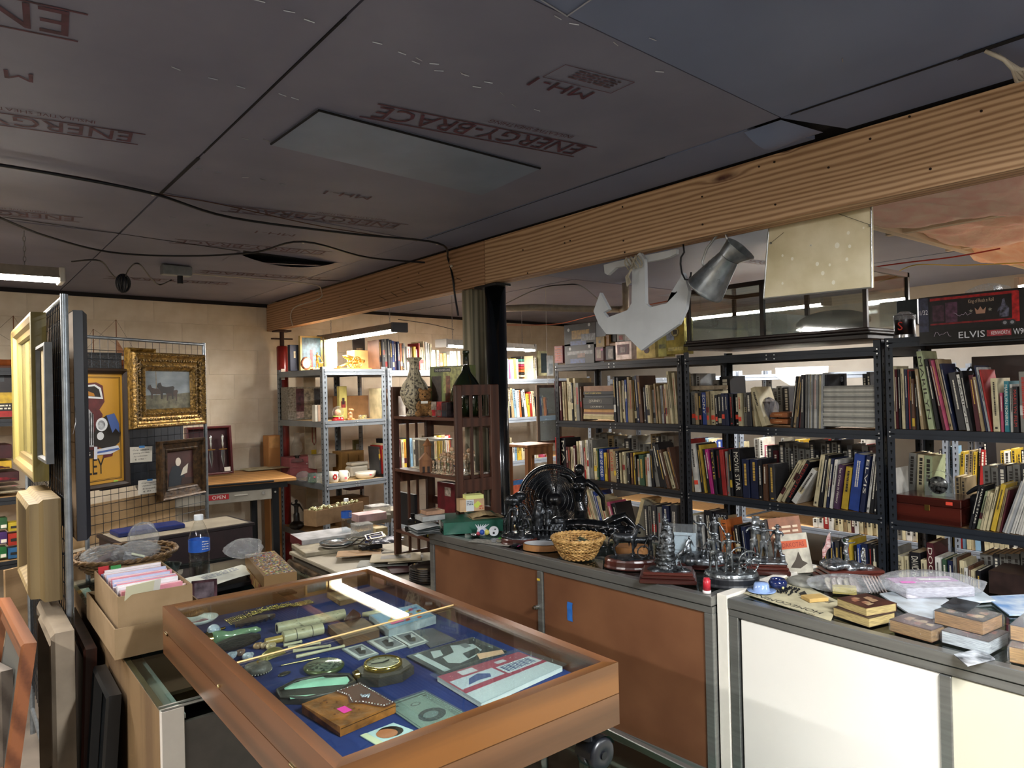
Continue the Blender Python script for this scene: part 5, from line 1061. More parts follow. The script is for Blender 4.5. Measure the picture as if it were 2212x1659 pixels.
MB().tube(pts, [.016, .0165, .015, .012, .0125, .014, .012, .008, .007, .009, .004], 14).ob('grip', mat('#86a783', .15, var=.15, sc=20, coat=.5), o); MB().cyl((-.066, 0, .017), (-.054, 0, .017), .017, 16).ob('collar', brass, o); MB().ball((-.072, -.012, .008), .008, 8).ob('finial', brass, o)
o = zobj('bead_necklaces', 'heap of gold bead necklaces at the far side of the wooden case', 'necklace', 590, 1325); R = random.Random(9); b = MB()
for k in range(8):
    y0 = R.uniform(-.02, .025); n = 46
    for i in range(n):
        t = i/(n-1); x = -.13+.26*t; y = y0*(1-.4*t)+.012*math.sin(5*t+k)+.028*t; z = .003+.012*math.sin(PI*t)*R.uniform(.3, 1)*(1 if .2 < t < .75 else .2)
        b.ball((x, y, z), R.choice((.0019, .0023, .003 if .3 < t < .6 else .002)), 4)
q = b.ob('beads', flat('#c3b06a', .2, .9), o); tag(q, kind='stuff')
o = zobj('shell_dish', 'dark brown polished shell dish next to the gold bead necklaces', 'dish', 553, 1349, .1)
MB().surf(lambda u, v: ((u-.5)*.115, (v-.5)*.05*math.sin(PI*min(.98, u*.85+.12)), .003+.014*abs(2*v-1)**2+.003*math.sin(40*u)*(1-abs(2*v-1))), 40, 9).ob('shell', mat('#6e5c50', .25, var=.2, sc=8, coat=.6), o)
o = zobj('scrimshaw_tusk', 'long cream scrimshaw tusk section with fine carving in the wooden case', 'carving', 668, 1350, .12)
a, c_ = cl(600, 1368), cl(742, 1337); oc = Vector(o.location)
def seg(p): return Vector(p)
def world_rod(name, label, cat, x0, y0, x1, y1, r0, r1, m, part, n=14, lift=None, extra=None):
    a, c_ = cl(x0, y0), cl(x1, y1); o = thing(name, label, cat, (a.x, a.y, zv+.0004)); l = max(r0, r1)+.001 if lift is None else lift
    d = Vector((c_.x-a.x, c_.y-a.y, 0)); MB().cyl((0, 0, l), (d.x, d.y, l), r0, n, r1).ob(part, m, o)
    if extra: extra(o, d, l)
    return o
bpy.data.objects.remove(o)
def exA(o, d, l):
    b = MB(); R = random.Random(3)
    for k in range(34): t = R.uniform(.04, .95); a = R.uniform(-.2, 1.9); p = d*t; n = Vector((-d.y, d.x, 0)).normalized()*-1; q = p+n*(.0136*math.cos(a))+Vector((0, 0, l+.0136*math.sin(a))); b.cyl(q, q+d*R.uniform(.01, .05)+Vector((0, 0, R.uniform(-.002, .002))), .0004, 4)
    q = b.ob('engraving', flat('#4a4a3c'), o); tag(q, kind='stuff'); MB().cyl(Vector((0, 0, l))-d*.002, Vector((0, 0, l)), .009, 12).ob('hollow_end', flat('#1a1714'), o)
world_rod('scrimshaw_tusk', 'long cream scrimshaw tusk section with fine engraving in the wooden case', 'carving', 598, 1370, 744, 1338, .0135, .0135, ivory, 'tusk', 20, None, exA)
def exB(o, d, l):
    for t in (.3, .7): MB().cyl(d*t+Vector((0, 0, l)), d*(t+.015)+Vector((0, 0, l)), .0142, 20).ob('black_ring', bw_k, o)
    b = MB(); R = random.Random(1); n = Vector((d.y, -d.x, 0)).normalized(); p = d*.5+n*.008+Vector((0, 0, l+.0118))
    for k in range(9): q = p+d*R.uniform(-.1, .1)+n*R.uniform(-.006, .005); b.cyl(p, q, .0004, 4); p = q
    b.ob('engraving', flat('#3a382e'), o); MB().cyl(-d*.42+Vector((0, .004, l*.75)), Vector((0, .004, l*.75)), .0085, 14).ob('inner_rod', mat('#c8a860', .3), o)
world_rod('ivory_case', 'cream cylindrical needle case with two black rings in the wooden case', 'case', 612, 1390, 697, 1371, .0138, .0138, ivory, 'tube', 22, None, exB)
for k, (x0, y0, x1, y1, l) in enumerate(((613, 1399, 650, 1391, 'shortest'), (622, 1404, 690, 1394, 'thin pointed'), (633, 1412, 712, 1400, 'two-part'), (640, 1424, 742, 1401, 'longest'))):
    def ex(o, d, l_): MB().cyl(d*.5+Vector((0, 0, l_)), d*.62+Vector((0, 0, l_)), .0032, 8).ob('silver_ferrule', flat('#c4c8cc', .2, .95), o); MB().ball(d+Vector((0, 0, l_)), .0042, 7).ob('tip', ivory, o)
    world_rod('bone_tool', '%s slender cream bone sewing tool on the blue velvet' % l, 'tool', x0, y0, x1, y1, .0042, .003, ivory, 'shaft', 10, None, ex)
world_rod('crochet_hook', 'thin gilt hook lying left of the round glass brooch', 'hook', 607, 1441, 690, 1424, .0016, .0022, flat('#a39870', .3, .8), 'shaft', 8)
o = zobj('brush', 'dark furry brush-like object along the left side of the wooden case', 'brush', 512, 1403, .1)
MB().surf(lambda u, v: ((u-.5)*.12, .02*math.cos(2*PI*v)*math.sin(PI*(.15+.7*u)), .018+.017*math.sin(2*PI*v)*math.sin(PI*(.15+.7*u))), 20, 12).ob('body', mat('#3a3834', .6, var=.4, sc=60, st=(1, 8, 8), bump=.6, col2='#16140f'), o)
for k, (x, y, c, l, r) in enumerate(((556, 1403, '#c8a078', 'small peach shell bead', .010), (572, 1402, '#d0b08a', 'small banded shell', .010), (585, 1405, '#d8c29a', 'small cream striped shell', .011), (519, 1418, '#9a7a6c', 'tiny pinkish carved figure', .010), (500, 1425, '#c8d4e4', 'tiny blue and white porcelain figure', .011), (535, 1428, '#d0d8e6', 'tiny white porcelain animal', .012))):
    o = zobj('small_carving', l+' among the trinkets in the wooden case', 'trinket', x, y); b = MB(); b.ball((0, 0, r*.9), r, 8, (1.2, .8, .85)); b.ball((r*.9, .002, r*1.1), r*.5, 6); b.ob('body', mat(c, .25, var=.3, sc=90), o)
o = zobj('leaf_box', 'olive green metal snuff box beside the small shells', 'box', 588, 1418, .35); MB().surf(lambda u, v: ((u-.5)*.065, (v-.5)*.03, .001+.02*math.sin(PI*u)**.4*math.sin(PI*v)**.5), 12, 10).ob('body', flat('#8a8250', .3, .5), o)
o = zobj('pincushion', 'round grey pincushion ringed with tiny silver beads in the wooden case', 'pincushion', 557, 1452); MB().lathe([(0, 0), (.027, 0), (.032, .008), (.028, .017), (.014, .022), (0, .02)], 28).ob('cushion', mat('#6a6660', .5, var=.3, sc=50, bump=.4), o)
b = MB()
for i in range(30): a = 2*PI*i/30; b.ball((.031*math.cos(a), .031*math.sin(a), .004), .0021, 4)
q = b.ob('beads', flat('#d5d3c4', .2, .8), o); tag(q, kind='stuff'); MB().lathe([(0, .028), (.003, .026), (.002, .021)], 8).ob('brass_knob', brass, o)
o = zobj('brooch', 'small tarnished oval brooch lying alone on the blue velvet', 'brooch', 614, 1457, .3); MB().lathe([(0, .003), (.010, .004), (.014, .002), (.014, 0)], 16, (0, 0, 0), None, True, 1.2, .6).ob('setting', mat('#4d4a42', .4, .6, var=.3, sc=90), o)
o = zobj('glass_paperweight', 'round glass dome brooch with a green rim and speckled centre', 'paperweight', 700, 1448); MB().lathe([(0, .003), (.044, .003), (.047, .007), (.047, .011), (.043, .014)], 36).ob('rim', mat('#5a6644', .25, .4), o); MB().lathe([(0, .0175), (.02, .0165), (.036, .0142), (.043, .0135)], 30).ob('dome', mat('#8a9684', .15, .2, var=.8, sc=110, col2='#2c3630', coat=.6), o)
# octagonal folding case: clock half and mint-lined half
def octa(cx, cy, rx, ry, k=.42): return [(cx+rx*a, cy+ry*b_) for a, b_ in ((1, k), (k, 1), (-k, 1), (-1, k), (-1, -k), (-k, -1), (k, -1), (1, -k))]
p1, p2 = cl(828, 1462), cl(684, 1494); o = thing('travel_clock', 'gold-rimmed travel clock in an open octagonal leather case lined with mint silk', 'clock', (p1.x, p1.y, zv+.0004)); dv = Vector((p2.x-p1.x, p2.y-p1.y, 0)); th = math.atan2(dv.y, dv.x)+PI; M1 = Matrix.Rotation(th, 4, 'Z')
lea = mat('#3e3b37', .5, var=.25, sc=30, bump=.2)
MB().prism(octa(0, 0, .062, .048), 0, .016, M1).ob('case_half', lea, o); MB().prism(octa(.002, 0, .054, .040), .016, .022, M1).ob('clock_body', mat('#55504a', .4, var=.15, sc=20), o)
MB().lathe([(.037, .022), (.041, .026), (.040, .032), (.036, .033), (.034, .030)], 40, (0, 0, 0), M1).ob('gold_rim', flat('#d6bc6a', .15, .95), o); MB().lathe([(0, .0295), (.035, .0295)], 30, (0, 0, 0), M1, False).ob('dial', mat('#8f8d78', .4, var=.1), o)
for k in range(12): a = k*PI/6; MB().add([M1 @ Vector((r_*math.cos(a)+s*math.sin(a)*.0012, r_*math.sin(a)-s*math.cos(a)*.0012, .0299)) for r_, s in ((.026, 1), (.031, 1), (.031, -1), (.026, -1))], [(0, 1, 2, 3)]).ob('hour_mark', bw_k, o)
for a, l, w in ((2.75, .025, .0012), (.25, .017, .0016)): MB().cyl((0, 0, .0305), (l*math.cos(a), l*math.sin(a), .0305), w, 5).ob('hand', bw_k, o)
M2 = Matrix.Translation(dv) @ M1
MB().prism(octa(0, 0, .076, .052), 0, .010, M2).ob('case_half', lea, o); MB().tube([M2 @ Vector((x, y, .011)) for x, y in octa(0, 0, .073, .049)], .004, 6, True).ob('case_lip', lea, o)
def silk(u, v):
    x, y = (u-.5)*.132, (v-.5)*.088; k = min(1, (abs(x)/.066+abs(y)/.044)/1.42); return M2 @ Vector((x*(.97 if k < 1 else .9), y*(.97 if k < 1 else .9), .0105+.003*math.sin(30*x+50*y)+.002*math.sin(120*y+20*x)))
MB().surf(silk, 26, 22).ob('silk_lining', mat('#a4dcc0', .35, 0, var=.15, sc=12, coat=.2), o)
MB().cyl(M1 @ Vector((-.064, -.01, .02)), M1 @ Vector((-.056, -.01, .02)), .009, 12).ob('crown', brass, o)
# leather wallet
K = Card('leather_wallet', 'brown ostrich leather wallet with studded flap and pink price sticker', 'wallet', [(735, 1592), (855, 1540), (778, 1494), (652, 1541)], .018, mat('#9a5f24', .45, var=.3, sc=40, bump=.4), None, None, 'body')
K.rect(.01, -.012, 1.0, .0, flat('#2a1a10'), 'dark_edge', -.004)
K.pr([(.55, 1), (.6, .72), (.5, .5), (.62, .36), (.74, .1), (.8, 0), (1, 0), (1, 1)], mat('#5a2c1a', .4, var=.2, sc=30), 'flap', .001); b = MB()
ring = [(.59, .97), (.63, .72), (.55, .5), (.66, .38), (.77, .14), (.82, .05), (.97, .05), (.97, .95), (.59, .97)]
for (a, c_) in zip(ring[:-1], ring[1:]):
    n = max(2, int(math.hypot(a[0]-c_[0], a[1]-c_[1])/.05))
    for i in range(n): t = i/n; b.ball(K.at(a[0]+(c_[0]-a[0])*t, a[1]+(c_[1]-a[1])*t, .0015), .0017, 5)
q = b.ob('silver_studs', flat('#d8dade', .15, 1), K.o); tag(q, kind='stuff')
b = MB(); R = random.Random(2)
for k in range(22): a = R.uniform(0, 6.3); r_ = R.uniform(0, .06); b.ball(K.at(.8+r_*math.cos(a), .52+1.4*r_*math.sin(a), .002), .0024, 5)
q = b.ob('crystal_cluster', flat('#cfd6e4', .1, .8), K.o); tag(q, kind='stuff')
K.rect(.26, .28, .4, .48, flat('#e83fa6', .6), 'price_sticker', .0008); b = MB()
for k in range(12): b.ball(K.at(R.uniform(.05, .5), R.uniform(.1, .9), -.0003), .0022, 5)
b.ob('quill_bumps', flat('#5e3412'), K.o)
# banknote
K = Card('banknote', 'novelty one dollar note with a dark-haired portrait in a clear sleeve', 'banknote', [(925, 1588), (1010, 1545), (918, 1494), (832, 1524)], .0008, mat('#b9c3ac', .6, var=.06)); gr = flat('#4c5648')
K.o.location.z += 0
for (u0, v0, u1, v1) in ((.03, .04, .97, .07), (.03, .93, .97, .96), (.03, .04, .045, .96), (.955, .04, .97, .96)): K.rect(u0, v0, u1, v1, gr)
# the note's long side runs away from the viewer: print along v
def note(u, v): return (u, v)
K.pr([(.5+.34*math.cos(t)*.9, .36+.17*math.sin(t)) for t in [i*.5 for i in range(13)]], flat('#232826'), 'portrait_hair', .0004)
K.pr([(.48+.17*math.cos(t), .37+.085*math.sin(t)) for t in [i*.5 for i in range(13)]], flat('#8f9991'), 'portrait_face', .0006)
K.pr([(.5+.12*math.cos(t), .75+.05*math.sin(t)) for t in [i*.5 for i in range(13)]], gr, 'seal', .0004); K.pr([(.5+.09*math.cos(t), .75+.035*math.sin(t)) for t in [i*.5 for i in range(13)]], flat('#b9c3ac'), 'seal', .0006)
vs, fs = glyphs('THE UNITED STATES OF AMERICA'); MB().add([K.at(.82-.0+.1*c_, .85-.75*a, .0006) for a, c_ in vs], fs).ob('lettering', gr, K.o)
for u, v in ((.12, .88), (.85, .9), (.12, .1), (.85, .1)): vs, fs = glyphs('1'); MB().add([K.at(u+.1*c_-.03, v-.04*a, .0006) for a, c_ in vs], fs).ob('lettering', gr, K.o)
MB().prism([(p[0]*1.06, p[1]*1.06) for p in (K.at(0, 0), K.at(1, 0), K.at(1, 1), K.at(0, 1))], .0018, .0021).ob('clear_sleeve', slv, K.o)
K = Card('photo_card', 'small laminated portrait photo in the near corner of the wooden case', 'photo', [(815, 1612), (893, 1578), (850, 1562), (778, 1590)], .0009, flat('#b8cfd0', .25))
K.pr([(.62+.3*math.cos(t), .5+.42*math.sin(t)) for t in [i*.42 for i in range(15)]], flat('#1d1712', .3), 'printed_hair'); K.pr([(.5+.25*math.cos(t), .47+.36*math.sin(t)) for t in [i*.42 for i in range(15)]], flat('#b0714e', .3), 'printed_face', .0005)
K.rect(0, 0, .18, 1, flat('#cdd2b0', .3), 'printed_panel', .0007)
# red and white card packets in a clear bag
K = Card('cigarette_cards', 'red and white printed card packets in a clear bag, right part of the wooden case', 'card packet', [(1040, 1530), (1215, 1450), (1120, 1418), (945, 1472)], .010, mat('#dadcdc', .4, var=.04))
rd = flat('#b8284a', .4); K.rect(0, .42, 1, 1, mat('#c23a58', .4, var=.1, sc=20)); K.rect(.0, .0, 1, .42, flat('#e2e2e4', .4)); K.rect(0, .33, 1, .42, rd, dz=.0006)
K.rect(.02, .45, .52, .75, flat('#dcdde4', .4), dz=.0006); K.pr([(.12, .5), (.2, .66), (.33, .72), (.42, .6), (.38, .5), (.25, .53)], flat('#3a4c90'), dz=.0009)
K.rect(.55, .42, .98, .72, flat('#e6e6ea', .4), dz=.0007)
for k in range(14): K.rect(.58+k*.026, .46, .58+k*.026+(.012 if k % 3 else .018), .68, flat('#3a4a86'), dz=.001)
K.rect(.2, .8, .38, .95, flat('#e6dce0'), dz=.0008); K.rect(.62, .8, .74, .9, flat('#e6dce0'), dz=.0008)
b = MB(); x0 = [K.at(-.05, -.06, .004), K.at(1.05, -.06, .004), K.at(1.06, 1.08, .004), K.at(-.06, 1.08, .004)]; b.add(x0, [(0, 1, 2, 3)]).ob('clear_bag', slv, K.o)
# black and white photographs
K = Card('photograph', 'large black and white photograph in a clear holder, centre right of the wooden case', 'photo', [(955, 1462), (1095, 1410), (1020, 1380), (878, 1421)], .004, flat('#34373a', .25)); K.rect(.07, .07, .93, .93, bw_k); K.rect(.07, .06, .16, .94, bw_w, dz=.0006)
K.pr([(.25, .3), (.35, .15), (.6, .2), (.8, .35), (.85, .7), (.6, .9), (.5, .6), (.3, .55)], bw_w, dz=.0006); K.pr([(.5, .2), (.75, .3), (.8, .5), (.55, .45)], bw_k, dz=.0009); K.pr([(.2, .6), (.35, .62), (.42, .85), (.3, .9)], bw_w, dz=.0006); K.pr([(.68, .62), (.78, .62), (.8, .82), (.7, .85)], bw_g, dz=.0009)
K.rect(.0, .0, 1, 1, slv, 'clear_holder', .0013)
for k, (q, l) in enumerate((([(775, 1427), (818, 1414), (782, 1393), (738, 1404)], 'small black and white photo card, left of the three in a row'), ([(832, 1412), (882, 1397), (842, 1374), (792, 1387)], 'small black and white photo card, middle of the three in a row'), ([(885, 1401), (926, 1388), (890, 1364), (842, 1375)], 'small black and white photo card, right of the three in a row'))):
    K = Card('photo_card', l, 'photo', q, .003, flat('#8d9496', .3), None, 'small photo cards in the wooden case'); K.rect(.05, .05, .95, .95, bw_w); K.rect(.18, .12, .9, .88, bw_g, dz=.0006); K.pr([(.3, .3), (.5, .2), (.7, .4), (.65, .75), (.4, .7)], bw_k, dz=.0009); K.pr([(.55, .5), (.8, .5), (.8, .8)], flat('#c6c9c8'), dz=.0011)
Card('dark_photo', 'dark grey photo sleeve next to the row of small photo cards', 'photo', [(930, 1400), (985, 1383), (935, 1358), (890, 1364)], .002, mat('#5c6068', .25, var=.2, sc=10))
K = Card('paper_scrap', 'torn peach paper scrap on the large black and white photograph', 'paper', [(1036, 1424), (1090, 1412), (1084, 1404), (1030, 1413)], .0008, flat('#cfa98c'), zv+.0062)
# toy deck box, wooden boxes
K = Card('playing_card_box', 'bright blue comic card box wrapped in grey tissue in the wooden case', 'box', [(840, 1379), (942, 1347), (900, 1320), (797, 1345)], .020, mat('#a9b4bc', .6, var=.2, sc=30, bump=.3)); K.rect(.03, .05, .97, .95, flat('#5a9ac4', .4)); R = random.Random(6)
for k in range(16): u, v = R.uniform(.1, .85), R.uniform(.1, .75); K.pr([(u, v), (u+.1, v+.02), (u+.09, v+.12), (u+.01, v+.1)], flat(R.choice(('#d8c03a', '#c8502c', '#e4dcd0', '#d04a8c', '#2c5a9c', '#b07850'))), dz=.0006)
K.rect(.15, .2, .42, .32, flat('#e8589c'), dz=.001); K.rect(.3, .45, .5, .62, flat('#e4dc3c'), dz=.001)
o = Card('wooden_box', 'brown slant-topped wooden box in the middle of the wooden case', 'box', [(742, 1398), (820, 1376), (785, 1349), (708, 1366)], .018, wood('#6e5440', '#4d3828', 'x', 60, .5)).o
o = zobj('carved_stone', 'dark red polished carved stone behind the slant-topped box', 'carving', 762, 1350, .3); MB().surf(lambda u, v: (.028*math.cos(2*PI*u)*math.sin(PI*v), .018*math.sin(2*PI*u)*math.sin(PI*v), .019-.018*math.cos(PI*v)*(1+.3*math.sin(4*PI*u))), 18, 10, None, True, True).ob('stone', mat('#4a1d16', .12, var=.4, sc=20, coat=.6), o)
o = zobj('carved_bone', 'cream carved bone ornament on a gilt stand near the far glass reflection', 'carving', 808, 1335, -.3); b = MB(); b.tube([(-.03, .01, .01), (-.01, 0, .013), (.01, .004, .012), (.03, 0, .01)], [.007, .008, .01, .006], 10); b.ob('bone', ivory, o); MB().cbox((-.01, -.012, 0), (.035, .012, .006), .002).ob('stand', mat('#a8904a', .4, .4, var=.4, sc=60), o)
K = Card('wooden_block', 'small pale wooden block near the far side of the wooden case', 'block', [(735, 1309), (770, 1300), (748, 1284), (706, 1290)], .014, wood('#9a7a50', '#705434', 'x', 60, .5))
# ================= things on the brown counter =================
ZC = 1.0012
pew = mat('#8d9296', .3, .85, var=.6, sc=55, bump=.3, col2='#2c2f32', thr=(.3, .6)); pewd = mat('#4b4e52', .3, .8, var=.6, sc=50, bump=.3, col2='#17191b', thr=(.3, .6)); brz = mat('#15171a', .22, .5, var=.3, sc=30, bump=.2, coat=.3)
mahb = wood('#4a2018', '#2c110d', 'x', 50, .3, .4, 3); lightb = wood('#9a6a3c', '#7a4e28', 'x', 40, .4, .2, 3)
def human(b, M, h, la=(.25, .05, .45), ra=(.25, .05, .45), le=None, re=None, lf=(.09, 0), rf=(.09, 0), lean=(0, 0), coat=0, hat=None, kneel=False, seat=False):
    """sculpted figure, facing -y, of height h; arms given as hand offsets from the shoulder in units of h"""
    def V(x, y, z): return M @ Vector((x*h, y*h, z*h))
    lx, ly = lean; hip = .50 if not (kneel or seat) else .28
    def tb(ps, rs): b.tube([V(*p) for p in ps], [r*h for r in rs], 8)
    ch = (lx*.6, ly*.6, hip+.30); nk = (lx*.8, ly*.8, hip+.345)
    tb([(0, 0, hip-.04), (lx*.2, ly*.2, hip+.07), (lx*.4, ly*.4, hip+.18), ch, nk, (lx*.85, ly*.85-.005, hip+.37)], [.062, .074, .072, .088, .045, .032])
    hd = (lx, ly-.01, hip+.425); b.ball(V(*hd), .058*h, 8)
    b.ball(V(hd[0], hd[1]-.052, hd[2]-.004), .012*h, 4)
    for s, a, e in ((-1, la, le), (1, ra, re)):
        sh = (lx*.7+s*.10, ly*.7, hip+.305); hnd = (sh[0]+s*a[0], sh[1]-a[1], sh[2]-a[2])
        el = e or ((sh[0]+hnd[0])/2+s*.03, (sh[1]+hnd[1])/2+.03, (sh[2]+hnd[2])/2-.01)
        tb([(sh[0]-s*.03, sh[1], sh[2]), sh, el, hnd], [.04, .034, .026, .02]); b.ball(V(*hnd), .024*h, 5)
    for s, f in ((-1, lf), (1, rf)):
        if kneel: tb([(s*.05, 0, hip), (s*.08, -.14 if s < 0 else -.03, hip-.02 if s < 0 else .05), (s*.08, -.13 if s < 0 else .12, .02)], [.06, .048, .03])
        elif seat: tb([(s*.05, 0, hip), (s*.09, -.2, hip+.02), (s*.10, -.24, .04)], [.06, .048, .03])
        else: tb([(s*.045, 0, hip), ((s*.045+s*f[0])/2, -f[1]/2-.02, .27), (s*f[0], -f[1], .03)], [.062, .042, .028]); tb([(s*f[0], -f[1]+.02, .02), (s*f[0], -f[1]-.07, .015)], [.026, .02])
    if coat: b.lathe([(.07*h, (hip+.06)*h), (.09*h, (hip-.05)*h), (.115*h, (hip-coat)*h), (.10*h, (hip-coat)*h)], 12, (0, 0, 0), M)
    if hat == 'wide': b.lathe([(0, .10*h), (.05*h, .085*h), (.055*h, .03*h), (.105*h, .022*h), (.10*h, .012*h), (0, .012*h)], 14, (0, 0, 0), M @ T(hd[0]*h, hd[1]*h, hd[2]*h))
    elif hat: b.lathe([(0, .085*h), (.045*h, .08*h), (.058*h, .02*h), (0, .015*h)], 12, (0, 0, 0), M @ T(hd[0]*h, hd[1]*h, hd[2]*h))
def horse(b, M, h, head=0., lift=(0, 0, 0, 0)):
    """horse facing -x, withers at height h"""
    def V(x, y, z): return M @ Vector((x*h, y*h, z*h))
    def tb(ps, rs): b.tube([V(*p) for p in ps], [r*h for r in rs], 9)
    tb([(.52, 0, .80), (.42, 0, .84), (.2, 0, .78), (-.1, 0, .76), (-.3, 0, .80), (-.42, 0, .86)], [.08, .17, .17, .185, .17, .09])
    tb([(-.36, 0, .85), (-.50, 0, 1.02+head*.5), (-.60, 0, 1.18+head)], [.13, .095, .07]); tb([(-.57, 0, 1.20+head), (-.72, 0, 1.12+head), (-.84, 0, .98+head)], [.072, .06, .036])
    for s in (-1, 1): tb([(-.57, s*.04, 1.24+head), (-.56, s*.045, 1.33+head)], [.02, .006])
    tb([(-.52, 0, 1.2+head), (-.42, 0, 1.06+head*.6), (-.32, 0, .94)], [.03, .04, .02])
    for k, (x, s) in enumerate(((-.32, -1), (-.32, 1), (.42, -1), (.42, 1))):
        L_ = lift[k]
        if k < 2: tb([(x, s*.08, .72), (x-.03-L_, s*.09, .42+L_*.5), (x-.01-L_*.4, s*.09, .20+L_), (x-L_*.5, s*.09, .03+L_)], [.085, .05, .032, .04])
        else: tb([(x, s*.08, .78), (x-.06-L_, s*.09, .52), (x+.08-L_, s*.09, .36), (x+.03-L_*1.2, s*.09, .12), (x+.01-L_*1.2, s*.09, .03)], [.12, .08, .045, .032, .042])
    tb([(.55, 0, .82), (.66, 0, .66), (.68, 0, .38)], [.035, .05, .015])
def mound(b, M, rx, ry, h, seed, n=9):
    R = random.Random(seed); b.ball((0, 0, 0), 1, 12, (rx, ry, h), M)
    for k in range(n): a = R.uniform(0, 6.3); r_ = R.uniform(.3, .85); b.ball((rx*r_*math.cos(a), ry*r_*math.sin(a), h*.2), 1, 6, (rx*.3, ry*.35, h*R.uniform(.5, .9)), M)
def plinth(o, rx, ry, hs, m, oval=True, n=36):
    if oval: MB().lathe([(0, 0), (1, 0), (1, hs*.12), (.97, hs*.3), (.97, hs*.8), (.93, hs), (0, hs)], n, (0, 0, 0), None, False, rx, ry).ob('wooden_base', m, o)
    else:
        b = MB(); b.cbox((-rx, -ry, 0), (rx, ry, hs*.42), .003); b.cbox((-rx*.94, -ry*.9, hs*.42), (rx*.94, ry*.9, hs*.7), .003); b.cbox((-rx*.88, -ry*.82, hs*.7), (rx*.88, ry*.82, hs), .003); b.ob('wooden_base', m, o)
def statue(label, px, py, rz, base, fn, m=pew, vox=.0032, disp=.0035, z=ZC, dx=0, dy=0):
    p = P(px, py, Z=z); o = thing('statuette', label, 'statuette', (p.x+dx, p.y+dy, z), rz)
    if base: plinth(o, *base)
    b = MB(); fn(b); q = b.ob('figures', m, o); remesh(q, vox, True, disp, .012); return o
FR = -.9  # facing the camera side
# 1 pewter camp group on oval dark base
def g(b):
    z = .022
    mound(b, T(0, 0, z), .07, .055, .02, 1); human(b, T(-.02, .01, z+.012, .3), .13, hat='wide', coat=.2, ra=(.05, .16, .05)); human(b, T(.03, -.01, z+.012, -.8), .12, hat='cap', seat=True, la=(.0, .2, .1)); human(b, T(.0, .035, z+.015, .1), .14, hat='wide', la=(.2, .0, -.1)); b.cyl(T(0, 0, 0) @ Vector((.02, -.035, z)), (.02, -.035, z+.04), .012, 10); b.tube([(-.05, .03, z), (-.045, .03, z+.1), (-.03, .02, z+.15)], .01, 7); b.ball((-.03, .02, z+.15), .035, 8, (1, .8, .6)); b.ball((.0, .03, z+.165), .03, 8, (1, .8, .6))
statue('pewter figures under a tree on an oval dark base, leftmost on the brown counter', 1122, 1172, FR, (.078, .06, .022, mahb), g, pewd, .0035)
# 2 stone well with figure
def g(b):
    mound(b, T(0, 0, .012), .085, .06, .02, 2); b.tube([(-.045, .01, .02), (-.04, .01, .10), (-.03, .01, .155), (-.02, .01, .16)], [.03, .027, .02, .008], 9); human(b, T(.005, .0, .02), .13, coat=.42, la=(.02, .1, .15), ra=(.02, .1, .15)); b.box((.02, -.035, .02), (.075, .03, .075))
    for k in range(7): b.box((-.05+.018*k, -.045, .02), (-.042+.018*k, -.04, .065))
    b.box((-.052, -.046, .045), (.07, -.040, .052)); b.ball((.05, .0, .085), .03, 8, (1, .8, .5))
statue('dark pewter statuette of a robed figure before a tall stone and railing', 1182, 1166, FR, None, g, pewd, .0038)
o = thing('oval_stand', 'pale wooden oval stand left of the round wicker basket', 'stand', (P(1170, 1186, Z=ZC).x, P(1170, 1186, Z=ZC).y, ZC), FR); MB().lathe([(0, 0), (1, 0), (.98, .022), (0, .024)], 32, (0, 0, 0), None, False, .075, .05).ob('wooden_base', lightb, o); MB().lathe([(0, .0242), (.93, .0242)], 32, (0, 0, 0), None, False, .075, .05).ob('white_top', flat('#b9bcc0'), o)
# 3 long black bronze with reclining form and reaching torso
def g(b):
    for k in range(13): t = k/12; b.ball((-.16+.34*t, .01*math.sin(5*t), .03+.02*math.sin(PI*t)), .036-.012*abs(t-.4), 7, (1.2, .9, .8))
    b.tube([(.08, 0, .05), (.13, -.01, .075), (.17, 0, .09), (.2, .0, .06), (.235, .0, .02)], [.02, .024, .022, .014, .006], 8)
    b.tube([(-.17, 0, .03), (-.21, -.02, .02), (-.25, -.02, .015)], [.022, .014, .006], 8)
    for k in range(8): b.ball((-.12+.04*k, -.03, .02), .02, 5)
statue('long glossy black bronze of a reclining figure behind the wicker basket', 1262, 1160, FR, None, g, brz, .004, .0012)
def g(b):
    b.tube([(0, 0, .0), (0, 0, .06), (.004, 0, .10), (-.004, 0, .14), (0, 0, .185), (.004, 0, .22), (.0, 0, .245)], [.03, .028, .03, .022, .03, .036, .018], 12)
    for s in (-1, 1): b.ball((s*.016, -.026, .20), .015, 7)
    b.tube([(.03, 0, .225), (.07, -.01, .20), (.10, -.01, .16), (.105, -.01, .10)], [.016, .014, .011, .008], 8); b.tube([(-.03, 0, .225), (-.05, -.01, .25), (-.085, -.02, .26)], [.016, .013, .008], 8); b.ball((0, 0, .27), .022, 9, (.9, 1, 1.2)); b.ball((.0, .01, .275), .024, 8)
    b.lathe([(0, 0), (.05, 0), (.045, .012), (0, .015)], 16)
statue('glossy black bronze nude torso with outstretched arm in front of the fan', 1232, 1160, FR, None, g, brz, .0036, .0008, ZC, .09, .03)
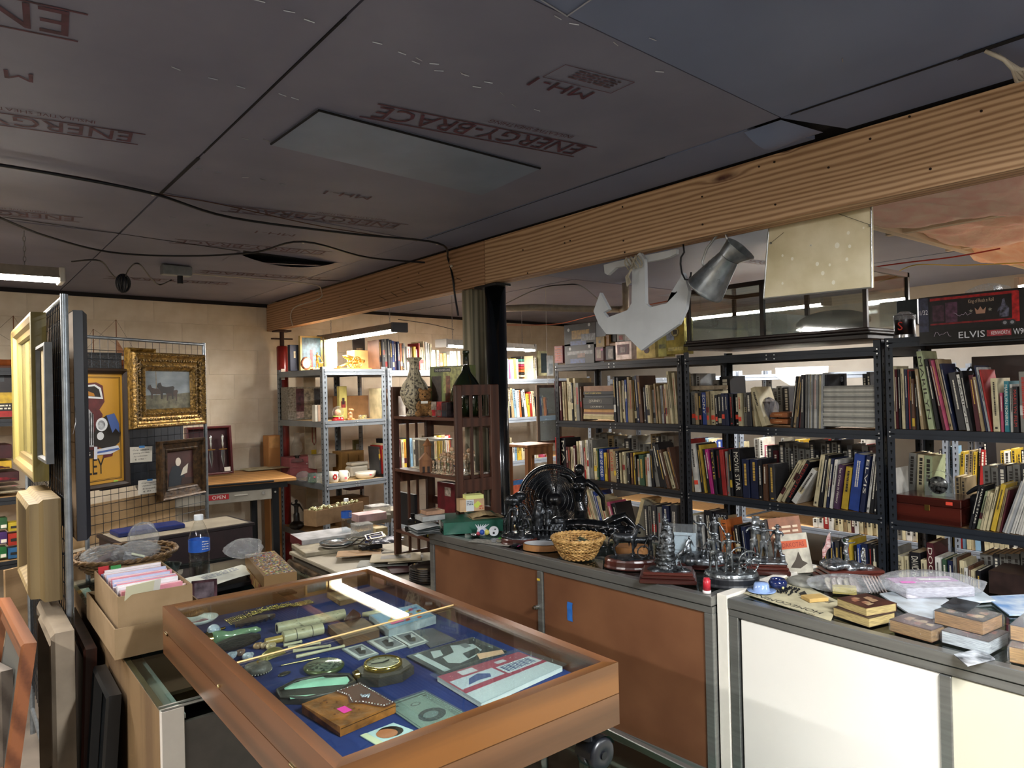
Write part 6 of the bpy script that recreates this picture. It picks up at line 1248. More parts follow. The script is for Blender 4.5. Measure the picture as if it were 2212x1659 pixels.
# fan standing between counter and shelves
fx = Vector((2.42, 2.23, 0)); fz = P(1183, 1078, X=2.42).z; o = thing('floor_fan', 'black round pedestal fan between the counter and the black shelves', 'fan', (2.42, P(1196, 1078, X=2.42).y, 0)); blk = mat('#0e0f13', .3, coat=.3)
Mf = T(0, 0, fz, .30-PI/2+.9, 0, 0) ; Mf = Matrix.Translation((0, 0, fz)) @ Matrix.Rotation(-.45, 4, 'Z') @ Matrix.Rotation(PI/2-.22, 4, 'X')
RF = .175
for zf, sgn in ((.035, 1), (-.055, -1)):
    b = MB()
    for i in range(120):
        a = 2*PI*i/120; b.tube([Mf @ Vector((r_*math.cos(a+r_*1.2*sgn), r_*math.sin(a+r_*1.2*sgn), zf-sgn*.03*(r_/RF)**2.5)) for r_ in (.03, .08, .13, RF)], .0017, 4)
    for rr in (.05, .07, .09, .11, .13, .15, .165): b.tube([Mf @ Vector((rr*math.cos(i*PI/20), rr*math.sin(i*PI/20), zf-sgn*.03*(rr/RF)**2.5)) for i in range(40)], .0018, 5, True)
    q = b.ob('grille_wires', blk, o); tag(q, kind='stuff')
MB().tube([Mf @ Vector((RF*math.cos(i*PI/24), RF*math.sin(i*PI/24), -.008)) for i in range(48)], .011, 8, True).ob('rim', blk, o)
MB().lathe([(0, .038), (.032, .036), (.034, .03), (0, .03)], 20, (0, 0, 0), Mf).ob('badge', blk, o); MB().lathe([(0, -.14), (.045, -.13), (.05, -.06), (0, -.06)], 20, (0, 0, 0), Mf).ob('motor', blk, o)
for k in range(3):
    a0 = k*2*PI/3; MB().surf(lambda u, v: tuple(Mf @ Vector(((.03+.125*u)*math.cos(a0+(v-.5)*1.1), (.03+.125*u)*math.sin(a0+(v-.5)*1.1), -.012+.022*(v-.5)*(1+u)))), 6, 6).ob('blade', mat('#1c1f26', .35), o)
MB().cyl((0, 0, 0), (0, 0, fz-.04), .014, 12).ob('pole', blk, o); MB().lathe([(0, 0), (.17, 0), (.16, .02), (.02, .04), (0, .04)], 28).ob('base', blk, o)
# basket with banknotes
c = P(1243, 1207, Z=ZC); basket('round honey-coloured wicker basket with an open woven band on the brown counter', (c.x+.015, c.y+.0, ZC+.002), .096, .075, '#c39a5c', '#8c6430', 1.0, .55, 13, 40, 0, (.42, .6), .0055)
for k in range(3):
    o = MB().surf(lambda u, v: ((u-.5)*.075, (v-.5)*.055, .004*math.sin(4*u+k)), 5, 3, None, False).ob('banknote', mat('#a9ad94', .7, var=.3, sc=60)); place(o, (c.x+.045, c.y-.015+.006*k, ZC+.05+.006*k), .5+.25*k, .5, .2); tag(o, 'folded banknote in the round wicker basket, %s' % ('undermost', 'middle', 'topmost')[k], 'banknote', 'banknotes in the basket')
# horses
def g(b):
    z = .03; mound(b, T(0, 0, z-.004), .082, .052, .012, 3, 12); horse(b, T(-.02, .0, z+.006, PI-.1), .085, .12, (.02, 0, 0, .06)); horse(b, T(.04, .018, z+.006, PI+.25), .07, -.2, (0, .05, .05, 0)); human(b, T(.07, -.012, z+.005, .5), .085, hat='cap', ra=(.0, .2, .1)); b.tube([T(.045, -.03, z+.03, .3, PI/2) @ Vector((.02*math.cos(t), .02*math.sin(t), 0)) for t in [i*.5 for i in range(13)]], .003, 6, True)
statue('dark pewter statuette of two horses on an oval mahogany base', 1363, 1224, FR, (.095, .062, .032, mahb), g, pewd, .0026, .002)
o = thing('oval_stand', 'pale wooden oval stand behind the horse statuette', 'stand', (P(1350, 1196, Z=ZC).x+.04, P(1350, 1196, Z=ZC).y, ZC), FR); MB().lathe([(0, 0), (1, 0), (.98, .024), (0, .026)], 32, (0, 0, 0), None, False, .07, .05).ob('wooden_base', lightb, o)
# tower
def g(b):
    R = random.Random(4); z = .032; mound(b, T(0, 0, z-.006), .078, .05, .018, 4, 14)
    b.tube([(-.006, 0, z), (-.006, 0, z+.08), (-.006, 0, z+.165)], [.034, .021, .008], 10)
    for k in range(11): zz = z+.008+.0145*k; r_ = .034-.0024*k; b.lathe([(r_*1.1, zz), (r_, zz+.004), (r_*.95, zz+.013), (r_*.4, zz+.0145)], 9, (-.006, .0, 0), T(0, 0, 0, k*.4))
    for k in range(40): a = R.uniform(0, 6.3); t = R.random(); r_ = .036-.026*t; b.ball((r_*math.cos(a)-.006, r_*math.sin(a), z+.01+.15*t), .0052, 4)
    b.cyl((-.006, 0, z+.16), (-.006, 0, z+.185), .006, 7, .002); b.tube([(.05, -.03, z+.005), (.03, -.03, z+.06)], .003, 5)
statue('pewter tower of piled figures on a stepped mahogany plinth at the counter front', 1443, 1252, FR, (.09, .062, .034, mahb, False), g, mat('#5c6063', .3, .85, var=.6, sc=90, bump=.4, col2='#1c1e20', thr=(.3, .6)), .0026)
q = P(1445, 1235, Z=ZC); o = thing('card_holder', 'clear slanted acrylic holder with a white printed card behind the pewter tower', 'card holder', (q.x+.085, q.y+.04, ZC+.0), FR-.15, None, -.25)
MB().cbox((-.06, -.002, .0), (.075, .0, .145), .001).ob('acrylic_sheet', glass('#e8ecee', .03, .2, .05), o); MB().box((-.055, .0005, .0), (.07, .0015, .115)).ob('card', flat('#dfe6ea'), o)
for k in range(5): scrawl((.0, -.003, .02+.008*k), (1, 0, 0), (0, 0, 1), .05, .003, 1, flat('#5a5f66'), o, 'small_print', rs=k)
scrawl((-.005, -.003, .102), (1, 0, 0), (0, 0, 1), .06, .004, 1, flat('#5a5f66'), o, 'small_print', rs=9)
# battle scene, cannon crew, reading group
def g(b):
    z = .014; mound(b, T(0, 0, z), .085, .06, .04, 5, 16); human(b, T(-.01, .02, z+.035, .2), .12, hat='cap', la=(.1, .1, -.1), lean=(.05, -.05)); human(b, T(.045, .015, z+.03, -.3), .13, coat=.35, la=(.02, .08, .1)); human(b, T(-.045, -.01, z+.025, .8), .09, kneel=True, lean=(-.1, -.1)); human(b, T(.02, -.03, z+.02, -.6), .09, seat=True); b.tube([(-.09, -.03, z+.02), (-.05, -.03, z+.05), (-.04, -.02, z+.08)], [.006, .012, .003], 7)
statue('pewter battle statuette with draped figures left of the cannon crew', 1522, 1228, FR, (.09, .065, .014, mahb), g, pew, .003, .003, ZC, .03, .03)
def wheel(b, M, r_, n=10, tr=.0035):
    b.tube([M @ Vector((r_*math.cos(i*PI/12), r_*math.sin(i*PI/12), 0)) for i in range(24)], tr, 6, True); b.cyl(M @ Vector((0, 0, -.006)), M @ Vector((0, 0, .006)), r_*.17, 10)
    for k in range(n): a = 2*PI*k/n; b.tube([M @ Vector((0, 0, 0)), M @ Vector((r_*math.cos(a), r_*math.sin(a), 0))], tr*.6, 5)
def g(b):
    z = .03; b.lathe([(0, z+.012), (.08, z+.012), (.086, z), (0, z)], 24, (0, 0, 0), None, True, 1, .7)
    human(b, T(-.055, -.006, z+.01, .2), .125, hat='wide', coat=.2, la=(.0, .12, .2), ra=(.18, .05, .12)); human(b, T(-.008, -.018, z+.01, -.1), .125, hat='wide', coat=.22, la=(.06, .08, .2), ra=(.16, .1, .0))
    M = T(.052, -.02, z+.045, .45, PI/2+.0); wheel(b, M, .036, 12, .0032); wheel(b, T(.03, .03, z+.045, .45, PI/2), .036, 12, .0032); b.cyl((-.02, .022, z+.055), (.09, -.012, z+.05), .012, 12, .008); b.cyl((.052, -.02, z+.045), (.03, .03, z+.045), .003, 8); b.tube([(.04, .005, z+.04), (-.03, .03, z+.012)], .007, 6); b.cyl((.018, -.036, z+.01), (.018, -.036, z+.034), .011, 10)
statue('pewter cannon crew statuette with a spoked wheel on an oval black base', 1580, 1262, FR+.05, (.088, .062, .032, flat('#13151a', .4)), g, mat('#7d8284', .28, .85, var=.6, sc=45, bump=.3, col2='#26292b', thr=(.3, .6)), .0022, .0018)
def g(b):
    z = .036; b.cbox((-.07, -.045, z-.002), (.07, .045, z+.006)); mound(b, T(0, 0, z), .065, .04, .012, 8); human(b, T(-.03, .005, z+.005, .1), .13, coat=.4, la=(.1, .08, .1)); human(b, T(.0, -.005, z+.005, -.1), .125, hat='wide', la=(.2, .02, -.05), ra=(.25, .05, -.02)); human(b, T(.045, -.01, z+.005, -.4), .12, hat='wide', coat=.25, ra=(.05, .1, .1)); b.box((.05, -.03, z), (.065, -.015, z+.03)); b.box((-.035, .0, z+.09), (-.01, .01, z+.15))
statue('pewter trio of standing figures on a stepped plinth right of the cannon crew', 1655, 1240, FR, (.078, .052, .038, mahb, False), g, pew, .0028, .0025, ZC, .02, .02)
c = P(1527, 1281, Z=ZC); o = thing('glue_bottle', 'small red dropper bottle with white foot on the glass counter', 'bottle', (c.x, c.y, ZC)); MB().lathe([(0, 0), (.0125, 0), (.0125, .009), (0, .009)], 18).ob('white_foot', flat('#d9d2cf', .4), o); MB().lathe([(0, .009), (.0115, .009), (.0115, .04), (.0095, .041), (.0095, .046), (0, .047)], 18).ob('red_cap', flat('#a8202e', .35), o); MB().box((-.013, -.002, .041), (.013, .002, .043)).ob('thumb_tab', flat('#a8202e', .35), o)
# leaning books at the back right end of the counter
c = P(1722, 1236, Z=ZC)
for k, (l, cc, w, h, dx, dy, t1, tc) in enumerate((('orange brown paperback with printed cover leaning at the back of the brown counter', '#8e5a3c', .105, .175, .03, .035, None, None), ('pale western paperback with a red title band leaning in front of the orange brown one', '#b9b2a0', .095, .13, -.01, -.01, 'DAKOTAS', '#b4502c'))):
    o = thing('paperback_book', l, 'book', (c.x+dx, c.y+dy, ZC), -1.05, None, -.28, -.16); b = MB(); b.box((-w/2, 0, 0), (w/2, .001, h)); b.box((-w/2, .021, 0), (w/2, .022, h)); b.box((-w/2, 0, 0), (-w/2+.001, .022, h)); b.ob('cover', mat(cc, .45, var=.2, sc=30), o); MB().box((-w/2+.002, .001, .001), (w/2-.001, .021, h-.001)).ob('pages', pages_m, o)
    if t1: MB().box((-w*.42, -.001, h*.62), (w*.45, -.0003, h*.83)).ob('title_band', flat(tc), o); text(t1, (-w*.36, -.0016, h*.66), (1, 0, 0), (0, 0, 1), w*.72, h*.12, flat('#7e2a1c'), o); poly_on(o, [(-.02, .02), (0, .045), (.012, .07), (.02, .04), (.035, .03), (.01, .015)], flat('#3a3024'), -.001)
    else: scrawl((-w*.4, -.001, h*.5), (1, 0, 0), (0, 0, 1), w*.8, h*.35, 4, flat('#c9b49a'), o, 'printed_title', rs=3)
# binder, note pack and papers at the left end
a, e = P(957, 1158, Z=ZC), P(1086, 1149, Z=ZC); rz = math.atan2(e.y-a.y, e.x-a.x); wB = (e-a).length
o = thing('ring_binder', 'dark green ring binder lying at the left end of the brown counter', 'binder', (a.x+.012, a.y+.012, ZC), rz); gb = mat('#1d5a48', .4, var=.06)
MB().cbox((0, 0, 0), (wB, .003, .052), .001).ob('spine', gb, o); MB().box((0, .003, 0), (wB, .25, .003)).ob('cover', gb, o); MB().box((0, .003, .049), (wB, .25, .052)).ob('cover', gb, o); MB().box((.008, .03, .003), (wB-.006, .24, .040)).ob('paper_block', mat('#aeb0ae', .7, var=.2, sc=80, st=(.2, .2, 8)), o)
zb_ = ZC+.0535
def onb(x, y, z): return tuple(Vector((a.x, a.y, z))+Matrix.Rotation(rz, 3, 'Z') @ Vector((x, y, 0)))
o = thing('paper_bag', 'creased kraft envelope lying on the green ring binder', 'envelope', onb(.14, .05, zb_), rz+.1); MB().surf(lambda u, v: (.15*u, .10*v, .03*math.sin(PI*min(1, .1+u))*(.5+.5*math.sin(PI*v))+.002*math.sin(20*u)), 10, 8, None, False).ob('paper', mat('#a8926c', .8, var=.12, sc=20), o); MB().box((0, 0, 0), (.15, .1, .001)).ob('underside', mat('#a8926c', .8, var=.12, sc=20), o)
o = thing('note_pack', 'cardboard pack of yellow sticky notes on the kraft envelope', 'box', onb(.09, .08, zb_+.031), rz+.12)
MB().cbox((0, 0, 0), (.115, .06, .055), .001).ob('carton', mat('#c4a27a', .5, var=.1), o); MB().box((.03, .002, .055), (.113, .058, .072)).ob('yellow_notes', flat('#d6d98a'), o); MB().box((.028, -.001, .002), (.065, -.0003, .053)).ob('label_panel', flat('#c9cfd2'), o)
MB().add([(.062, -.0015, .028), (.078, -.0015, .012), (.10, -.0015, .03), (.084, -.0015, .046)], [(0, 1, 2, 3)]).ob('note_print', flat('#c3cf5a'), o); scrawl((.031, -.0016, .028), (1, 0, 0), (0, 0, 1), .03, .02, 3, flat('#4a5560'), o); scrawl((.09, -.0016, .006), (1, 0, 0), (0, 0, 1), .02, .02, 2, flat('#b8502c'), o)
for k, (x, y, w, d, h, c1, l) in enumerate(((-.08, .07, .11, .09, .022, '#a9aaa8', 'grey flat box in clear wrap on the binder papers, lower one'), (-.06, .09, .09, .07, .018, '#b08a70', 'small tan packet in clear wrap on top of the grey flat box'))):
    o = tag(MB().cbox((0, 0, 0), (w, d, h), .002).ob('wrapped_packet', mat(c1, .25, var=.15, coat=.6)), l, 'packet'); place(o, onb(x, y, zb_+(.0235 if k else .0)), rz+.3)
o = thing('loose_papers', 'sheaf of loose papers sticking out left of the green binder', 'paper', onb(-.11, .03, ZC+.001), rz+.25)
for k in range(6): MB().surf(lambda u, v: (.11*u, .12*v, .006*k+.004*math.sin(3*u+k)), 5, 4, None, False).ob('sheet', mat(['#a8aaa8', '#5a6262', '#c4c6c4'][k % 3], .7), o)
c = P(1052, 1158, Z=ZC); o = thing('toy_fish', 'white red and blue spiky plastic toy with a round white disc', 'toy', (c.x, c.y, ZC), rz-.25); b = MB(); b.ball((-.02, 0, .02), .019, 9, (1.3, .9, 1))
for k in range(6): b.cyl((-.03, 0, .025), (-.05+.012*k, 0, .052), .006, 6, .001)
b.ob('body', mat('#cfd2da', .35), o); MB().ball((-.02, -.012, .02), .012, 7).ob('blue_patch', flat('#2c4c9c', .3), o); MB().ball((.0, -.008, .018), .012, 7).ob('yellow_patch', flat('#c8c060', .3), o); MB().ball((-.036, -.01, .014), .009, 6).ob('red_patch', flat('#a83a48', .3), o)
MB().lathe([(0, -.004), (.021, -.004), (.021, .004), (0, .004)], 24, (.03, 0, .021), None).v and None
b = MB(); b.cyl((.03, -.006, .0215), (.03, .004, .0215), .021, 24); b.ob('white_disc', flat('#c9cace', .4), o); MB().cyl((.03, -.0075, .014), (.03, -.006, .014), .005, 12).ob('dark_hole', flat('#18181c'), o); MB().cyl((.036, -.0075, .03), (.036, -.006, .03), .003, 10).ob('dark_hole', flat('#18181c'), o)
c = P(1026, 1157, Z=ZC); o = tag(MB().lathe([(0, 0), (.019, 0), (.02, .002), (.02, .007), (.018, .009), (0, .009)], 24).ob('silver_tin', flat('#a8aaac', .2, .9)), 'small round silver tin in front of the green binder', 'tin'); place(o, (c.x, c.y, ZC+.0012))
c = P(1062, 1172, Z=ZC); o = tag(MB().surf(lambda u, v: ((u-.5)*.20, (v-.5)*.07, .0006+.001*math.sin(6*u)), 6, 3, None, False).ob('price_sheet', mat('#a8a49a', .7, var=.3, sc=60)), 'dusty printed sheet under the bagged trinket on the brown counter', 'paper'); place(o, (c.x, c.y, ZC+.0002), rz-.75)
c = P(1082, 1173, Z=ZC); crumple('plastic_bag', 'small bag of gilt trinkets with a bright green sticker', (c.x+.01, c.y+.02, ZC), .036, .024, .016, film, 9, .2, lambda o: (MB().box((-.01, -.012, .016), (.008, .004, .0165), T(0, 0, 0, .4)).ob('green_sticker', flat('#5cdc3a'), o), MB().lathe([(0, 0), (.02, .003), (.012, .012), (0, .012)], 9).ob('trinket', flat('#8a7a4a', .3, .8), o)))
c = P(1115, 1180, Z=ZC); crumple('hair_clip', 'small dark trinket with a pink price sticker on the brown counter', (c.x, c.y, ZC), .03, .013, .010, flat('#14161a', .2), 10, .3, lambda o: MB().box((-.012, -.016, .003), (.008, -.006, .0035)).ob('pink_sticker', flat('#e8489c'), o), 'trinket')
# ================= white counter, tops of the black shelves, hanging things =================
yel_p = mat('#b9a87c', .75, var=.2, sc=40)
K = Card('newspaper', 'yellowed newspaper with a large headline at the left end of the white counter', 'newspaper', [(1795, 1342), (1812, 1300), (1700, 1248), (1606, 1282)], .002, mat('#b7ae8e', .8, var=.15, sc=20), ZC); nk = flat('#26241f', .8)
K.o.location.z += 0
p0, p1 = P(1780, 1325, Z=ZC), P(1628, 1283, Z=ZC); u = (p1-p0); L_ = u.length; u.normalize(); v = Vector((u.y, -u.x, 0)); v = -v if v.x > 0 else v
def nloc(p): return p-K.c
text('HOMECOMING', nloc(p0)+Vector((0, 0, .0026)), u, v, L_, .022, nk, K.o)
text('YOUR DOOR', nloc(p0)+v*(-.022)*-1.6+Vector((0, 0, .0026)), u, v, L_*.35, .008, nk, K.o)
scrawl(tuple(nloc(P(1790, 1305, Z=ZC))+Vector((0, 0, .0026))), u, -v, .10, .03, 6, nk, K.o, 'small_print', rs=3)
MB().add([tuple(nloc(P(x, y, Z=ZC))+Vector((0, 0, .0026))) for x, y in ((1725, 1283), (1738, 1278), (1745, 1288), (1735, 1292))], [(0, 1, 2, 3)]).ob('printed_silhouette', nk, K.o)
def at(px, py, z=ZC): p = P(px, py, Z=z); return (p.x, p.y, z)
o = thing('ceramic_dish', 'pale blue hat-shaped ceramic dish on the yellowed newspaper', 'dish', at(1645, 1280)); MB().lathe([(0, .003), (.03, .002), (.041, .006), (.042, .008), (.03, .006), (.024, .007), (.0225, .024), (.019, .03), (0, .032)], 32).ob('dish', flat('#8199c4', .15, 0, .7), o)
o = thing('ceramic_cup', 'small glossy navy blue pot with painted flower behind the pale blue dish', 'pot', (at(1676, 1275)[0]+.012, at(1676, 1275)[1], ZC)); MB().lathe([(0, .002), (.016, .001), (.026, .012), (.028, .022), (.022, .033), (.019, .034), (.024, .022), (.014, .006), (0, .006)], 28).ob('pot', flat('#14204a', .1, 0, .8), o); MB().ball((-.012, -.024, .012), .004, 6).ob('painted_flower', flat('#c8c080'), o)
o = thing('stone_plate', 'round grey stone coaster plate leaning flat behind the navy pot', 'plate', (at(1740, 1262)[0], at(1740, 1262)[1], ZC)); MB().lathe([(0, 0), (.05, 0), (.055, .004), (.055, .012), (.05, .015), (0, .013)], 36).ob('plate', mat('#8b8a80', .6, var=.25, sc=40, bump=.3), o)
o = thing('black_necklace', 'black beaded necklace heap between the navy pot and the stone plate', 'necklace', at(1705, 1280)); b = MB(); R = random.Random(5)
for k in range(60): b.ball((R.uniform(-.035, .035), R.uniform(-.02, .02), .003+R.uniform(0, .006)), .003, 4)
q = b.ob('beads', flat('#101114', .15), o); tag(q, kind='stuff')
o = thing('match_box', 'small tan paper packet on the newspaper beside the bag of coasters', 'packet', at(1760, 1296, ZC+.003), -.5); MB().cbox((-.03, -.022, 0), (.03, .022, .011), .001).ob('packet', mat('#b8985a', .6, var=.1), o)
def inn(o):
    for k in range(5):
        b = MB(); b.lathe([(0, 0), (.028, 0), (.028, .004), (.02, .0045), (0, .003)], 20, (0, 0, 0), T(-.045+.018*k, .01-.008*(k % 2), .012, 0, .5, .7)); b.ob('coaster', mat(['#b9ad98', '#a99a92', '#c4b8ac'][k % 3], .5, var=.2, sc=60), o)
    for k in range(6): b = MB(); b.lathe([(0, 0), (.028, 0), (.028, .004), (0, .004)], 20, (0, 0, 0), T(.05+.009*k, -.01, .02, 0, .25, 1.1)); b.ob('coaster', mat('#a8948c', .5, var=.2, sc=60), o)
    MB().box((-.045, -.05, .002), (.02, -.02, .022), T(0, 0, 0, -.3)).ob('yellow_box', mat('#bba85c', .5), o)
c = at(1832, 1276); crumple('plastic_bag', 'clear zip bag of round coasters in the middle of the white counter', (c[0], c[1], ZC), .12, .075, .045, film, 21, -.75, inn, amp=.12)
def inn(o):
    MB().cbox((-.10, -.06, .004), (.10, .06, .034), .003, T(0, 0, 0, .1)).ob('paper_stack', mat('#c9c3cc', .5, var=.2, sc=60, st=(1, 1, 8)), o); MB().box((-.10, .0, .0342), (.09, .05, .036), T(0, 0, 0, .1)).ob('lilac_card', flat('#b58cb0', .4), o); MB().box((-.085, -.02, .037), (-.045, -.005, .038)).ob('pink_sticker', flat('#f04ac0', .5), o); MB().box((-.02, .01, .037), (.07, .03, .038)).ob('white_label', flat('#d9d6d2', .5), o)
c = at(2000, 1285); crumple('plastic_bag', 'large clear bag of greeting cards with a pink sticker on the white counter', (c[0]+.02, c[1], ZC), .15, .10, .062, film, 22, -.75, inn, amp=.10)
def pback(label, near, left, w, h, cover, z=ZC, wrap=False, pg='#b89a62', pr=None):
    """closed paperback lying flat; near and left are its two front lower corners in the photograph"""
    c, e = P(*near, Z=z), P(*left, Z=z); v = e-c; d = v.length; rz = math.atan2(v.y, v.x)-PI/2
    o = thing('paperback_book', label, 'book', (c.x, c.y, z), rz)
    MB().box((.001, .001, .001), (w-.002, d-.001, h-.001)).ob('pages', mat(pg, .85, var=.25, sc=90, st=(.3, .3, 6)), o); b = MB(); b.box((0, 0, 0), (w, d, .001)); b.box((0, 0, h-.001), (w, d, h)); b.box((w-.0015, 0, .001), (w, d, h-.001)); b.ob('cover', mat(cover, .35, var=.3, sc=25), o)
    R = random.Random(int(near[0])); bb = MB()
    for k in range(7): x, y = R.uniform(.01, w*.6), R.uniform(.01, d*.7); bb.add([(x, y, h+.0003+k*1e-5), (x+w*.25, y+.005, h+.0003+k*1e-5), (x+w*.2, y+d*.2, h+.0003+k*1e-5), (x+.004, y+d*.18, h+.0003+k*1e-5)], [(0, 1, 2, 3)])
    bb.ob('cover_print', mat(pr or '#7a3a2a', .35, var=.6, sc=30, col2='#a89470'), o)
    if wrap: MB().cbox((-.003, -.003, 0), (w+.003, d+.003, h+.0012), .004).ob('clear_wrap', glass('#f6f8fa', .08, .25, .03), o)
pback('old paperback with tan page edges, lower one of the unwrapped pair', (1878, 1356), (1800, 1330), .10, .024, '#3c2c28', pg='#b39e68')
pback('old paperback with a dark printed cover, upper one of the unwrapped pair', (1872, 1332), (1808, 1309), .105, .022, '#4a2a20', ZC+.0245, pg='#b39e68')
pback('shrink-wrapped brown paperback lying left of the wrapped stack on the white counter', (2013, 1389), (1922, 1363), .085, .030, '#4a2620', wrap=True, pg='#a07a48')
pback('shrink-wrapped white-edged book at the bottom of the wrapped stack', (2137, 1415), (2034, 1388), .11, .030, '#3a3436', wrap=True, pg='#c9cfd0')
pback('shrink-wrapped thick tan paperback on top of the wrapped stack', (2124, 1373), (2018, 1346), .10, .032, '#2c2826', ZC+.0325, True, '#a0784a')
pback('shrink-wrapped paperback at the right edge of the white counter, lower one', (2290, 1452), (2180, 1430), .11, .035, '#5a3a2a', wrap=True, pg='#b08850')
pback('shrink-wrapped paperback at the right edge of the white counter, upper one', (2290, 1405), (2182, 1382), .11, .035, '#4a4a52', ZC+.0365, True, '#b89060')
K = Card('booklet', 'dark booklet with a pale portrait lying on the thick tan paperback', 'booklet', [(2088, 1324), (2118, 1304), (2060, 1292), (2032, 1310)], .002, mat('#3c4146', .25, var=.4, sc=20), ZC+.067)
for k, (l, q, cc) in enumerate((('bright blue magazine at the right end of the white counter', [(2180, 1330), (2290, 1330), (2230, 1285), (2128, 1290)], '#5a86b8'), ('pale comic sheet under the large clear bag', [(1985, 1342), (2090, 1322), (2000, 1270), (1900, 1285)], '#9ca0a0'), ('pale printed leaflet behind the wrapped stack', [(2080, 1305), (2150, 1300), (2110, 1272), (2050, 1280)], '#a4aeb4'))):
    K = Card('magazine', l, 'magazine', q, .003+.001*k, mat(cc, .3, var=.35, sc=18, col2='#c3ccd2'), ZC)
K = Card('photo_prints', 'curled clear film with dark photos near the wrapped stack', 'photo', [(2090, 1440), (2150, 1425), (2120, 1402), (2060, 1415)], .002, mat('#24262a', .15, var=.6, sc=24, col2='#b9bcc0'), ZC)
# flag bearer statuette on a long stepped plinth
def g(b):
    z = .036; R = random.Random(7)
    for k in range(26): t = R.random(); b.ball((-.075+.15*t, R.uniform(-.028, .028), z+.03*(1-t)*R.uniform(.3, 1)), .016*(1.2-.5*t), 6, (1.3, 1, .7))
    human(b, T(-.015, 0, z+.022, .3), .10, la=(.12, .06, -.22), ra=(.16, .08, -.02), kneel=True, lean=(.08, 0)); human(b, T(.035, -.005, z+.008, .9), .075, kneel=True, lean=(.25, 0)); b.tube([(-.05, 0, z+.02), (-.064, -.003, z+.12)], .0022, 6)
o = statue('pewter soldier raising a flag on a stepped plinth behind the white counter', 1828, 1256, FR+.25, (.10, .055, .038, mahb, False), g, mat('#a3a7aa', .25, .85, var=.5, sc=50, bump=.3, col2='#3a3d40', thr=(.3, .6)), .0026, .0025, ZC, .03, .0)
MB().surf(lambda u, v: (-.064-.028*u, -.003+.006*math.sin(6*u), .156-.055*u+(-.05)*v+.02*u*v), 8, 6, None, False).ob('striped_flag', mat('#b8a8a4', .5, var=.2, sc=40, st=(1, 1, 6), col2='#8c4a4a'), o)
# ---- things on top of the black shelves
def boxX(name, label, px0, py0, px1, py1, X, d, col, cat='box', extra=None, rough=.4, group=None, metal=0, rz=0):
    a, b_ = P(px1, py1, X=X), P(px0, py0, X=X); w, h = b_.y-a.y, b_.z-a.z
    o = thing(name, label, cat, (X, a.y, a.z), rz, group); MB().cbox((0, 0, 0), (d, w, h), .002).ob('carton', mat(col, rough, metal, var=.25, sc=22), o)
    if extra: extra(o, w, h)
    return o
def fp(c, y0, z0, y1, z1, n='printed_panel', dx=-.001, **k):
    """printed panel on the front; y measured from the left as seen, 0..1"""
    return lambda o, w, h: MB().add([(dx, w*(1-y0), h*z0), (dx, w*(1-y0), h*z1), (dx, w*(1-y1), h*z1), (dx, w*(1-y1), h*z0)], [(3, 2, 1, 0)]).ob(n, mat(c, .35, var=.3, sc=50, **k) if isinstance(c, str) else c, o)
def ft(s, y0, z0, y1, z1, c, dx=-.0016): return lambda o, w, h: text(s, (dx, w*(1-y0), h*z0), (0, -1, 0), (0, 0, 1), w*(y1-y0), h*(z1-z0), flat(c), o)
def fe(c, cy, cz, r, dx=-.0015): return lambda o, w, h: MB().add([(dx, w*(1-cy)+r*math.cos(t), h*cz+r*math.sin(t)) for t in [-i*PI/10 for i in range(20)]], [tuple(range(20))]).ob('printed_roundel', mat(c, .35), o)
XT = BX+.02
ZTt = 1.803
boxX('gift_tin', 'small red embossed tin at the left end of the black shelf top', 1197, 748, 1216, 784, XT, .08, '#8e1e20', extra=lambda o, w, h: scrawl((-.001, w*.85, h*.1), (0, -1, 0), (0, 0, 1), w*.7, h*.8, 6, flat('#c87a60'), o, 'embossed_print'))
boxX('toy_package', 'black blister pack with a toy motorbike, lower of two on the shelf top', 1219, 744, 1284, 784, XT, .1, '#15161a', extra=mix(fp('#2c4a8c', .2, .04, .7, .25), fp('#8e8f92', .1, .45, .95, .62), fe('#b9bcc0', .2, .75, .012), fe('#c2c6ca', .85, .8, .012), fp('#7a4a2a', .45, .3, .7, .5, dx=-.0014)))
boxX('toy_package', 'black blister pack with a yellow motorbike, upper of two on the shelf top', 1218, 703, 1288, 743, XT, .1, '#16171c', extra=mix(fp('#2c4a8c', .2, .02, .7, .22), fp('#a8822c', .25, .3, .8, .7), fe('#b9bcc0', .15, .75, .012), fe('#c2c6ca', .8, .9, .012), fp('#7a7c80', .55, .2, .98, .5, dx=-.0014)))
boxX('gift_box', 'maroon box with a Christmas figure print next to the toy packages', 1285, 750, 1304, 779, XT, .08, '#6a1e1c', extra=mix(fp('#a88a70', .2, .2, .7, .8), fp('#e0509c', .7, .72, .92, .86, dx=-.0014)))
boxX('gift_box', 'small yellow box with a black round emblem on the maroon box', 1287, 728, 1306, 749, XT, .07, '#a8883a', extra=fe('#1e1a14', .45, .5, .011))
boxX('gift_box', 'small yellow-red side of a box beside the round emblem box', 1307, 724, 1316, 747, XT+.01, .07, '#b8803a')
boxX('gift_box', 'dark box with silvery printed figure left of the silver red tin', 1308, 748, 1326, 777, XT, .08, '#2c1a20', extra=fp('#9a8a80', .3, .1, .9, .8))
boxX('gift_box', 'small black box on the shelf top behind the silver red tin', 1317, 723, 1331, 738, XT+.03, .06, '#1c1a16')
boxX('gift_box', 'small box with colourful print on the shelf top under the anchor', 1332, 722, 1349, 737, XT+.03, .06, '#a8a098', extra=fp('#a8382c', .3, .2, .8, .8))
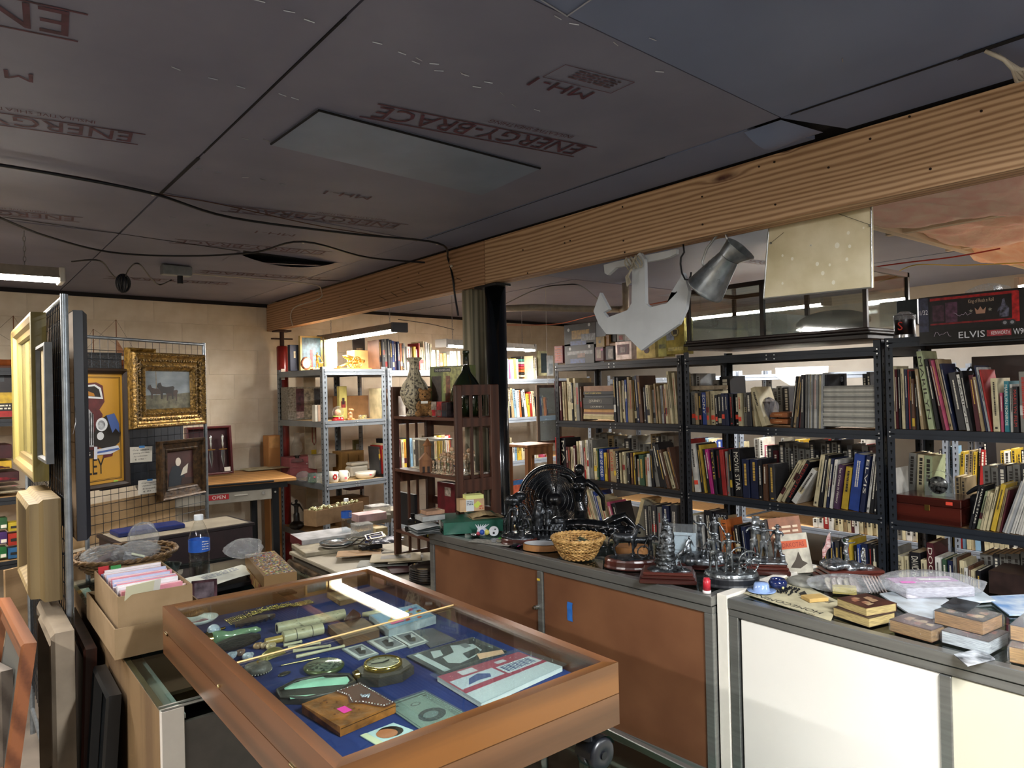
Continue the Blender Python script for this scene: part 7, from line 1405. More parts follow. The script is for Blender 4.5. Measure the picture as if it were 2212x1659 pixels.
boxX('gift_tin', 'silver tin with a maroon square picture on the black shelf top', 1329, 739, 1365, 776, XT, .09, '#b09c94', extra=mix(fp('#6a1e26', .12, .28, .85, .84), fp('#a88a86', .3, .4, .6, .7, dx=-.0014)), metal=.5, rough=.3)
boxX('gift_tin', 'gold tin with a maroon shield under the anchor tip', 1374, 734, 1416, 773, XT, .09, '#a8945a', extra=mix(fe('#4a1e26', .55, .42, .022), fp('#7a6a40', .4, .72, .9, .88), ft('STOCK', .45, .74, .85, .86, '#4a2a20')), metal=.6, rough=.28)
boxX('gift_box', 'greenish gold box at the right of the gold tin', 1421, 727, 1440, 770, XT, .09, '#9a944a', extra=fp('#6a6a2c', .1, .4, .9, .6), metal=.4)
boxX('gift_tin', 'tall gold clock-face tin beside the glazed wooden case', 1438, 690, 1479, 764, XT, .09, '#a89a50', extra=mix(fp('#8a93a4', .02, .4, .45, .98), fe('#5a4c2c', .5, .62, .030), fe('#b0a064', .5, .62, .026, -.0018), fp('#c9b864', .1, .1, .95, .2, dx=-.0014), fp('#3a3020', .38, .55, .62, .68, dx=-.0022)), metal=.7, rough=.25)
# glazed wooden model case
dkw = wood('#241510', '#140b08', 'y', 40, .5, .05, 3)
yA, yB = 1.61, 2.68; zA, zB = 1.862, 2.20; XF = 3.50
o = thing('glazed_case', 'long dark wooden glazed model case on top of the black shelves', 'case', (XF, yA, 1.8395)); wG, dG, hG = yB-yA, .49, zB-1.8395
b = MB(); b.cbox((0, 0, 0), (dG, wG, .025), .004); b.cbox((-.018, -.018, .025), (dG+.01, wG+.018, .04), .005); b.cbox((-.008, -.008, .040), (dG, wG+.008, .056), .004); b.ob('plinth', dkw, o)
for x in (0, dG-.02):
    for y in (0, wG-.02): MB().box((x, y, .056), (x+.02, y+.02, hG-.02)).ob('corner_post', dkw, o)
for x in (0, dG-.02):
    for y in (wG*.53,): MB().box((x, y-.012, .056), (x+.02, y+.012, hG-.02)).ob('mullion', dkw, o)
    MB().box((x, 0, hG-.024), (x+.02, wG, hG)).ob('top_rail', dkw, o)
for y in (0, wG-.02): MB().box((0, y, hG-.024), (dG, y+.02, hG)).ob('top_rail', wood('#5a4032', '#3e2a20', 'x', 40, .4), o)
gp = glass('#eef2f2', .03, .25)
for x in (.008, dG-.012):
    for y0, y1 in ((.02, wG*.53-.012), (wG*.53+.012, wG-.02)): MB().box((x, y0, .057), (x+.003, y1, hG-.024)).ob('glass_pane', gp, o)
for y in (.008, wG-.012): MB().box((.02, y, .057), (dG-.02, y+.003, hG-.024)).ob('glass_pane', gp, o)
MB().box((.02, .02, hG-.012), (dG-.02, wG-.02, hG-.009)).ob('glass_pane', gp, o); MB().box((.02, wG*.5, .056), (dG-.03, wG-.03, .18)).ob('glare_box', glass('#f0f4f4', .1, .2, .18), o)  # added milky box, stands in for the bright glare in the left panes
c_ = mat('#b8b3a4', .8, var=.1, sc=8)
q = thing('draped_cloth', 'off-white cloth heaped inside the glazed case on the black shelves', 'cloth', (XF+.25, yA+.30, 1.8965)); MB().surf(lambda u, v: (.13*math.sin(PI*v)*math.cos(2*PI*u), .2*math.sin(PI*v)*math.sin(2*PI*u), .11*(.5+.5*math.cos(PI*v))*(1+.12*math.sin(6*PI*u))), 28, 12, None, True, True).ob('cloth', c_, q)
q = thing('hanging_cloth', 'cream cloth draped over the top rail of the far shelf behind the middle unit', 'cloth', (5.235, 0, 1.743)); ya_, yb_ = P(1677, 800, X=5.235).y, P(1792, 800, X=5.235).y
MB().surf(lambda u, v: (-.012+.012*math.sin(11*u)*v+(.12*(1-v/.25) if v < .25 else 0), ya_+(yb_-ya_)*u, .008 if v < .25 else .008-(v-.25)/.75*(.05+.10*math.sin(PI*min(1, (u+.02)*1.1))**.8)), 22, 9).ob('cloth', mat('#eae4d2', .85, var=.05, sc=6), q)
# truck box, mug
a, e = P(1988, 728, X=3.55), P(2260, 722, X=3.55)
def tf(o, w, h):
    for f in (fp('#0c0d10', 0, 0, 1, .25), fp('#1a1418', .10, .27, .81, .93, sc2=None) if False else fp('#191318', .10, .28, .80, .92), fp('#b01c20', .10, .90, .80, .955, dx=-.0016), fp('#8e1a22', .10, .38, .78, .415, dx=-.0018), fp('#c01e22', .755, .34, .81, .94, dx=-.002), fp('#4a2a3c', .12, .45, .22, .8, dx=-.0018), fp('#5c3650', .23, .42, .33, .84, dx=-.0019), fp('#16171c', .10, .27, .80, .36, dx=-.0017), fp('#3a3e58', .0, .25, .085, .98, dx=-.0014)): f(o, w, h)
    ft('ELVIS', .335, .07, .545, .205, '#d9dade')(o, w, h); fp('#b03a44', .56, .075, .745, .2, dx=-.0014)(o, w, h); ft('KENWORTH', .595, .10, .735, .175, '#e4e0e0', -.0019)(o, w, h); ft('W900', .76, .08, .88, .2, '#d9dade')(o, w, h)
    ft('1/32', .01, .62, .08, .72, '#d9dade')(o, w, h); ft('King of Rock n Roll', .42, .76, .62, .86, '#b8a08a', -.0024)(o, w, h)
    for cy, r_ in ((.70, .013), (.755, .013)): fe('#2a2b30', cy, .33, r_, -.0024)(o, w, h); fe('#8a8d92', cy, .33, r_*.55, -.003)(o, w, h)
    b = MB()
    for x0, z0, pts in ((.30, .5, 0), (.13, .12, 1)):
        R = random.Random(pts); ps = [(-.0032, w*(1-(x0+.016*i)), h*(z0+.13*(R.random()))) for i in range(10)]; b.tube(ps, .0009, 4)
    b.ob('signature', flat('#b8a8b8'), o)
    # crown and star marks, a small singer silhouette
    MB().add([(-.0026, w*(1-y), h*z) for y, z in ((.48, .55), (.47, .68), (.495, .62), (.515, .70), (.535, .62), (.56, .68), (.55, .55))], [tuple(range(7))]).ob('crown_mark', flat('#a8806a'), o)
    for sy in (.44, .59): MB().add([(-.0026, w*(1-sy)+(.009 if i % 2 == 0 else .004)*math.sin(i*PI/5), h*.62+(.009 if i % 2 == 0 else .004)*math.cos(i*PI/5)) for i in range(10)], [tuple(range(10))]).ob('star_mark', flat('#8a8578'), o)
    MB().add([(-.0026, w*(1-y), h*z) for y, z in ((.66, .45), (.665, .6), (.645, .56), (.65, .62), (.675, .68), (.685, .8), (.70, .82), (.71, .7), (.735, .62), (.73, .45))], [tuple(range(10))]).ob('figure_print', mat('#6a6a80', .4, var=.5, sc=60), o)
    MB().box((.0, w*.35, h), (.06, w*.38, h+.02)).ob('hang_loop', glass('#dfe4e8', .1, .3, .2), o); b = MB(); b.surf(lambda u, v: (.02, w*(.62-.36*u), h+.035*math.sin(PI*(.08+.84*u))*v), 12, 3); b.ob('blister_hanger', glass('#dfe4e8', .1, .3, .25), o)
o = boxX('toy_truck_box', 'long black and red boxed toy truck on top of the right black shelves', 1984, 644, 2262, 727, 3.55, .13, '#0d0e12', extra=tf)
c = P(1955, 731, X=3.62); o = thing('wrapped_mug', 'wrapped dark mug with red lettering left of the boxed toy truck', 'mug', (3.62, c.y, 1.8385)); MB().lathe([(0, 0), (.05, 0), (.05, .012), (.046, .014), (.046, .10), (.048, .108), (0, .108)], 28).ob('mug', mat('#2a2024', .3, .1, var=.5, sc=20), o); MB().lathe([(.0505, .0), (.0505, .013)], 28).ob('silver_band', flat('#a8a9ac', .25, .9), o); MB().lathe([(.0495, .085), (.0495, .105), (.02, .125), (0, .126)], 24).ob('clear_lid', glass('#dfe2e6', .1, .3, .2), o)
text('S', (-.0475, .012, .035), (0, -1, 0), (0, 0, 1), .022, .04, flat('#c03a30'), o)
boxX('dark_box', 'dark blue-green box behind the wrapped mug on the shelf top', 1936, 650, 1982, 700, 3.86, .1, '#16242a')
# ---- hanging from the beam
anc = mat('#b9bec2', .6, var=.06, sc=10)
AP = [(1382, 545), (1392, 560), (1394, 655), (1404, 664), (1440, 655), (1462, 628), (1462, 632), (1450, 631), (1476, 589), (1487, 628), (1481, 668), (1466, 700), (1430, 725), (1410, 738), (1385, 757), (1372, 745), (1350, 722), (1310, 722), (1293, 700), (1282, 672), (1296, 632), (1315, 668), (1303, 675), (1312, 686), (1355, 670), (1364, 655), (1366, 560)]
XA = 2.165
o = thing('wooden_anchor', 'pale grey painted wooden anchor hanging from the ceiling beam by a rope', 'anchor', (XA, P(1380, 650, X=XA).y, 1.77)); M = Matrix(((0, 0, 1, XA), (1, 0, 0, 0), (0, 1, 0, 0), (0, 0, 0, 1)))
ap = [P(x, y, X=XA) for x, y in AP]; b = MB(); b.prism([(p.y, p.z) for p in ap][::-1], 0, .018, M); b.ob('anchor_board', anc, o, True)
st = [P(x, y, X=XA+.02) for x, y in ((1304, 572), (1306, 590), (1312, 594), (1330, 578), (1430, 560), (1446, 555), (1460, 548), (1460, 538), (1330, 565))]
b = MB(); b.prism([(p.y, p.z) for p in st][::-1], .02, .038, M); b.ob('anchor_stock', anc, o, True)
R = random.Random(3); c = P(1372, 570, X=XA-.01)
for k in range(9): MB().tube([c+Vector((-.012+.004*(k % 3), .034-.008*k+.01*math.sin(t+k), .03-.012*t)) for t in [i*.6 for i in range(8)]], .0028, 6).ob('rope', mat('#a89f8c', .85, var=.2, sc=90), o, True)
for k in range(4): MB().tube([c+Vector((-.015, .01-.003*k, -.02)), c+Vector((-.02, .02+.004*k, -.05)), c+Vector((-.015, .012+.006*k, -.075-.004*k))], .0035, 6).ob('rope_tassel', mat('#b0a794', .85, var=.2, sc=90), o, True)
c = P(1478, 528, X=2.15); o = thing('hook', 'black iron ceiling hook holding the metal pitcher', 'hook', c)
hk = [P(x, y, X=2.15) for x, y in ((1476, 528), (1478, 545), (1471, 556), (1470, 570), (1473, 590), (1480, 604), (1488, 604), (1492, 596), (1493, 588))]; MB().tube(hk, .0034, 8).ob('rod', flat('#14161a', .35, .5), o, True)
# metal pitcher hung by its handle, tipped
top, bot = P(1590, 535, X=2.17), P(1522, 628, X=2.17); ax = (top-bot); Lp = ax.length
qz = ax.to_track_quat('Z', 'Y').to_matrix().to_4x4(); Mp = Matrix.Translation(bot) @ qz; tin = mat('#a4abb0', .34, .75, var=.3, sc=14, bump=.15)
o = thing('metal_pitcher', 'embossed galvanised metal pitcher hanging tipped beside the anchor', 'pitcher', bot); Lp2 = Lp*1.02; r0, r1 = .070, .038
MB().lathe([(0, 0), (r0, 0), (r0*1.03, .006), (r0, .010), (r1, Lp2*.76), (r1*1.04, Lp2*.775)], 32, (0, 0, 0), Mp).ob('body', tin, o, True)
b = MB()
mi = Mp.inverted()
lip = (mi.to_3x3() @ Vector((0, -1, .1))); la = math.atan2(lip.y, lip.x)
def spout(u, v):
    a = 2*PI*u; k = max(0, math.cos(a-la)); r_ = r1+(.004+.036*k**3)*v; return tuple(Mp @ Vector((r_*math.cos(a), r_*math.sin(a), Lp2*.775+.05*v)))
b.surf(spout, 32, 7, None, True, True).ob('collar', tin, o, True)
hd_ = [Mp @ Vector((math.cos(la+PI)*r_, math.sin(la+PI)*r_, z)) for r_, z in ((r1, Lp2*.95), (.07, Lp2*1.04), (.095, Lp2*.95), (.097, Lp2*.6), (.08, Lp2*.35), (.06, Lp2*.3))]; MB().tube(hd_, .0045, 8).ob('handle', flat('#a9aeb2', .3, .9), o, True)
b = MB(); R = random.Random(8)
for k in range(26):
    a0, z0_ = R.uniform(0, 6.3), R.uniform(.15, .65)*Lp2; ps = []
    for t in range(8): tt = t*.6; a = a0+.16*math.cos(tt)*(1-t*.08); z = z0_+.006*math.sin(tt)*(1-t*.08)*1.3; r_ = r0+(r1-r0)*z/(Lp2*.76)+.0008; ps.append(Mp @ Vector((r_*math.cos(a), r_*math.sin(a), z)))
    b.tube(ps, .0009, 4)
q = b.ob('embossed_scrolls', tin, o, True); tag(q, kind='stuff')
# stained canvas hung behind the beam
cq = [P(1650, 645, X=2.235), P(1884, 621, X=2.235), P(1891, 440, X=2.235), P(1668, 480, X=2.235)]
o = thing('stained_canvas', 'stained cream canvas panel with metal edge hanging behind the ceiling beam', 'panel', cq[0]); M = Matrix(((0, 0, 1, 2.235), (1, 0, 0, 0), (0, 1, 0, 0), (0, 0, 0, 1)))
topz = 2.33; cc_ = [(cq[0].y, cq[0].z), (cq[1].y, cq[1].z), (cq[2].y+.01, topz), (cq[3].y-.005, topz)]
MB().prism(cc_[::-1], 0, .012, M).ob('canvas', mat('#d6ccae', .8, var=.12, sc=9, col2='#c2b692', bump=.1), o, True)
for i, j in ((0, 1), (1, 2), (0, 3)): MB().cyl((2.234, cc_[i][0], cc_[i][1]), (2.234, cc_[j][0], cc_[j][1]), .0028, 6).ob('metal_edge', flat('#a8abaa', .3, .9), o, True)
b = MB(); R = random.Random(12)
for px, py, r_ in ((1690, 552, .004), (1711, 559, .005), (1765, 570, .006), (1792, 572, .004), (1808, 530, .008), (1835, 532, .005), (1832, 503, .005), (1829, 560, .005), (1777, 590, .006), (1752, 530, .003), (1865, 492, .003), (1800, 610, .006), (1750, 530, .003), (1690, 612, .004)):
    p = P(px, py, X=2.2335); b.add([(2.2345, p.y+r_*math.cos(t), p.z+r_*1.2*math.sin(t)) for t in [i*PI/5 for i in range(10)]], [tuple(range(10))])
tag(b.ob('pale_spots', flat('#e2decc', .8), o, True), kind='stuff')
for a_, c_2 in (((1665, 525), (1693, 502)), ((1806, 460), (1880, 486))): MB().cyl(P(*a_, X=2.229), P(*c_2, X=2.229), .0008, 4).ob('hanging_wire', flat('#4a4638'), o, True)
for a_ in ((1665, 525), (1879, 487)): MB().ball(P(*a_, X=2.229), .004, 6).ob('screw_eye', flat('#8a8a86', .3, .9), o, True)
# ================= more things on the shelves =================
def stackX(px0, px1, ys, cols, labels, X, d, group=None, name='book', cat='book', titles={}, pal=None):
    for k, (y1, y0) in enumerate(zip(ys[:-1], ys[1:])):
        a, b_ = P(px1, y1, X=X), P(px0, y0, X=X); w = b_.y-a.y; h = max(.003, (P(px0, y0, X=X).z-P(px0, y1, X=X).z)*.97); zb = P(px0, y1, X=X).z
        R = random.Random(k+int(px0)); o = thing(name, labels[k] if isinstance(labels, list) else labels % nth(k+1), cat, (X+R.uniform(0, .01), a.y+R.uniform(-.004, .004), zb), 0, group)
        c = cols[k % len(cols)]; b = MB(); t = min(.002, h*.2); b.box((0, 0, 0), (d, w, t)); b.box((0, 0, h-t), (d, w, h)); b.box((-.001, 0, 0), (.002, w, h)); b.ob('cover', mat(c, .5, var=.15, sc=20), o)
        MB().box((.003, .002, t), (d-.003, w-.002, h-t)).ob('pages', pages_w, o)
        if k in titles: tt, tc, x0, x1 = titles[k]; text(tt, (-.0016, w*(1-x0), h*.25), (0, -1, 0), (0, 0, 1), w*(x1-x0), h*.5, flat(tc), o, 'spine_title')
ys = [904, 897, 893, 889, 882, 873, 858, 852, 845, 833]; ys = [y+1 for y in ys]
stackX(1260, 1325, ys, ['#b9a878', '#c4b48a', '#7a5240', '#b98a50', '#2c2826', '#2e2b28', '#3a3c40', '#14161e', '#8a6242'], ['%s lying flat, %s in the flat stack, left black unit' % (a, b) for a, b in (('cream book', 'lowest'), ('thin cream book', '2nd'), ('thin brown book', '3rd'), ('tan book', '4th'), ('black book', '5th'), ('thick black book', '6th'), ('grey book', '7th'), ('navy book', '8th'), ('brown leather book', 'topmost'))], BX+.01, .22, 'books stacked flat in the left black unit', titles={4: ('{ JOURNEY }', '#cfc8b4', .25, .68), 5: ('{ JOURNEY }', '#cfc8b4', .2, .62), 7: ('THE ART OF ROBERT BATEMAN', '#cdb668', .05, .6)})
n = 24; stackX(1777, 1892, [920.5-3.6*k for k in range(n+1)], ['#a9a89e', '#b9b6aa', '#8f8e86', '#c2c0b6', '#97948a', '#76756e'], '%s magazine from the bottom of the tall flat stack, middle black unit', BX+.012, .21, 'magazines stacked flat in the middle black unit', 'magazine', 'magazine')
row(';'.join('%.1f,%.1f,%d,%s,1' % (1736+3.9*k, 1739.4+3.9*k, 807+(k % 3), 'gscsgwsgcsw'[k]) for k in range(10))+';1776,1779,808,k,1', 1.388, 'standing magazines of the middle black unit', 'magazines standing in the middle black unit', X=BX, kind='slim magazine', seed=44)
boxX('magazine_holder', 'black box with white lettering behind the flat magazine stack', 1778, 808, 1824, 834, BX+.2, .03, '#0f1116', extra=ft('ART & ANTIQUES', .05, .3, .95, .75, '#b4b8bc'))
for k, (y0, y1, l) in enumerate(((891, 902, 'upper'), (905, 916, 'lower'))): boxX('orange_box', '%s flat orange-brown box between the leaning books and magazines' % l, 1662, y0, 1701, y1, BX+.06, .14, '#a8602c', extra=lambda o, w, h: scrawl((-.001, w*.7, h*.4), (0, -1, 0), (0, 0, 1), w*.4, h*.25, 1, flat('#d8b890'), o), rough=.5)
boxX('book', 'cream book lying flat across the paperbacks, upper row of the middle black unit', 1480, 834, 1541, 842, BX+.02, .15, '#a9987c')
c = P(1632, 880, X=BX+.08); crumple('plastic_bag', 'crumpled clear bag holding a dark book on the middle black unit', (BX+.1, P(1660, 880, X=BX+.1).y, 1.389), .06, .05, .16, filmd, 31, 0, lambda o: MB().cbox((-.05, -.02, .002), (.07, .02, .14), .003, T(0, 0, 0, .3)).ob('dark_book', mat('#3a302c', .4, var=.3), o))
# leaning grey hardcover on the left unit, third row
a = P(1360, 1150, X=BX+.03); o = thing('book', 'large grey-green hardcover leaning open side forward, third row of the left black unit', 'book', (BX+.05, P(1400, 1150, X=BX).y, .545), 0, None, .33, 0)
MB().box((0, 0, 0), (.03, .17, .29)).ob('cover', mat('#6e6c60', .5, var=.08), o); MB().box((.002, .165, .003), (.17, .20, .287)).ob('pages', mat('#c4b48a', .8, var=.1, sc=60), o)
boxX('display_book', 'large dark book with silvery lettering facing forward, third row of the middle unit', 1520, 1102, 1572, 1200, BX+.035, .015, '#14161f', extra=mix(ft('FIGURES', .05, .80, .98, .95, '#a8acb0'), fp('#3a5a8a', .3, .1, .6, .6)))
boxX('display_book', 'grey book with a dark title facing forward, right side of the third row', 1650, 1122, 1712, 1250, BX+.04, .02, '#8f8e86', extra=mix(fp('#5a4a50', .0, .78, 1, 1), fp('#a9a8a0', .05, .35, .8, .75), ft('ELVIS', .2, .62, .85, .74, '#3a3c3e')))
# right unit: wooden box, glass clock, purse
a, e = P(2082, 1128, X=3.6), P(1934, 1060, X=3.6); w, h = e.y-a.y, e.z-a.z
o = thing('keepsake_box', 'polished reddish brown wooden box with a brass lock on the right black unit', 'box', (3.6, a.y+.01, .9565)); cm = wood('#4f1d15', '#35110c', 'y', 30, .2, .6, 4); w = .285; h = .125
MB().cbox((0, 0, 0), (.2, w, h*.68), .003).ob('body', cm, o); MB().cbox((0, 0, h*.69), (.2, w, h), .003).ob('lid', cm, o); MB().cbox((-.003, w*.46, h*.5), (0, w*.54, h*.72), .001).ob('lock_plate', brass, o); MB().box((-.001, w*.12, h*.78), (-.0003, w*.22, h*.9)).ob('orange_sticker', sticker, o)
c = P(2030, 1052, X=3.68); o = thing('glass_clock', 'round glass-domed clock standing on the reddish brown wooden box', 'clock', (3.66, c.y, .9565+h+.001)); b = MB(); b.surf(lambda u, v: (.03*v, .058*math.cos(PI*u), .062+.058*math.sin(PI*u)) if True else 0, 20, 2); b.ob('glass_arch', glass('#dfe6e6', .03, .25, .08), o)
MB().box((0, -.058, 0), (.03, .058, .062)).ob('glass_body', glass('#dfe6e6', .03, .25, .08), o); M = T(-.002, 0, .052, 0, 0, PI/2); MB().lathe([(0, .001), (.04, .001), (.042, .004), (.042, -.001)], 28, (0, 0, 0), M).ob('dial', mat('#6a6c6a', .25, .5, var=.5, sc=60), o)
for a_ in (.3, 3.3): MB().cyl((-.004, 0, .052), (-.004, .034*math.cos(a_), .052+.034*math.sin(a_)), .0012, 5).ob('hand', flat('#c9c9c6', .2, .9), o)
b = MB(); c = P(2110, 1050, X=3.72); b.tube([(3.70, P(2088+i*7, 1040, X=3.7).y, 1.10+.035*math.sin(PI*i/10)) for i in range(11)], [.006+.007*math.sin(PI*i/10) for i in range(11)], 8); b.cbox((3.69, P(2150, 1050, X=3.7).y, .958), (3.75, P(2095, 1050, X=3.7).y, 1.10), .01)
o = thing('handbag', 'black fabric handbag tucked between the wooden box and leaning books', 'bag', (3.7, P(2120, 1050, X=3.7).y, .958)); b.ob('bag', flat('#0e1018', .8), o, True)
c = P(2065, 790, X=3.66); o = thing('handbag', 'black bag with looped handles among books on the right upper row', 'bag', (3.7, c.y, 1.397)); b = MB(); b.cbox((0, -.05, 0), (.1, .05, .24), .01)
for s in (-.03, .03): b.tube([(.05, s-.025+.05*i/8, .24+.05*math.sin(PI*i/8)) for i in range(9)], .005, 7)
b.ob('bag', flat('#101218', .7), o)
boxX('framed_board', 'dark brown board behind the books at the right end of the upper row', 2098, 771, 2230, 840, BX+.4, .02, '#2c1c1a')
boxX('brown_box', 'dark brown box at the bottom right behind the white counter', 2135, 1232, 2240, 1300, BX-.02, .2, '#32221e')
# --- grey unit by the red column (front along its own line)
UM = Matrix.Translation((2.735, 5.025, 0)) @ Matrix.Rotation(PI/2+.077, 4, 'Z')
def U4p(px, py, dx=.0):
    """pixel -> (along from left end, z) on a plane dx behind the grey unit's front"""
    nrm = Vector((-.0769, .997, 0)); o0 = Vector((2.735, 5.025, 0))+nrm*dx; c = Vector((0, 0, H)); d = ray(px, py); t = (o0-c).dot(nrm)/d.dot(nrm); return c+d*t
def g4(name, label, cat, px, zz, dx, rz=0, group=None):
    q = U4p(px, 900, dx); return thing(name, label, cat, (q.x, q.y, zz), .077+rz, group)
def box4(name, label, px0, py0, px1, py1, dx, d, col, zz, extra=None, cat='box', m=None):
    a, b_ = U4p(px0, py1, dx), U4p(px1, py0, dx); w = b_.x-a.x; h = b_.z-zz
    o = thing(name, label, cat, (a.x, a.y, zz), .077); MB().cbox((0, 0, 0), (w, d, h), .002).ob('carton', m or mat(col, .6, var=.15, sc=14), o)
    if extra: extra(o, w, h)
    return o
def f4(c, x0, z0, x1, z1, y=-.001): return lambda o, w, h: MB().box((w*x0, y-.0005, h*z0), (w*x1, y, h*z1)).ob('printed_panel', mat(c, .45, var=.35, sc=35), o)
Z4 = [1.8115, 1.4215, .9565, .5615]; gm = flat('#c8974a', .25, .95)
# brass cannon
o = g4('brass_cannon', 'polished brass model cannon on a wooden base, top of the grey unit', 'cannon', 762, Z4[0], .10); MB().cbox((-.13, -.05, 0), (.15, .05, .012), .002).ob('wooden_base', wood('#a9743c', '#855526', 'x', 40, .4), o)
b = MB(); b.tube([(-.06, 0, .10), (-.045, 0, .098), (-.02, 0, .092), (.03, 0, .083), (.09, 0, .070), (.112, 0, .065)], [.012, .017, .019, .016, .011, .014], 14); b.ball((-.072, 0, .103), .008, 8); b.ob('barrel', gm, o)
b = MB(); 
for s in (-1, 1): b.tube([(.035, s*.014, .05), (-.02, s*.014, .055), (-.09, s*.012, .025), (-.12, s*.01, .02)], .007, 6)
b.ob('carriage', gm, o)
for s in (-1, 1): b = MB(); wheel(b, T(.03, s*.032, .055, 0, PI/2), .043, 10, .004); b.ob('wheel', gm, o)
box4('cardboard_box', 'tan cardboard box behind the brass cannon', 766, 757, 802, 794, .2, .12, '#b08a54', Z4[0]); box4('dark_book', 'dark navy cased book at the left end of the grey unit top', 627, 745, 646, 797, .42, .04, '#16213a', Z4[0], f4('#b8a880', .4, .5, .6, .75))
box4('picture_book', 'tall pale picture book with blue sea print, top of the grey unit', 649, 727, 700, 780, .38, .03, '#c9b070', Z4[0], mix(f4('#4a6a7a', .08, .1, .85, .95), f4('#a8383c', .4, .1, .5, .6, -.0025))); box4('picture_book', 'white picture book with yellow spine behind the brass figures', 701, 729, 728, 780, .32, .03, '#8f8c7c', Z4[0], f4('#9a8848', 0, 0, .15, 1)); box4('photo_print', 'dark sepia mounted print behind the cannon, leaning on the post', 762, 716, 788, 756, .40, .01, '#2a211a', Z4[0]+.05, f4('#8a7458', .3, .1, .8, .5))
o = g4('leopard_picture', 'leopard print photo frame with a round pale picture on the grey unit top', 'frame', 663, Z4[0], .24); MB().lathe([(0, 0), (.05, 0), (.05, .012), (.036, .014)], 24, (0, 0, 0), T(0, 0, .052, 0, PI/2), True, .85, 1).ob('frame', mat('#b06a48', .5, var=.9, sc=120, col2='#2c1610', thr=(.4, .5)), o); MB().lathe([(0, .0145), (.036, .0145)], 24, (0, 0, 0), T(0, 0, .052, 0, PI/2), False, .85, 1).ob('picture', flat('#d0b8a8'), o)
o = g4('brass_figure', 'gilt standing figure group beside the leopard print frame', 'figurine', 688, Z4[0], .22); b = MB(); human(b, T(0, 0, .01), .13, la=(.1, .1, .1)); b.box((.02, -.01, 0), (.045, .02, .06)); b.box((-.05, -.02, 0), (.06, .03, .012)); remesh(b.ob('figure', gm, o), .0035)
# second level
box4('plastic_case', 'wide clear plastic case of small picture cards on the second level of the grey unit', 622, 835, 702, 901, .60, .12, '#777777', Z4[1], mix(f4('#5c2f3c', .22, .25, .42, .95), f4('#a8a08c', .43, .05, .68, .95), f4('#3a3c40', .7, .45, .95, .95), f4('#b09a94', .22, .05, .42, .24)), 'case', glass('#c4c0b4', .08, .2, .35))
box4('yellow_box', 'narrow pale yellow printed box behind the snow globe', 734, 834, 749, 900, .22, .04, '#c9c070', Z4[1], mix(f4('#a83a38', .2, .35, .8, .55), f4('#3a2c28', .35, .45, .65, .65, -.002)))
box4('cardboard_box', 'open tan cardboard box on the second level of the grey unit', 746, 854, 796, 901, .30, .2, '#a87c50', Z4[1]); 
for k, (cc, l) in enumerate((('#d0ccbc', 'small white box'), ('#c8a890', 'small peach box'), ('#d9d0d0', 'playing-card printed box'))): box4('small_box', l+' left of the grey post on the second level', 681+6*k, 875, 686+6*k, 901, .06, .05, cc, Z4[1])
o = g4('snow_globe', 'glass snow globe on a red round base on the grey unit', 'snow globe', 730, Z4[1], .06); MB().lathe([(0, 0), (.045, 0), (.047, .006), (.040, .022), (.036, .030), (0, .030)], 28).ob('red_base', flat('#a01c22', .2, 0, .7), o); MB().ball((0, 0, .066), .044, 16).ob('glass_ball', glass('#f2efe8', .02, .15, .03), o); MB().ball((0, 0, .06), .026, 8, (1, .8, 1.1)).ob('scene', mat('#c87860', .5, var=.5, sc=60, col2='#d8c89a'), o); MB().lathe([(.041, .03), (.041, .036), (.03, .038)], 24).ob('green_band', flat('#9aa850'), o)
o = g4('figurine', 'tan ceramic animal figurine beside the snow globe', 'figurine', 756, Z4[1], .06); b = MB(); b.ball((0, 0, .04), .022, 8, (1, 1, 1.3)); b.ball((.012, -.005, .075), .015, 8, (1.3, 1, 1)); b.ball((-.012, -.01, .08), .011, 7); b.ball((-.005, -.01, .018), .02, 7); b.box((-.03, -.02, 0), (.03, .02, .014)); remesh(b.ob('animal', mat('#b88450', .35, var=.3, sc=30), o), .003)
o = g4('toy_car_case', 'tiny clear case with yellow flowers on the second level of the grey unit', 'case', 783, Z4[1], .05); MB().box((-.03, -.015, 0), (.03, .015, .034)).ob('case', glass('#e2e0c8', .05, .2, .15), o); b = MB(); R = random.Random(2)
for k in range(9): b.ball((R.uniform(-.022, .022), 0, R.uniform(.008, .026)), .006, 5)
b.ob('yellow_flowers', flat('#c9a61c'), o)
# third level
o = g4('oil_lamp', 'clear glass oil lamp with tall chimney on the third level of the grey unit', 'lamp', 640, Z4[2]+.13, .55); MB().lathe([(.018, .05), (.022, .06), (.045, .10), (.040, .14), (.02, .19), (.022, .235)], 24).ob('chimney', glass('#f0f0ee', .03, .25, .03), o); MB().lathe([(0, .0), (.05, 0), (.045, .02), (.015, .03), (.012, .035)], 20).ob('font', glass('#dfe0e0', .03, .25, .05), o); b = MB(); b.cyl((0, 0, .032), (0, 0, .052), .016, 12); b.cyl((-.03, 0, .048), (.03, 0, .048), .003, 6); b.ob('burner', flat('#2a2622', .4, .7), o)
box4('jewellery_box', 'dusty pink jewellery box with drawers under the oil lamp', 627, 984, 684, 1012, .56, .18, '#a0585c', Z4[2], mix(f4('#8a484e', .0, .45, 1, .47, -.001), f4('#c9b0a8', .82, .6, .94, .7), f4('#d8c8c0', .6, .62, .64, .68)))
box4('casserole_dish', 'white oval casserole behind the post on the third level', 680, 980, 726, 992, .45, .12, '#b0a79a', Z4[2]+.07)
box4('long_box', 'tan wrapped box with brown tape behind the baking dishes', 738, 972, 786, 1003, .42, .15, '#a9834c', Z4[2], mix(f4('#5a3c20', .28, .05, .30, .9), f4('#5a3c20', .75, .05, .77, .8)))
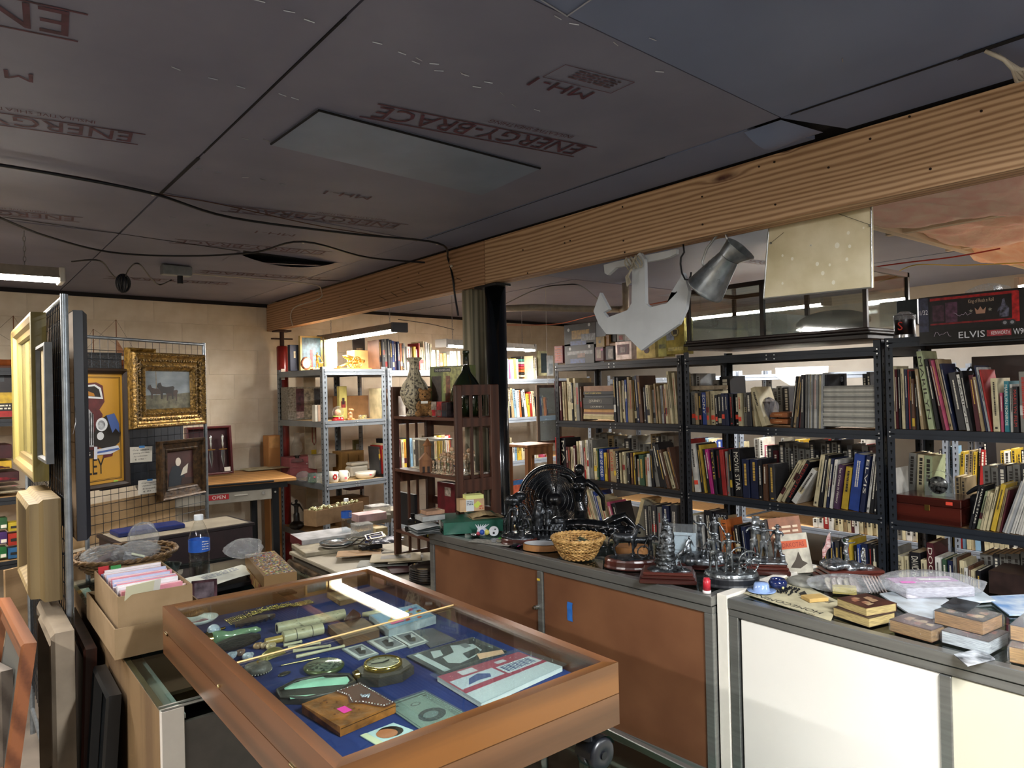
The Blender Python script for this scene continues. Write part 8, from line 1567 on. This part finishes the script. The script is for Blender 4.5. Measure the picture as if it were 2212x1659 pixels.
box4('green_picture', 'small olive picture frame leaning on the long tan box', 764, 949, 784, 974, .5, .02, '#7a7444', Z4[2]+.13, f4('#b4ae9c', .25, .0, .9, .75))
wc = flat('#d2cdbf', .25, 0, .6)
for k, (px, l, r_) in enumerate(((717, 'white mug with a red flower behind the grey post', .038), (739, 'white mug with grey pattern on the third level', .034))):
    o = g4('mug', l, 'mug', px, Z4[2], .06); MB().lathe([(0, 0), (r_*.8, 0), (r_, .01), (r_, .082), (r_*.93, .082), (r_*.9, .01), (0, .008)], 24).ob('body', wc, o); MB().tube([(r_*.9+.02*math.sin(t), 0, .045-.026*math.cos(t)) for t in [i*PI/8 for i in range(9)]], .005, 7).ob('handle', wc, o)
    if k == 0:
        for j in range(7): a = j*2*PI/7; MB().ball((-.005+.013*math.cos(a), -r_-.0, .045+.016*math.sin(a)), .007, 5, (1, .25, 1.3)).ob('red_petal', flat('#a8201c'), o)
    else: MB().box((-.008, -r_-.001, .02), (.01, -r_+.001, .035)).ob('pink_sticker', flat('#e06a70'), o)
o = g4('baking_dish', 'large white oval baking dish at the front right of the third level', 'dish', 787, Z4[2], .09); MB().lathe([(0, 0), (.06, 0), (.08, .02), (.086, .052), (.082, .053), (.074, .02), (0, .008)], 32, (0, 0, 0), None, True, 1.05, .7).ob('dish', wc, o); MB().box((.0, -.061, .025), (.018, -.058, .035)).ob('pink_sticker', flat('#e05a60'), o)
o = g4('baking_dish', 'white rectangular dishes stacked behind the oval baking dish', 'dish', 768, Z4[2]+.0, .26); MB().cbox((-.08, -.05, .0), (.08, .05, .085), .012).ob('dish', wc, o); MB().cbox((-.07, -.045, .09), (.085, .05, .115), .01).ob('lid', wc, o)
for k, (px, c_2, l) in enumerate(((672, '#a8c0b8', 'pale aqua glass jar'), (690, '#d0d4d0', 'clear glass goblet with a price sticker'))): o = g4('glass_jar', l+' at the left front of the third level', 'jar', px, Z4[2], .12+.06*(1-k)); MB().lathe([(0, 0), (.03, 0), (.036, .01), (.034, .06), (.028, .075), (.026, .075)], 22).ob('jar', glass(c_2, .05, .25, .2), o); MB().box((-.008, -.038, .04), (.006, -.036, .052)).ob('pink_sticker', flat('#e06070'), o)
q = U4p(655, 1020, .3); crumple('plastic_bag', 'crinkled clear bag of glassware at the left end of the third level', (q.x, q.y, Z4[2]), .05, .05, .08, film, 41)
# fourth level and floor
q = U4p(640, 1100, .5); statue('dark carved statuette on the lowest visible level of the grey unit', 640, 1120, .1, None, lambda b: (human(b, T(0, 0, 0), .24, coat=.45, la=(.1, .1, -.1)), b.ball((0, 0, .03), .06, 8, (1, 1, .6))), mat('#231f1c', .4, var=.5, sc=40), .006, 0, Z4[3], q.x-P(640, 1120, Z=Z4[3]).x, q.y-P(640, 1120, Z=Z4[3]).y)
box4('cardboard_box', 'large brown open carton low in the grey unit', 742, 1072, 797, 1130, .25, .25, '#7a5c38', Z4[3]); box4('patterned_box', 'dark red patterned box on the large brown carton', 756, 1048, 786, 1074, .36, .12, '#4a1c20', Z4[3]+.27)
b = MB(); q = U4p(752, 1000, .69); o = thing('striped_pole', 'cream measuring pole with a yellow caution label behind the grey unit', 'pole', (2.44, 5.84, 0)); MB().box((-.05, -.02, 0), (.05, .0, 2.1)).ob('board', mat('#b8ab90', .7, var=.08), o); MB().box((-.0, -.022, 1.0), (.045, -.0205, 1.15)).ob('caution_label', flat('#b89c20'), o); MB().tube([(.04, -.025, 1.42), (.04, -.025, 1.22), (.025, -.025, 1.19), (.01, -.025, 1.22), (.01, -.025, 1.42)], .003, 6).ob('red_clip', flat('#8c3028'), o)
# ================= bookcase contents =================
def cs(px, py, z): return P(px, py, Z=z)
ZS = [1.506, 1.226, .901]
o = thing('carved_vase', 'tall carved grey and cream bottle vase on the top shelf of the dark bookcase', 'vase', (1.93, 3.235, ZS[0])); pr = [(0, 0), (.046, 0), (.047, .012), (.036, .03), (.034, .038), (.055, .065), (.072, .11), (.074, .135), (.062, .175), (.036, .215), (.026, .25), (.022, .285), (.024, .305), (.041, .325), (.040, .328), (.02, .31)]
vm = mat('#b3a88c', .5, var=.5, sc=75, bump=.8, col2='#4d463c', thr=(.42, .52)); MB().lathe([(r_, z*.93) for r_, z in pr], 40).ob('body', vm, o); rim_ = flat('#b7ad94', .45)
for k in range(8): a = k*PI/4+.2; MB().tube([((r_+.0005)*math.cos(a), (r_+.0005)*math.sin(a), z*.93) for r_, z in pr[4:14]], .0022, 5).ob('rib', rim_, o)
for r_, z in ((.0475, .006), (.041, .302), (.0745, .125)): MB().tube([(r_*math.cos(i*PI/16), r_*math.sin(i*PI/16), z) for i in range(32)], .002, 5, True).ob('band', rim_, o)
o = thing('jigsaw_box', 'green fantasy jigsaw box standing at the back of the dark bookcase', 'box', (2.06, 2.92, ZS[0]), .22); MB().cbox((0, 0, 0), (.05, .28, .255), .001).ob('carton', mat('#6e7a3c', .4, var=.4, sc=9, col2='#3c3a24'), o); w, h = .28, .255
for f in (fp('#a9a860', .35, .45, .95, .97), fp('#1c1518', .12, .88, .55, .96, dx=-.0014), fp('#6a3a22', .4, .05, .75, .45, dx=-.0013), fp('#8a5430', .42, .45, .53, .8, dx=-.0016), fe('#b0743c', .82, .42, .03), fp('#3c2c20', .05, .05, .3, .8, dx=-.0012), fp('#7cae3c', .84, .72, .92, .8, dx=-.0018)): f(o, w, h)
ft('THE GOOSE LANE', .14, .9, .53, .94, '#c9c4b8', -.002)(o, w, h)
o = thing('teddy_bear', 'small tan plush bear sitting next to the carved vase', 'plush toy', (1.91, 3.10, ZS[0]), -.6); b = MB(); b.ball((0, 0, .042), .034, 10, (1, .9, 1.25)); b.ball((0, -.006, .105), .032, 10); b.ball((0, -.034, .098), .013, 8)
for s in (-1, 1): b.ball((s*.024, .002, .134), .011, 7); b.tube([(s*.026, -.005, .07), (s*.036, -.03, .05), (s*.03, -.04, .035)], [.013, .012, .012], 7); b.tube([(s*.02, -.01, .018), (s*.035, -.055, .014)], [.017, .015], 8); b.ball((s*.036, -.06, .016), .015, 7)
remesh(b.ob('body', mat('#9a6f3e', .95, var=.3, sc=90, bump=.5), o), .003)
for s in (-1, 1): MB().ball((s*.011, -.034, .112), .0035, 6).ob('eye', flat('#0c0a08', .1), o)
MB().ball((0, -.046, .101), .004, 6).ob('nose', flat('#14100c', .2), o); MB().box((-.02, -.038, .066), (.014, -.034, .078)).ob('paper_tag', paper, o)
for k, (y, l, cc, h, e) in enumerate(((2.985, 'small box with black and red film-star print in front of the jigsaw box', '#a8988a', .075, '#a02028'), (2.935, 'clear-lidded red box on the top shelf of the dark bookcase', '#a8383a', .075, '#6a5048'), (2.89, 'clear-lidded dark toy box beside the right side panel', '#3c2c30', .07, '#18202c'))):
    o = thing('small_box', l, 'box', (1.90, y, ZS[0])); MB().cbox((0, 0, 0), (.045, .045, h), .001).ob('carton', mat(cc, .3, var=.4, sc=50), o); MB().box((-.001, .004, .004), (0, .04, h*.45)).ob('printed_panel', mat(e, .4, var=.3, sc=50), o)
o = thing('demijohn', 'large dark green glass demijohn behind the right side panel of the dark bookcase', 'bottle', (2.0, 2.925, ZS[0])); gg = mat('#1c2a12', .06, .2, var=.5, sc=6, coat=1., col2='#0a1008'); MB().lathe([(r_*.74, z*.92) for r_, z in [(0, 0), (.075, 0), (.105, .03), (.112, .09), (.10, .15), (.065, .20), (.032, .235), (.021, .27), (.019, .335), (.024, .336), (.024, .35), (.019, .352), (.017, .35)]], 36).ob('glass', gg, o); bpy.data.objects[o.name].location = (2.01, 2.875, ZS[0])
# middle shelf: clear case, wooden church, porcelain figurines
o = thing('clear_case', 'clear acrylic box with a white lid on the middle shelf of the dark bookcase', 'case', (1.95, 3.10, ZS[1])); MB().cbox((0, 0, .004), (.12, .20, .15), .002).ob('box', glass('#e6e6e0', .04, .2, .06), o); MB().cbox((-.004, -.004, .15), (.124, .204, .158), .002).ob('lid', flat('#c9c4b4', .4), o); MB().box((-.01, -.01, 0), (.13, .21, .004)).ob('base', flat('#c2baa4'), o); MB().ball((.05, .1, .03), .03, 7, (1, 1, .8)).ob('moss', mat('#5c6038', .9, var=.4, sc=60), o)
tw = wood('#8a5a30', '#6a401e', 'z', 50, .6); o = thing('wooden_church', 'little carved wooden church with a conical tower roof on the middle shelf', 'model church', (1.895, 3.085, ZS[1]), -.5)
b = MB(); b.box((-.03, -.03, 0), (.03, .04, .06)); b.add([(-.034, -.034, .06), (.034, -.034, .06), (0, -.034, .10), (-.034, .044, .06), (.034, .044, .06), (0, .044, .10)], [(0, 1, 2), (5, 4, 3), (0, 2, 5, 3), (1, 4, 5, 2), (0, 3, 4, 1)]); b.ob('nave', tw, o); MB().lathe([(0, .0), (.018, 0), (.018, .13), (.026, .132), (.0, .17)], 12, (.012, .02, 0), None, False).ob('tower', tw, o)
for x in (-.012, .012): MB().box((x-.006, -.0315, .0), (x+.006, -.030, .03)).ob('dark_door', flat('#24140a'), o)
R = random.Random(77); pc4 = [('brown', '#6a4a34'), ('green', '#4f6a50'), ('cream', '#a8987c'), ('dark blue', '#303a54'), ('rust', '#8a4c34'), ('grey', '#6e6c66'), ('pink', '#a07068'), ('olive', '#6a6438')]
def dollbody(b, h, k):
    b.lathe([(0, .0), (.24*h, 0), (.25*h, .05*h), (.22*h, .07*h), (0, .07*h)], 12)
    human(b, T(0, 0, .05*h), h*.92, la=(.02, .16, .02), ra=(.02, .14, .05), coat=.3 if k % 2 else .12, hat='wide' if k % 3 == 0 else ('cap' if k % 3 == 1 else None)); b.ball((0, -.008*h, .05*h+h*.85), .1*h, 8)
n = 0
for r_ in range(3):
    for k in range(9):
        y = 2.815+.026*k+.008*(r_ % 2); x = 1.905+.045*r_+R.uniform(-.004, .004)
        if y > 3.045: continue
        h = (.07, .09, .11)[r_]*R.uniform(.85, 1.15); cn_, cc = pc4[(k*3+r_*5) % 8]; n += 1
        o = thing('figurine', '%s-dressed porcelain child figurine, %s from right in the %s row, middle bookcase shelf' % (cn_, nth(k+1), ('front', 'second', 'third')[r_]), 'figurine', (x, y, ZS[1]), -1.0+R.uniform(-.4, .4), 'porcelain child figurines in the bookcase')
        b = MB(); dollbody(b, h, k+r_); q = b.ob('figure', mat(cc, .3, var=.6, sc=110, col2='#c4b094', coat=.3, thr=(.45, .6)), o); remesh(q, .0028)
        MB().ball((0, -.012*h, .05*h+h*.85), .103*h, 7).ob('face', flat('#bd9a7a', .35), o)
# lower shelf: black locomotive, black board, domes, yellow box
o = thing('model_train', 'black model steam locomotive on the lower shelf of the dark bookcase', 'model train', (1.90, 3.20, ZS[2]), -PI/2); kb = flat('#0d0d10', .3, .3); b = MB(); b.cyl((-.05, 0, .05), (.05, 0, .05), .022, 16); b.box((.04, -.028, .02), (.09, .028, .095)); b.box((-.07, -.025, .015), (.10, .025, .028)); b.cyl((-.035, 0, .07), (-.035, 0, .095), .008, 10, .011); b.cyl((-.005, 0, .07), (-.005, 0, .082), .009, 10); b.box((.11, -.026, .02), (.20, .026, .075)); b.ob('engine', kb, o)
for x in (-.05, -.02, .02, .06, .13, .18):
    for s in (-1, 1): MB().cyl((x, s*.026, .015), (x, s*.031, .015), .0145, 12).ob('wheel', kb, o)
boxX('black_board', 'black cloth-bound album standing on the lower shelf of the dark bookcase', 860, 1062, 896, 1140, 1.99, .02, '#0f1018', cat='album')
for k, (y, l) in enumerate(((3.06, 'clear blown glass flask lying on the locomotive tender'), (2.96, 'clear glass dome at the middle of the lower bookcase shelf'))): o = thing('glass_dome', l, 'glass dome', (1.93, y, ZS[2]+.075*(1-k))); MB().ball((0, 0, .035), .034, 12, (1, 1.2, 1)).ob('glass', glass('#eceeee', .02, .25, .04), o); b = MB(); b.cyl((-.01, -.03, .03), (-.01, -.062, .012), .012, 10, .006); b.ob('neck', glass('#eceeee', .02, .25, .04), o); MB().cyl((-.01, -.062, .012), (-.01, -.078, .008), .009, 10).ob('red_stopper', flat('#a8242a'), o)
boxX('yellow_tin', 'yellow tin box at the right end of the lower bookcase shelf', 896, 1126, 935, 1163, 1.88, .07, '#a89a2c', extra=mix(fp('#8a8468', .05, .2, .9, .75), fe('#2a2620', .5, .45, .010)))
boxX('red_carton', 'dark red carton with a pale ribbon emblem in the depth of the dark bookcase', 944, 1040, 984, 1159, 2.03, .06, '#6a1420', extra=fp('#b8a89a', .45, .75, .8, .92))
# ================= table of photographs =================
ZP = .7212
def tp(px, py): return P(px, py, Z=ZP)
def tbox(name, label, px, py, w, d, h, rz, col, z=ZP, cat='box', extra=None, m=None):
    c = P(px, py, Z=z); o = thing(name, label, cat, (c.x, c.y, z), rz); MB().cbox((0, 0, 0), (w, d, h), .002).ob('body', m or mat(col, .5, var=.2, sc=14), o)
    if extra: extra(o, w, d, h)
    return o
tbox('flat_box', 'flat white box with dark red end at the far left of the photograph table', 652, 1186, .36, .24, .05, -.1, '#b4b4b6', extra=lambda o, w, d, h: MB().box((-.0015, .0, 0), (0, d, h)).ob('red_end', flat('#5a141e'), o))
tbox('large_book', 'large pale album under the blue plates on the photograph table', 660, 1204, .42, .3, .022, -.12, '#a39a84')
c = P(728, 1178, Z=ZP+.03)
for k in range(2): o = tag(MB().lathe([(0, .004), (.05, .003), (.075, .012), (.098, .018), (.1, .016), (.075, .006), (.05, 0), (0, 0)], 36).ob('plate', mat('#3d5a66', .15, var=.4, sc=9, col2='#5a4c40', coat=.6) if k else flat('#a8a49a', .2)), ('upper dark blue-green', 'lower pale')[1-k]+' ceramic plate on the large pale album', 'plate'); place(o, (c.x, c.y, ZP+.023+.012*k))
cb2 = carton('cardboard_box', 'long low brown carton full of small trinkets at the far end of the table', (tp(668, 1168).x+.1, tp(668, 1168).y+.12, ZP+.055), .42, .12, .10, .32, m=mat('#8f7250', .75, var=.1))
b = MB(); R = random.Random(6)
for k in range(60): b.ball((R.uniform(.01, .40), R.uniform(.01, .11), .095+R.uniform(0, .012)), R.uniform(.006, .012), 4)
tag(b.ob('trinkets', mat('#8a8a50', .3, .4, var=.7, sc=60, col2='#c9c2a0'), cb2), kind='stuff')
c = P(757, 1160, Z=ZP+.02); bottle('smaller clear water bottle with blue label on the photograph table', (c.x, c.y+.05, ZP+.024), 1.0)
for k, (l, px, py, w, d, h, col, z) in enumerate((('clear plastic display box right of the smaller water bottle', 768, 1176, .11, .09, .11, '#d8d4cc', .03), ('pale pink flat boxes in clear wrap at the back of the table', 775, 1130, .2, .12, .05, '#c9a8a8', .06), ('bright blue carton beside the bookcase foot', 800, 1178, .10, .06, .045, '#1f2c78', .03), ('black flat case in front of the bright blue carton', 782, 1190, .12, .07, .02, '#0f1114', .03), ('small cream printed box under the bookcase edge', 812, 1160, .08, .07, .05, '#b8a87c', .03), ('stack of clear compact disc cases at the back of the table', 806, 1118, .14, .12, .07, '#b4b4b8', .06))):
    tbox('table_box', l, px, py, w, d, h, -.15+.1*(k % 3), col, ZP+z, m=glass('#dcdcd8', .04, .25, .2) if k in (0, 5) else None)
    if z > .04: tbox('pale_book', 'wide pale book supporting the %s boxes' % ('pink' if k == 1 else 'disc'), px-6, py+8, .26, .18, z-.003, -.1, '#8f8878', ZP+.0)
for k, (l, px, py, w, d, rz, col, zz) in enumerate((('tan card mount lying at the table front', 726, 1204, .24, .14, -.5, '#a07c50', .026), ('sepia landscape photograph on a cream mount, topmost at the table front', 798, 1216, .26, .18, -.55, '#a89a7c', .040), ('sepia group photograph on a grey mount beside it', 838, 1218, .24, .18, -.45, '#9a8f78', .034), ('dark maroon album under the sepia photographs', 846, 1240, .26, .18, -.35, '#3a1418', .012), ('wrinkled clear sleeve with sheets at the table front', 770, 1226, .26, .14, -.6, '#8c8c84', .018))):
    c = P(px, py, Z=ZP+zz); o = thing('mounted_photograph', l, 'photograph', (c.x, c.y, ZP+zz), rz); MB().box((0, 0, 0), (w, d, .003)).ob('mount', mat(col, .7, var=.12, sc=12), o)
    if 'photograph on' in l: MB().box((w*.2, d*.3, .003), (w*.8, d*.75, .0035)).ob('photo_print', mat('#6e6554', .5, var=.5, sc=18, col2='#37322a'), o)
o = thing('frame_heap', 'heap of small dark photo frames and hinges in the middle of the table', 'frames', (tp(790, 1200).x, tp(790, 1200).y, ZP+.03)); R = random.Random(4)
for k in range(9):
    w, h = R.uniform(.06, .13), R.uniform(.05, .1); M = T(R.uniform(-.06, .08), R.uniform(-.05, .09), .006+.006*k, R.uniform(-1, 1), R.uniform(-.25, .25), R.uniform(-.2, .2)); b = MB()
    for a_, c_2 in (((0, 0, 0), (w, .008, .005)), ((0, h-.008, 0), (w, h, .005)), ((0, .008, 0), (.008, h-.008, .005)), ((w-.008, .008, 0), (w, h-.008, .005))): b.box(a_, c_2, M)
    b.ob('small_frame', mat(['#1f1812', '#4a3c28', '#8a8472'][k % 3], .35, .3, var=.2), o)
crumple('plastic_bag', 'grey-white bag with red print on the frames in the middle of the table', (tp(840, 1192).x, tp(840, 1192).y, ZP+.05), .09, .06, .035, mat('#9a9cac', .35, var=.3, sc=16), 51)
for k in range(7): o = tag(MB().lathe([(0, .003), (.06, .002), (.09, .009), (.092, .008), (.06, 0), (0, 0)], 28).ob('black_plate', mat('#141416', .15, coat=.5)), 'black record-like plate under the bookcase, %s from the bottom' % nth(k+1), 'plate', 'black plates under the bookcase'); place(o, (1.80, 2.93, ZP+.003+.0105*k))
c = P(890, 1262, Z=.6); o = thing('storage_tub', 'grey plastic storage tub under the near end of the photograph table', 'tub', (1.42, 2.85, .28)); MB().cbox((0, 0, 0), (.12, .45, .34), .01).ob('tub', mat('#9aa0a6', .45, var=.05), o); MB().cbox((-.012, -.01, .34), (.12, .46, .36), .005).ob('lid', mat('#a9aeb4', .45, var=.05), o); MB().box((0, .0, -.27), (.1, .4, -.001)).ob('lower_tub', mat('#8a9096', .45), o)
o = thing('rolled_print', 'rolled print in clear film hanging off the far corner of the table', 'roll', (1.535, 3.80, .66)); MB().cyl((0, -.2, 0), (0, .2, .01), .018, 16).ob('roll', mat('#6e5a44', .3, var=.5, sc=20), o)
# ================= unit past the steel column, wooden stands, cables =================
def box6(name, label, px0, py0, px1, py1, Y, d, col, extra=None, cat='box'): return bxs(label, px0, py0, px1, py1, Y, d, col, extra, cat, name)
for k, (cc, y0, y1) in enumerate((('#202024', 770, 775), ('#3a8a7c', 776, 781), ('#d0ccc0', 782, 786), ('#b02a5c', 787, 791), ('#c0382c', 792, 797), ('#c8642a', 798, 804), ('#1c1c20', 805, 809), ('#c9c2ae', 810, 814))): box6('book', 'book lying flat, %s from the top of the bright stack past the steel column' % nth(k+1), 1126, y0, 1152, y1, 5.28, .15, cc, None, 'book')
box6('floral_picture', 'pale floral photo frame on top of the unit past the steel column', 1163, 758, 1184, 812, 5.27, .02, '#c9c496', bandx('#2a3a40', .12, .9, .3, .95), 'frame'); box6('golf_book', 'grey book with a white golfer print beside the pale floral frame', 1184, 768, 1196, 812, 5.26, .02, '#b4b8b8', bandx('#8a9296', .1, .6, .2, .8), 'book')
box6('picture_book', 'orange and blue picture book leaning low past the steel column', 1108, 1034, 1134, 1095, 5.27, .02, '#b8583c', mix(bandx('#2c5a8c', .8, .98), bandx('#c88a3c', .2, .5, .3, .8)), 'book')
o = thing('mirror', 'narrow brown wooden glazed frame hanging left of the black shelves', 'frame', (P(1160, 960, Y=4.1).x, 4.1, 0), -.3); z1, z0 = P(1160, 832, Y=4.1).z, P(1160, 958, Y=4.1).z; w = .20
moulding(o, w, z1-z0, [(0, 0), (0, .02), (.02, .022), (.022, .008)], wood('#5a4636', '#3c2e22', 'z', 50, .5), 0, z0); MB().box((.018, -.01, z0+.018), (w-.018, -.007, z1-.018)).ob('glass_pane', glass('#c9d4da', .03, .3, .1), o); MB().cyl((w*.5, 0, z1), (w*.5, 0, CZ), .0012, 5).ob('cord', flat('#c9c4bc'), o)
o = thing('wooden_stand', 'light brown open wooden plant stand behind the fan', 'stand', (P(1140, 1000, Y=3.7).x, 3.7, 0)); z1 = P(1140, 962, Y=3.7).z; lw_ = wood('#8a5a34', '#6a4022', 'z', 50, .5)
for x in (0, .2):
    for y in (0, .2): MB().box((x, y, 0), (x+.03, y+.03, z1-.02)).ob('leg', lw_, o)
MB().cbox((-.005, -.005, z1-.02), (.235, .235, z1), .003).ob('top', lw_, o); MB().box((.03, .0, z1-.07), (.2, .03, z1-.021)).ob('rail', lw_, o)
cbk = flat('#10131a', .4); cw_ = flat('#bdb6a8', .5)
def cable(label, px, z, r=.0045, m=cbk, name='cable', X=None, extra=None):
    """a sagging cable through points on the ceiling plane"""
    pts = [P(a[0], a[1], X=a[2]) if len(a) > 2 and a[2] > 0 else P(a[0], a[1], Z=(a[3] if len(a) > 3 else z)) for a in px]
    c = []
    for i in range(len(pts)-1):
        p0, p1, p2, p3 = pts[max(0, i-1)], pts[i], pts[i+1], pts[min(len(pts)-1, i+2)]
        for k in range(6): t = k/6; c.append(.5*((2*p1)+(p2-p0)*t+(2*p0-5*p1+4*p2-p3)*t*t+(3*p1-p0-3*p2+p3)*t**3))
    c.append(pts[-1]); o = thing(name, label, 'cable', pts[0]); MB().tube(c, r, 7).ob('sheath', m, o, True); return o
o = cable('double dark cable crossing the ceiling from the upper left to the beam', [(-10, 355), (150, 382), (330, 418), (500, 470), (760, 505), (945, 525), (968, 560, 2.12), (978, 600, 2.12), (983, 640, 2.13), (990, 682, 2.13)], 2.372, .0055)
q = cable('thin dark cable sagging under the double cable at left', [(-10, 466), (100, 510), (240, 545), (400, 553), (550, 545), (655, 522), (800, 557), (970, 570)], 2.36, .005)
cable('brownish thin cable along the ceiling between the two dark cables', [(-10, 352), (200, 388), (340, 418), (470, 440), (700, 490), (900, 520)], 2.38, .0022, flat('#4a3026'))
for k, (x, y) in enumerate(((330, 419), (655, 523), (944, 526), (975, 575))): o = tag(MB().ball((0, 0, 0), .008, 6).ob('cable_clip', cw_), 'white cable clip on the ceiling, %s from the left' % nth(k+1), 'clip'); place(o, P(x, y, Z=2.372) if k < 3 else P(x, y, X=2.117))
c = P(381, 588, Z=2.35); o = thing('junction_box', 'grey metal outlet box with a black plug on the ceiling near the block wall', 'outlet box', (c.x, c.y, 2.33), .077); MB().cbox((-.08, -.03, 0), (.08, .03, .055), .004).ob('box', mat('#8f9394', .4, .6), o); MB().cyl((.02, 0, -.045), (.02, 0, 0), .016, 10).ob('plug', cbk, o)
cable('black lamp cord from the left shop light with a coiled loop', [(155, 565), (215, 563), (240, 590), (262, 610), (280, 580), (300, 570), (325, 600), (345, 615), (370, 605)], 2.31, .004)
c = P(266, 608, Z=2.28); o = thing('cord_coil', 'coil of black cord hanging below the ceiling left of the outlet box', 'cable', c); R = random.Random(1)
for k in range(5): a = k*.5; MB().tube([(.035*math.cos(t)*math.cos(a), .035*math.cos(t)*math.sin(a)+.004*k, .05*math.sin(t)-.01) for t in [i*PI/10 for i in range(20)]], .0045, 6, True).ob('loop', cbk, o)
cable('thin cream cable from the outlet box over the beam end', [(400, 590), (520, 600), (600, 606), (680, 615), (694, 628, 2.12), (690, 645, 2.12), (640, 662, 2.12), (628, 680, 2.12), (632, 703, 2.12)], 2.375, .004, cw_)
cable('red cable crossing behind the canvas panel at right', [(1885, 577), (1960, 567), (2060, 555), (2160, 537)], 2.3, .004, flat('#a83028'))
cable('yellow cable crossing behind the canvas panel at right', [(1935, 590), (1980, 572), (2080, 573), (2240, 566)], 2.25, .003, flat('#b8a040'))
cable('orange cable behind the black column', [(1095, 702), (1200, 700), (1290, 680), (1470, 645)], 2.2, .004, flat('#a8583c')); cable('black cable hanging behind the anchor', [(1085, 660), (1160, 625), (1220, 615), (1260, 620), (1300, 655)], 2.3, .004); cable('cable below the ceiling left of the black column', [(860, 690), (930, 700), (980, 712)], 2.22, .003)
o = thing('drain_pipe', 'cream plastic drain pipe with an elbow behind the wooden anchor', 'pipe', P(1100, 662, Z=2.2)); pp_ = [P(*a, X=3.2) if 0 else P(a[0], a[1], Z=2.2) for a in ((1060, 668), (1150, 664), (1290, 668), (1340, 668))]; MB().tube(pp_, .024, 14).ob('pipe', mat('#a9a090', .5), o, True)
e_ = P(1352, 665, Z=2.2); MB().tube([pp_[-1], e_, e_+Vector((0, 0, .06)), e_+Vector((0, 0, .18))], .025, 14).ob('elbow', mat('#a9a090', .5), o, True)
c = P(2195, 150, X=2.05); o = thing('wire_bundle', 'bundle of cream wires poking through the ceiling at the upper right by the beam', 'cable', P(2130, 112, Z=2.385))
for k in range(4): MB().tube([P(2128+9*k, 110+3*k, Z=2.387), P(2168+6*k, 128+4*k, Z=2.36), P(2188+5*k, 150, Z=2.345), P(2196+5*k, 176-9*k, Z=2.35), P(2230, 165+8*k, Z=2.36)], .0045, 7).ob('wire', cw_, o, True)
for k, (p, q) in enumerate((((1150, -12), (1225, 35)), ((1225, 35), (1290, -10)))): MB().cyl(P(*p, Z=CZ-.002), P(*q, Z=CZ-.002), .0018, 5).ob('bright_joint', flat('#a8acb8', .4, .5), ceil)
